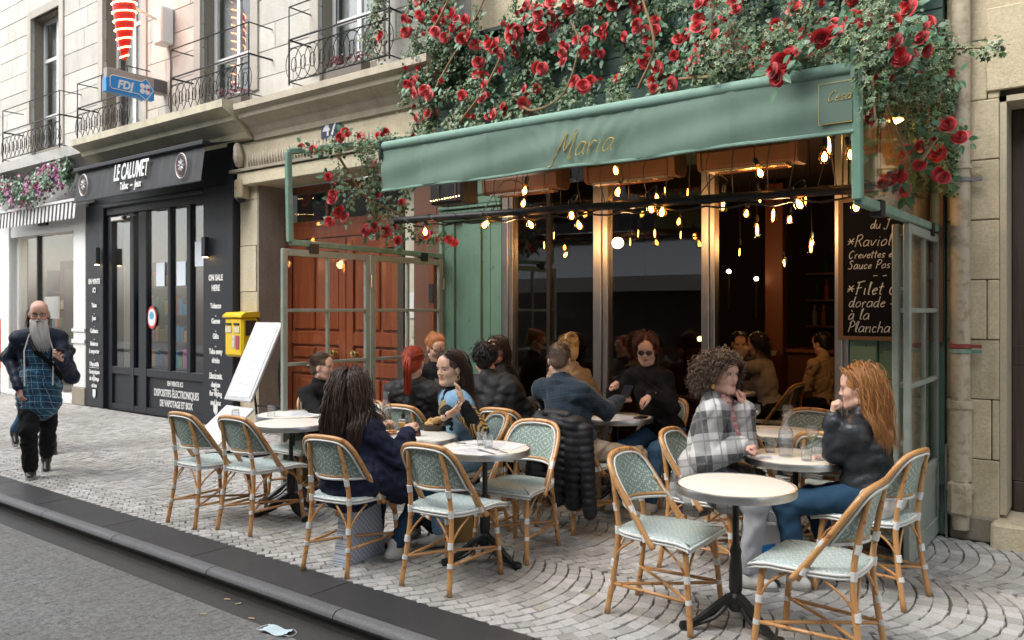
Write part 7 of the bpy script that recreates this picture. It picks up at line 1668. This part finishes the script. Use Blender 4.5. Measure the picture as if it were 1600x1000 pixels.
def carafe(x,y,z,label,h=1.0,water=.5):
    t=thing('carafe',label,'carafe',(x,y,z)); pr=[(.040,0),(.043,.006),(.044,.13),(.040,.155),(.022,.185),(.018,.20),(.018,.235),(.026,.255)]
    m=MB(); m.lathe([(a,b*h) for a,b in pr]+[(a-.0025,b*h) for a,b in pr[::-1][:-1]]+[(0,.006)],18,cap=False); m.obj('glass_wall',M_gl,t,True)
    for k in range(4): m=MB(); m.lathe([(.0435,(.145+k*.0)*h*.0+.085+k*.014),(.0455,.089+k*.014),(.0435,.093+k*.014)],18,cap=False); m.obj('glass_ring',M_gl,t,True)
    m=MB(); m.lathe([(0,.006),(.0405,.006),(.0405,.13*water*h),(0,.13*water*h)],18); m.obj('water',M_wat,t,True); return t
def wineglass(x,y,z,label):
    t=thing('wine_glass',label,'wine glass',(x,y,z),0,'wine glasses on the tables'); m=MB(); m.lathe([(.034,0),(.03,.003),(.006,.006),(.004,.01),(.004,.08),(.012,.09),(.034,.115),(.040,.14),(.036,.18),(.0345,.18),(.038,.14),(.03,.115),(0,.092)],16,cap=False); m.obj('glass_wall',M_gl,t,True); m=MB(); m.lathe([(0,.093),(.022,.105),(.031,.116),(0,.1165)],14); m.obj('wine',mk('white_wine',(.45,.40,.15),.1,bump=0) if 'white_wine' not in bpy.data.materials else bpy.data.materials['white_wine'],t,True)
def mat_(x,y,z,rz,label,w=.36,d=.26,name='placemat',ink=True):
    t=thing(name,label,name,(x,y,z),rz,'white paper placemats'); m=MB(); m.box((0,0,.001),(w,d,.0015)); m.obj('paper',mk('white_paper',(.66,.67,.68),.6,bump=0,var=.02) if 'white_paper' not in bpy.data.materials else bpy.data.materials['white_paper'],t)
    if ink:
        m=MB()
        for k in range(7): m.box((-.02*0,-d*.35+k*d*.11,.0022),(w*.6*R_.uniform(.6,1),.004,.0006))
        m.obj('printed_lines',mk('grey_ink',(.30,.31,.33),.6,bump=0) if 'grey_ink' not in bpy.data.materials else bpy.data.materials['grey_ink'],t)
    return t
def cutlery(x,y,z,rz,label,kind='fork'):
    t=thing(kind,label,kind,(x,y,z+.004),rz); m=MB(); m.box((0,-.05,0),(.012,.11,.003),ch=.001); m.obj('handle',M_steel,t); m=MB()
    if kind=='fork':
        m.box((0,.03,0),(.02,.03,.003))
        for k in(-1,0,1): m.box((k*.008,.065,0),(.0035,.045,.003))
    else: m.ext([(-.008,0),(.008,0),(.009,.07),(.0,.10),(-.008,.08)],'z',-.001,.001)
    m.obj('head',M_steel,t)
TZ=.7305
x,y=T['T3']
mat_(x-.02,y+.10,TZ,.2,'white paper placemat under the tumblers on the centre front table',.40,.24); mat_(x+.02,y-.14,TZ,-.1,'white paper placemat near the edge of the centre front table',.34,.2)
g1=G(748,697,.7325);g2=G(764,700,.7325)
tumbler(g1.x,g1.y+.03,TZ+.003,'left tumbler of the touching pair on the centre front table'); tumbler(g2.x,g2.y-.01,TZ+.003,'right tumbler of the touching pair on the centre front table')
cutlery(x+.16,y-.06,TZ+.003,1.2,'fork on the right placemat of the centre front table'); cutlery(x+.12,y-.14,TZ+.003,1.25,'knife beside the fork on the centre front table','knife'); cutlery(x-.16,y+.02,TZ+.003,1.9,'fork on the left side of the centre front table')
x,y=T['T6']; mat_(x+.06,y+.05,TZ,.9,'white paper placemat on the table with the upturned tumblers',.38,.26)
g=G(368,658,TZ);tumbler(g.x,g.y,TZ+.003,'upturned tumbler at the left edge of the table near the menu stand',True); g=G(424,651,TZ);tumbler(g.x,g.y,TZ+.003,'upturned tumbler at the right of the table near the menu stand',True)
x,y=T['T4']
carafe(*(G(603,664,TZ).xy),TZ,'ribbed water carafe on the bread table',1.0,.5)
g=G(590,668,TZ); tumbler(g.x,g.y,TZ,'tumbler beside the carafe, next to the navy coat')
t=thing('oil_bottle','square glass bottle of golden oil with a black pourer','oil bottle',(*G(630,672,TZ).xy,TZ),.4); m=MB(); m.bx(-.032,.032,-.032,.032,0,.085,ch=.006); m.obj('glass_wall',M_gl,t); m=MB(); m.bx(-.029,.029,-.029,.029,.003,.062,ch=.004); m.obj('oil',mk('golden_oil',(.50,.26,.01),.1,bump=0,Transmission_Weight=.3),t); m=MB(); m.lathe([(.012,.085),(.012,.10),(.016,.104),(.014,.122),(.005,.126),(.004,.145)],10); m.obj('pourer',M_frame,t,True); m=MB(); m.bx(-.03,.03,-.03,.03,.001,.018); m.obj('chilli',mk('chilli_dregs',(.16,.03,.01),.6),t)
t=thing('pepper_mill','small dark pepper mill on the edge of the bread table','pepper mill',(*G(652,681,TZ).xy,TZ)); m=MB(); m.lathe([(.024,0),(.026,.01),(.022,.035),(.014,.05),(.018,.065),(.022,.075),(.012,.09),(.004,.095),(.006,.10),(0,.104)],14); m.obj('body',mk('dark_wood_mill',(.03,.018,.015),.3),t,True); m=MB(); m.lathe([(.0268,.008),(.0272,.014),(.0262,.02)],14,cap=False); m.obj('ring',mk('mill_ring',(.2,.05,.03),.4),t,True)
t=thing('bread_basket','dark oval basket filled with sliced bread','bread basket',(*G(679,672,TZ).xy,TZ),.5)
m=MB(); m.lathe([(.07,0),(.085,.02),(.095,.045),(.091,.045),(.08,.02),(0,.004)],20,cap=False); o=m.obj('basket',mk('dark_basket',(.05,.035,.025),.6,bump=.6,bs=200),t,True); o.scale=(1.2,.85,1)
M_br=mk('bread_crust',(.50,.30,.12),.8,scale=30,var=.35)
for k in range(7):
    m=MB(); m.tube([(-.035,0,0),(-.012,.004,.004),(.012,.004,.004),(.035,0,0)],[.014,.024,.024,.014],8); o=m.obj('bread_slice',M_br,None,True,loc=(G(679,672,TZ).x+R_.uniform(-.06,.05),G(679,672,TZ).y+R_.uniform(-.05,.05),TZ+.04+.016*(k%3))); o.rotation_euler=(R_.uniform(-.4,.4),R_.uniform(-.5,.5),R_.uniform(0,3)); tag(o,'slice of bread heaped in the dark basket','bread','bread slices in the basket')
def plate(x,y,z,label,r=.11):
    t=thing('plate',label,'plate',(x,y,z)); m=MB(); m.lathe([(0,.004),(r*.6,.004),(r*.7,.008),(r,.018),(r+.002,.016),(r*.7,.002),(r*.5,0)],24,cap=False); m.obj('dish',mk('white_china',(.68,.68,.66),.2,bump=0,var=.02) if 'white_china' not in bpy.data.materials else bpy.data.materials['white_china'],t,True); m=MB(); m.lathe([(r*.5,0),(r*.5,.002),(r*.45,.002)],20,cap=False); m.obj('foot_ring',bpy.data.materials['white_china'],t); return t
p_=G(602,680,TZ); plate(p_.x,p_.y,TZ,'white plate holding pizza slices on the bread table',.12)
for k in range(4):
    m=MB(); m.ext([(0,0),(.085,-.03),(.095,.0),(.085,.03)],'z',0,.010); o=m.obj('pizza_slice',mk('pizza_top',(.50,.20,.05),.6,scale=60,var=.7) if k==0 else bpy.data.materials['pizza_top'],None,loc=(p_.x+R_.uniform(-.01,.01),p_.y,TZ+.012+.006*(k%2))); o.rotation_euler=(0,0,k*1.5); tag(o,'orange brown pizza slice on the white plate','pizza slice','pizza slices on the plate')
p_=G(627,686,TZ); plate(p_.x,p_.y,TZ,'small empty white plate at the front edge of the bread table',.085)
x,y=T['T2']
carafe(*(G(1228,713,TZ).xy),TZ,'large water carafe between the plaid coat and leather jacket women',1.0,.75)
for px,py,l in((1203,707,'tumbler of water left of the large carafe'),(1260,720,'faceted tumbler right of the large carafe'),(1281,719,'short tumbler beside the leather sleeve')):
    g=G(px,py,TZ); tumbler(g.x,g.y,TZ,l)
g=G(1265,712,TZ); wineglass(g.x,g.y+.05,TZ,'wine glass with a little white wine beside the large carafe')
g=G(1280,708,TZ); m=MB(); m.box((0,0,.012),(.12,.09,.024),ch=.006); o=m.obj('napkin',CL['white'],None,loc=(g.x,g.y+.03,TZ)); tag(o,'folded white napkin by the leather jacket woman','napkin')
g=G(1196,715,TZ); mat_(g.x,g.y,TZ,.5,'small white paper in front of the plaid coat woman',.16,.11)
x,y=T['T8']
for a,b,l in((-.2,.05,'first wine glass on the table before the doorway'),(.02,.12,'second wine glass on the table before the doorway')): wineglass(x+a,y+b,TZ,l)
tumbler(x-.16,y-.14,TZ,'upturned tumbler on the table before the doorway',True)
for a,b,l in((-1.62,-.64,'left wine glass on the small right table before the doorway'),(-1.36,-.74,'right wine glass on the small right table before the doorway')): wineglass(a,b,TZ,l)
mat_(-1.45,-.66,TZ,.1,'white placemat on the small right table before the doorway'); mat_(x+.02,y-.05,TZ,.1,'white placemat on the doorway table')
x,y=T['T7']; mat_(x+.04,y-.05,TZ,.15,'large white menu sheet on the black sweater woman table',.42,.30); 
m=MB(); m.box((0,0,.01),(.07,.13,.012),ch=.004); o=m.obj('wallet',M_frame,None,loc=(-3.16,-.62,TZ)); tag(o,'small dark wallet at the right edge of the menu table','wallet')
carafe(-4.93,-1.14,TZ,'round bellied carafe between the redhead and the ginger woman',1.05,.4)
t=thing('menu_card','white menu card on the table of the ginger woman','menu card',(-5.05,-1.0,TZ),.4); m=MB(); m.box((0,0,.002),(.2,.28,.002)); m.obj('card',bpy.data.materials['white_paper'],t); m=MB(); m.box((0,0,.0035),(.12,.2,.0006)); m.obj('printed_area',bpy.data.materials['grey_ink'],t)
# ------------------------------------------------------------------ bags, street litter
t=thing('patterned_tote','light blue patterned plastic tote bag under the navy coat woman chair','bag',(-3.98,-2.92,0),1.7)
def totemat():
    t=NT('blue_lattice_plastic'); s=t.sep(t.coord()); a=t.math('ABSOLUTE',t.math('SINE',t.math('MULTIPLY',t.math('ADD',s[0],s[2]),85))); b=t.math('ABSOLUTE',t.math('SINE',t.math('MULTIPLY',t.math('SUBTRACT',s[0],s[2]),85))); l=t.math('LESS_THAN',t.math('MINIMUM',a,b),.3); t.set(t.mix(l,(.58,.62,.68),(.28,.34,.44)),.35); return t.m
m=MB(); m.ext([(-.20,0),(.20,0),(.15,.36),(-.13,.36)],'y',-.05,.05); m.obj('bag_body',totemat(),t); m=MB(); m.tube(spline([(-.08,0,.36),(-.05,0,.44),(.05,0,.44),(.08,0,.36)],4),.006,5); m.obj('handle',M_bind,t)
t=thing('white_paper_bag','white paper carrier bag with a blue mark under the carafe table','bag',(-1.72,-1.75,0),.5); m=MB(); m.ext([(-.14,0),(.14,0),(.13,.34),(-.13,.34)],'y',-.05,.05); m.obj('bag_body',CL['white'],t); m=MB(); m.tube(spline([(-.06,-.05,.34),(-.04,-.05,.42),(.04,-.05,.42),(.06,-.05,.34)],4),.004,5); m.obj('handle',M_bind,t); m=MB(); m.ext([(-.04,.22),(.05,.24),(.07,.16),(.02,.10),(-.02,.17)],'y',-.0525,-.0505); m.obj('blue_mark',M_blue,t)
t=thing('mustard_bag','mustard and white canvas bag standing beside the bread table','bag',(-3.72,-2.22,0),.6); m=MB(); m.ext([(-.10,.0),(.10,.0),(.09,.22),(-.09,.22)],'y',-.05,.05); m.obj('bag_body',mk('mustard_canvas',(.26,.16,.05),.8),t); m=MB(); m.tube(spline([(-.05,0,.22),(0,0,.32),(.05,0,.22)],5),.007,5); m.obj('handle',mk('tan_strap',(.30,.18,.08),.7),t)
t=thing('face_mask','crumpled pale blue disposable face mask lying on the road','face mask',(*G(432,987,-.12).xy,-.119),math.radians(12)); m=MB(); m.grid(lambda u,v:(-.085+.17*u,-.045+.09*v,.008+.007*math.sin(u*7)+.004*math.sin(v*16)),12,8); m.obj('fabric',mk('mask_blue',(.50,.62,.66),.8,bump=.2),t,'full'); m=MB()
for q_ in(-1,1): m.tube(spline([(q_*.085,-.04,.01),(q_*.12,-.02,.004),(q_*.115,.025,.004),(q_*.085,.045,.01)],4),.0018,4)
m.obj('ear_loop',CL['white'],t)
for i,(px,py) in enumerate(((215,871),(298,872),(332,913),(355,937),(372,944),(445,953),(393,967),(155,848),(318,960),(513,979))):
    g=G(px,py,-.118); m=MB(); m.tube([(-.017,0,0),(.017,0,0)],.004,6); 
    o=m.obj('cigarette_butt',mk('filter_tan',(.62,.46,.26),.8) if i==0 else bpy.data.materials['filter_tan'],None,loc=(g.x,g.y,-.114)); o.rotation_euler=(0,0,R_.uniform(0,3)); tag(o,'cigarette butt lying in the gutter by the kerb','litter','cigarette butts in the gutter')
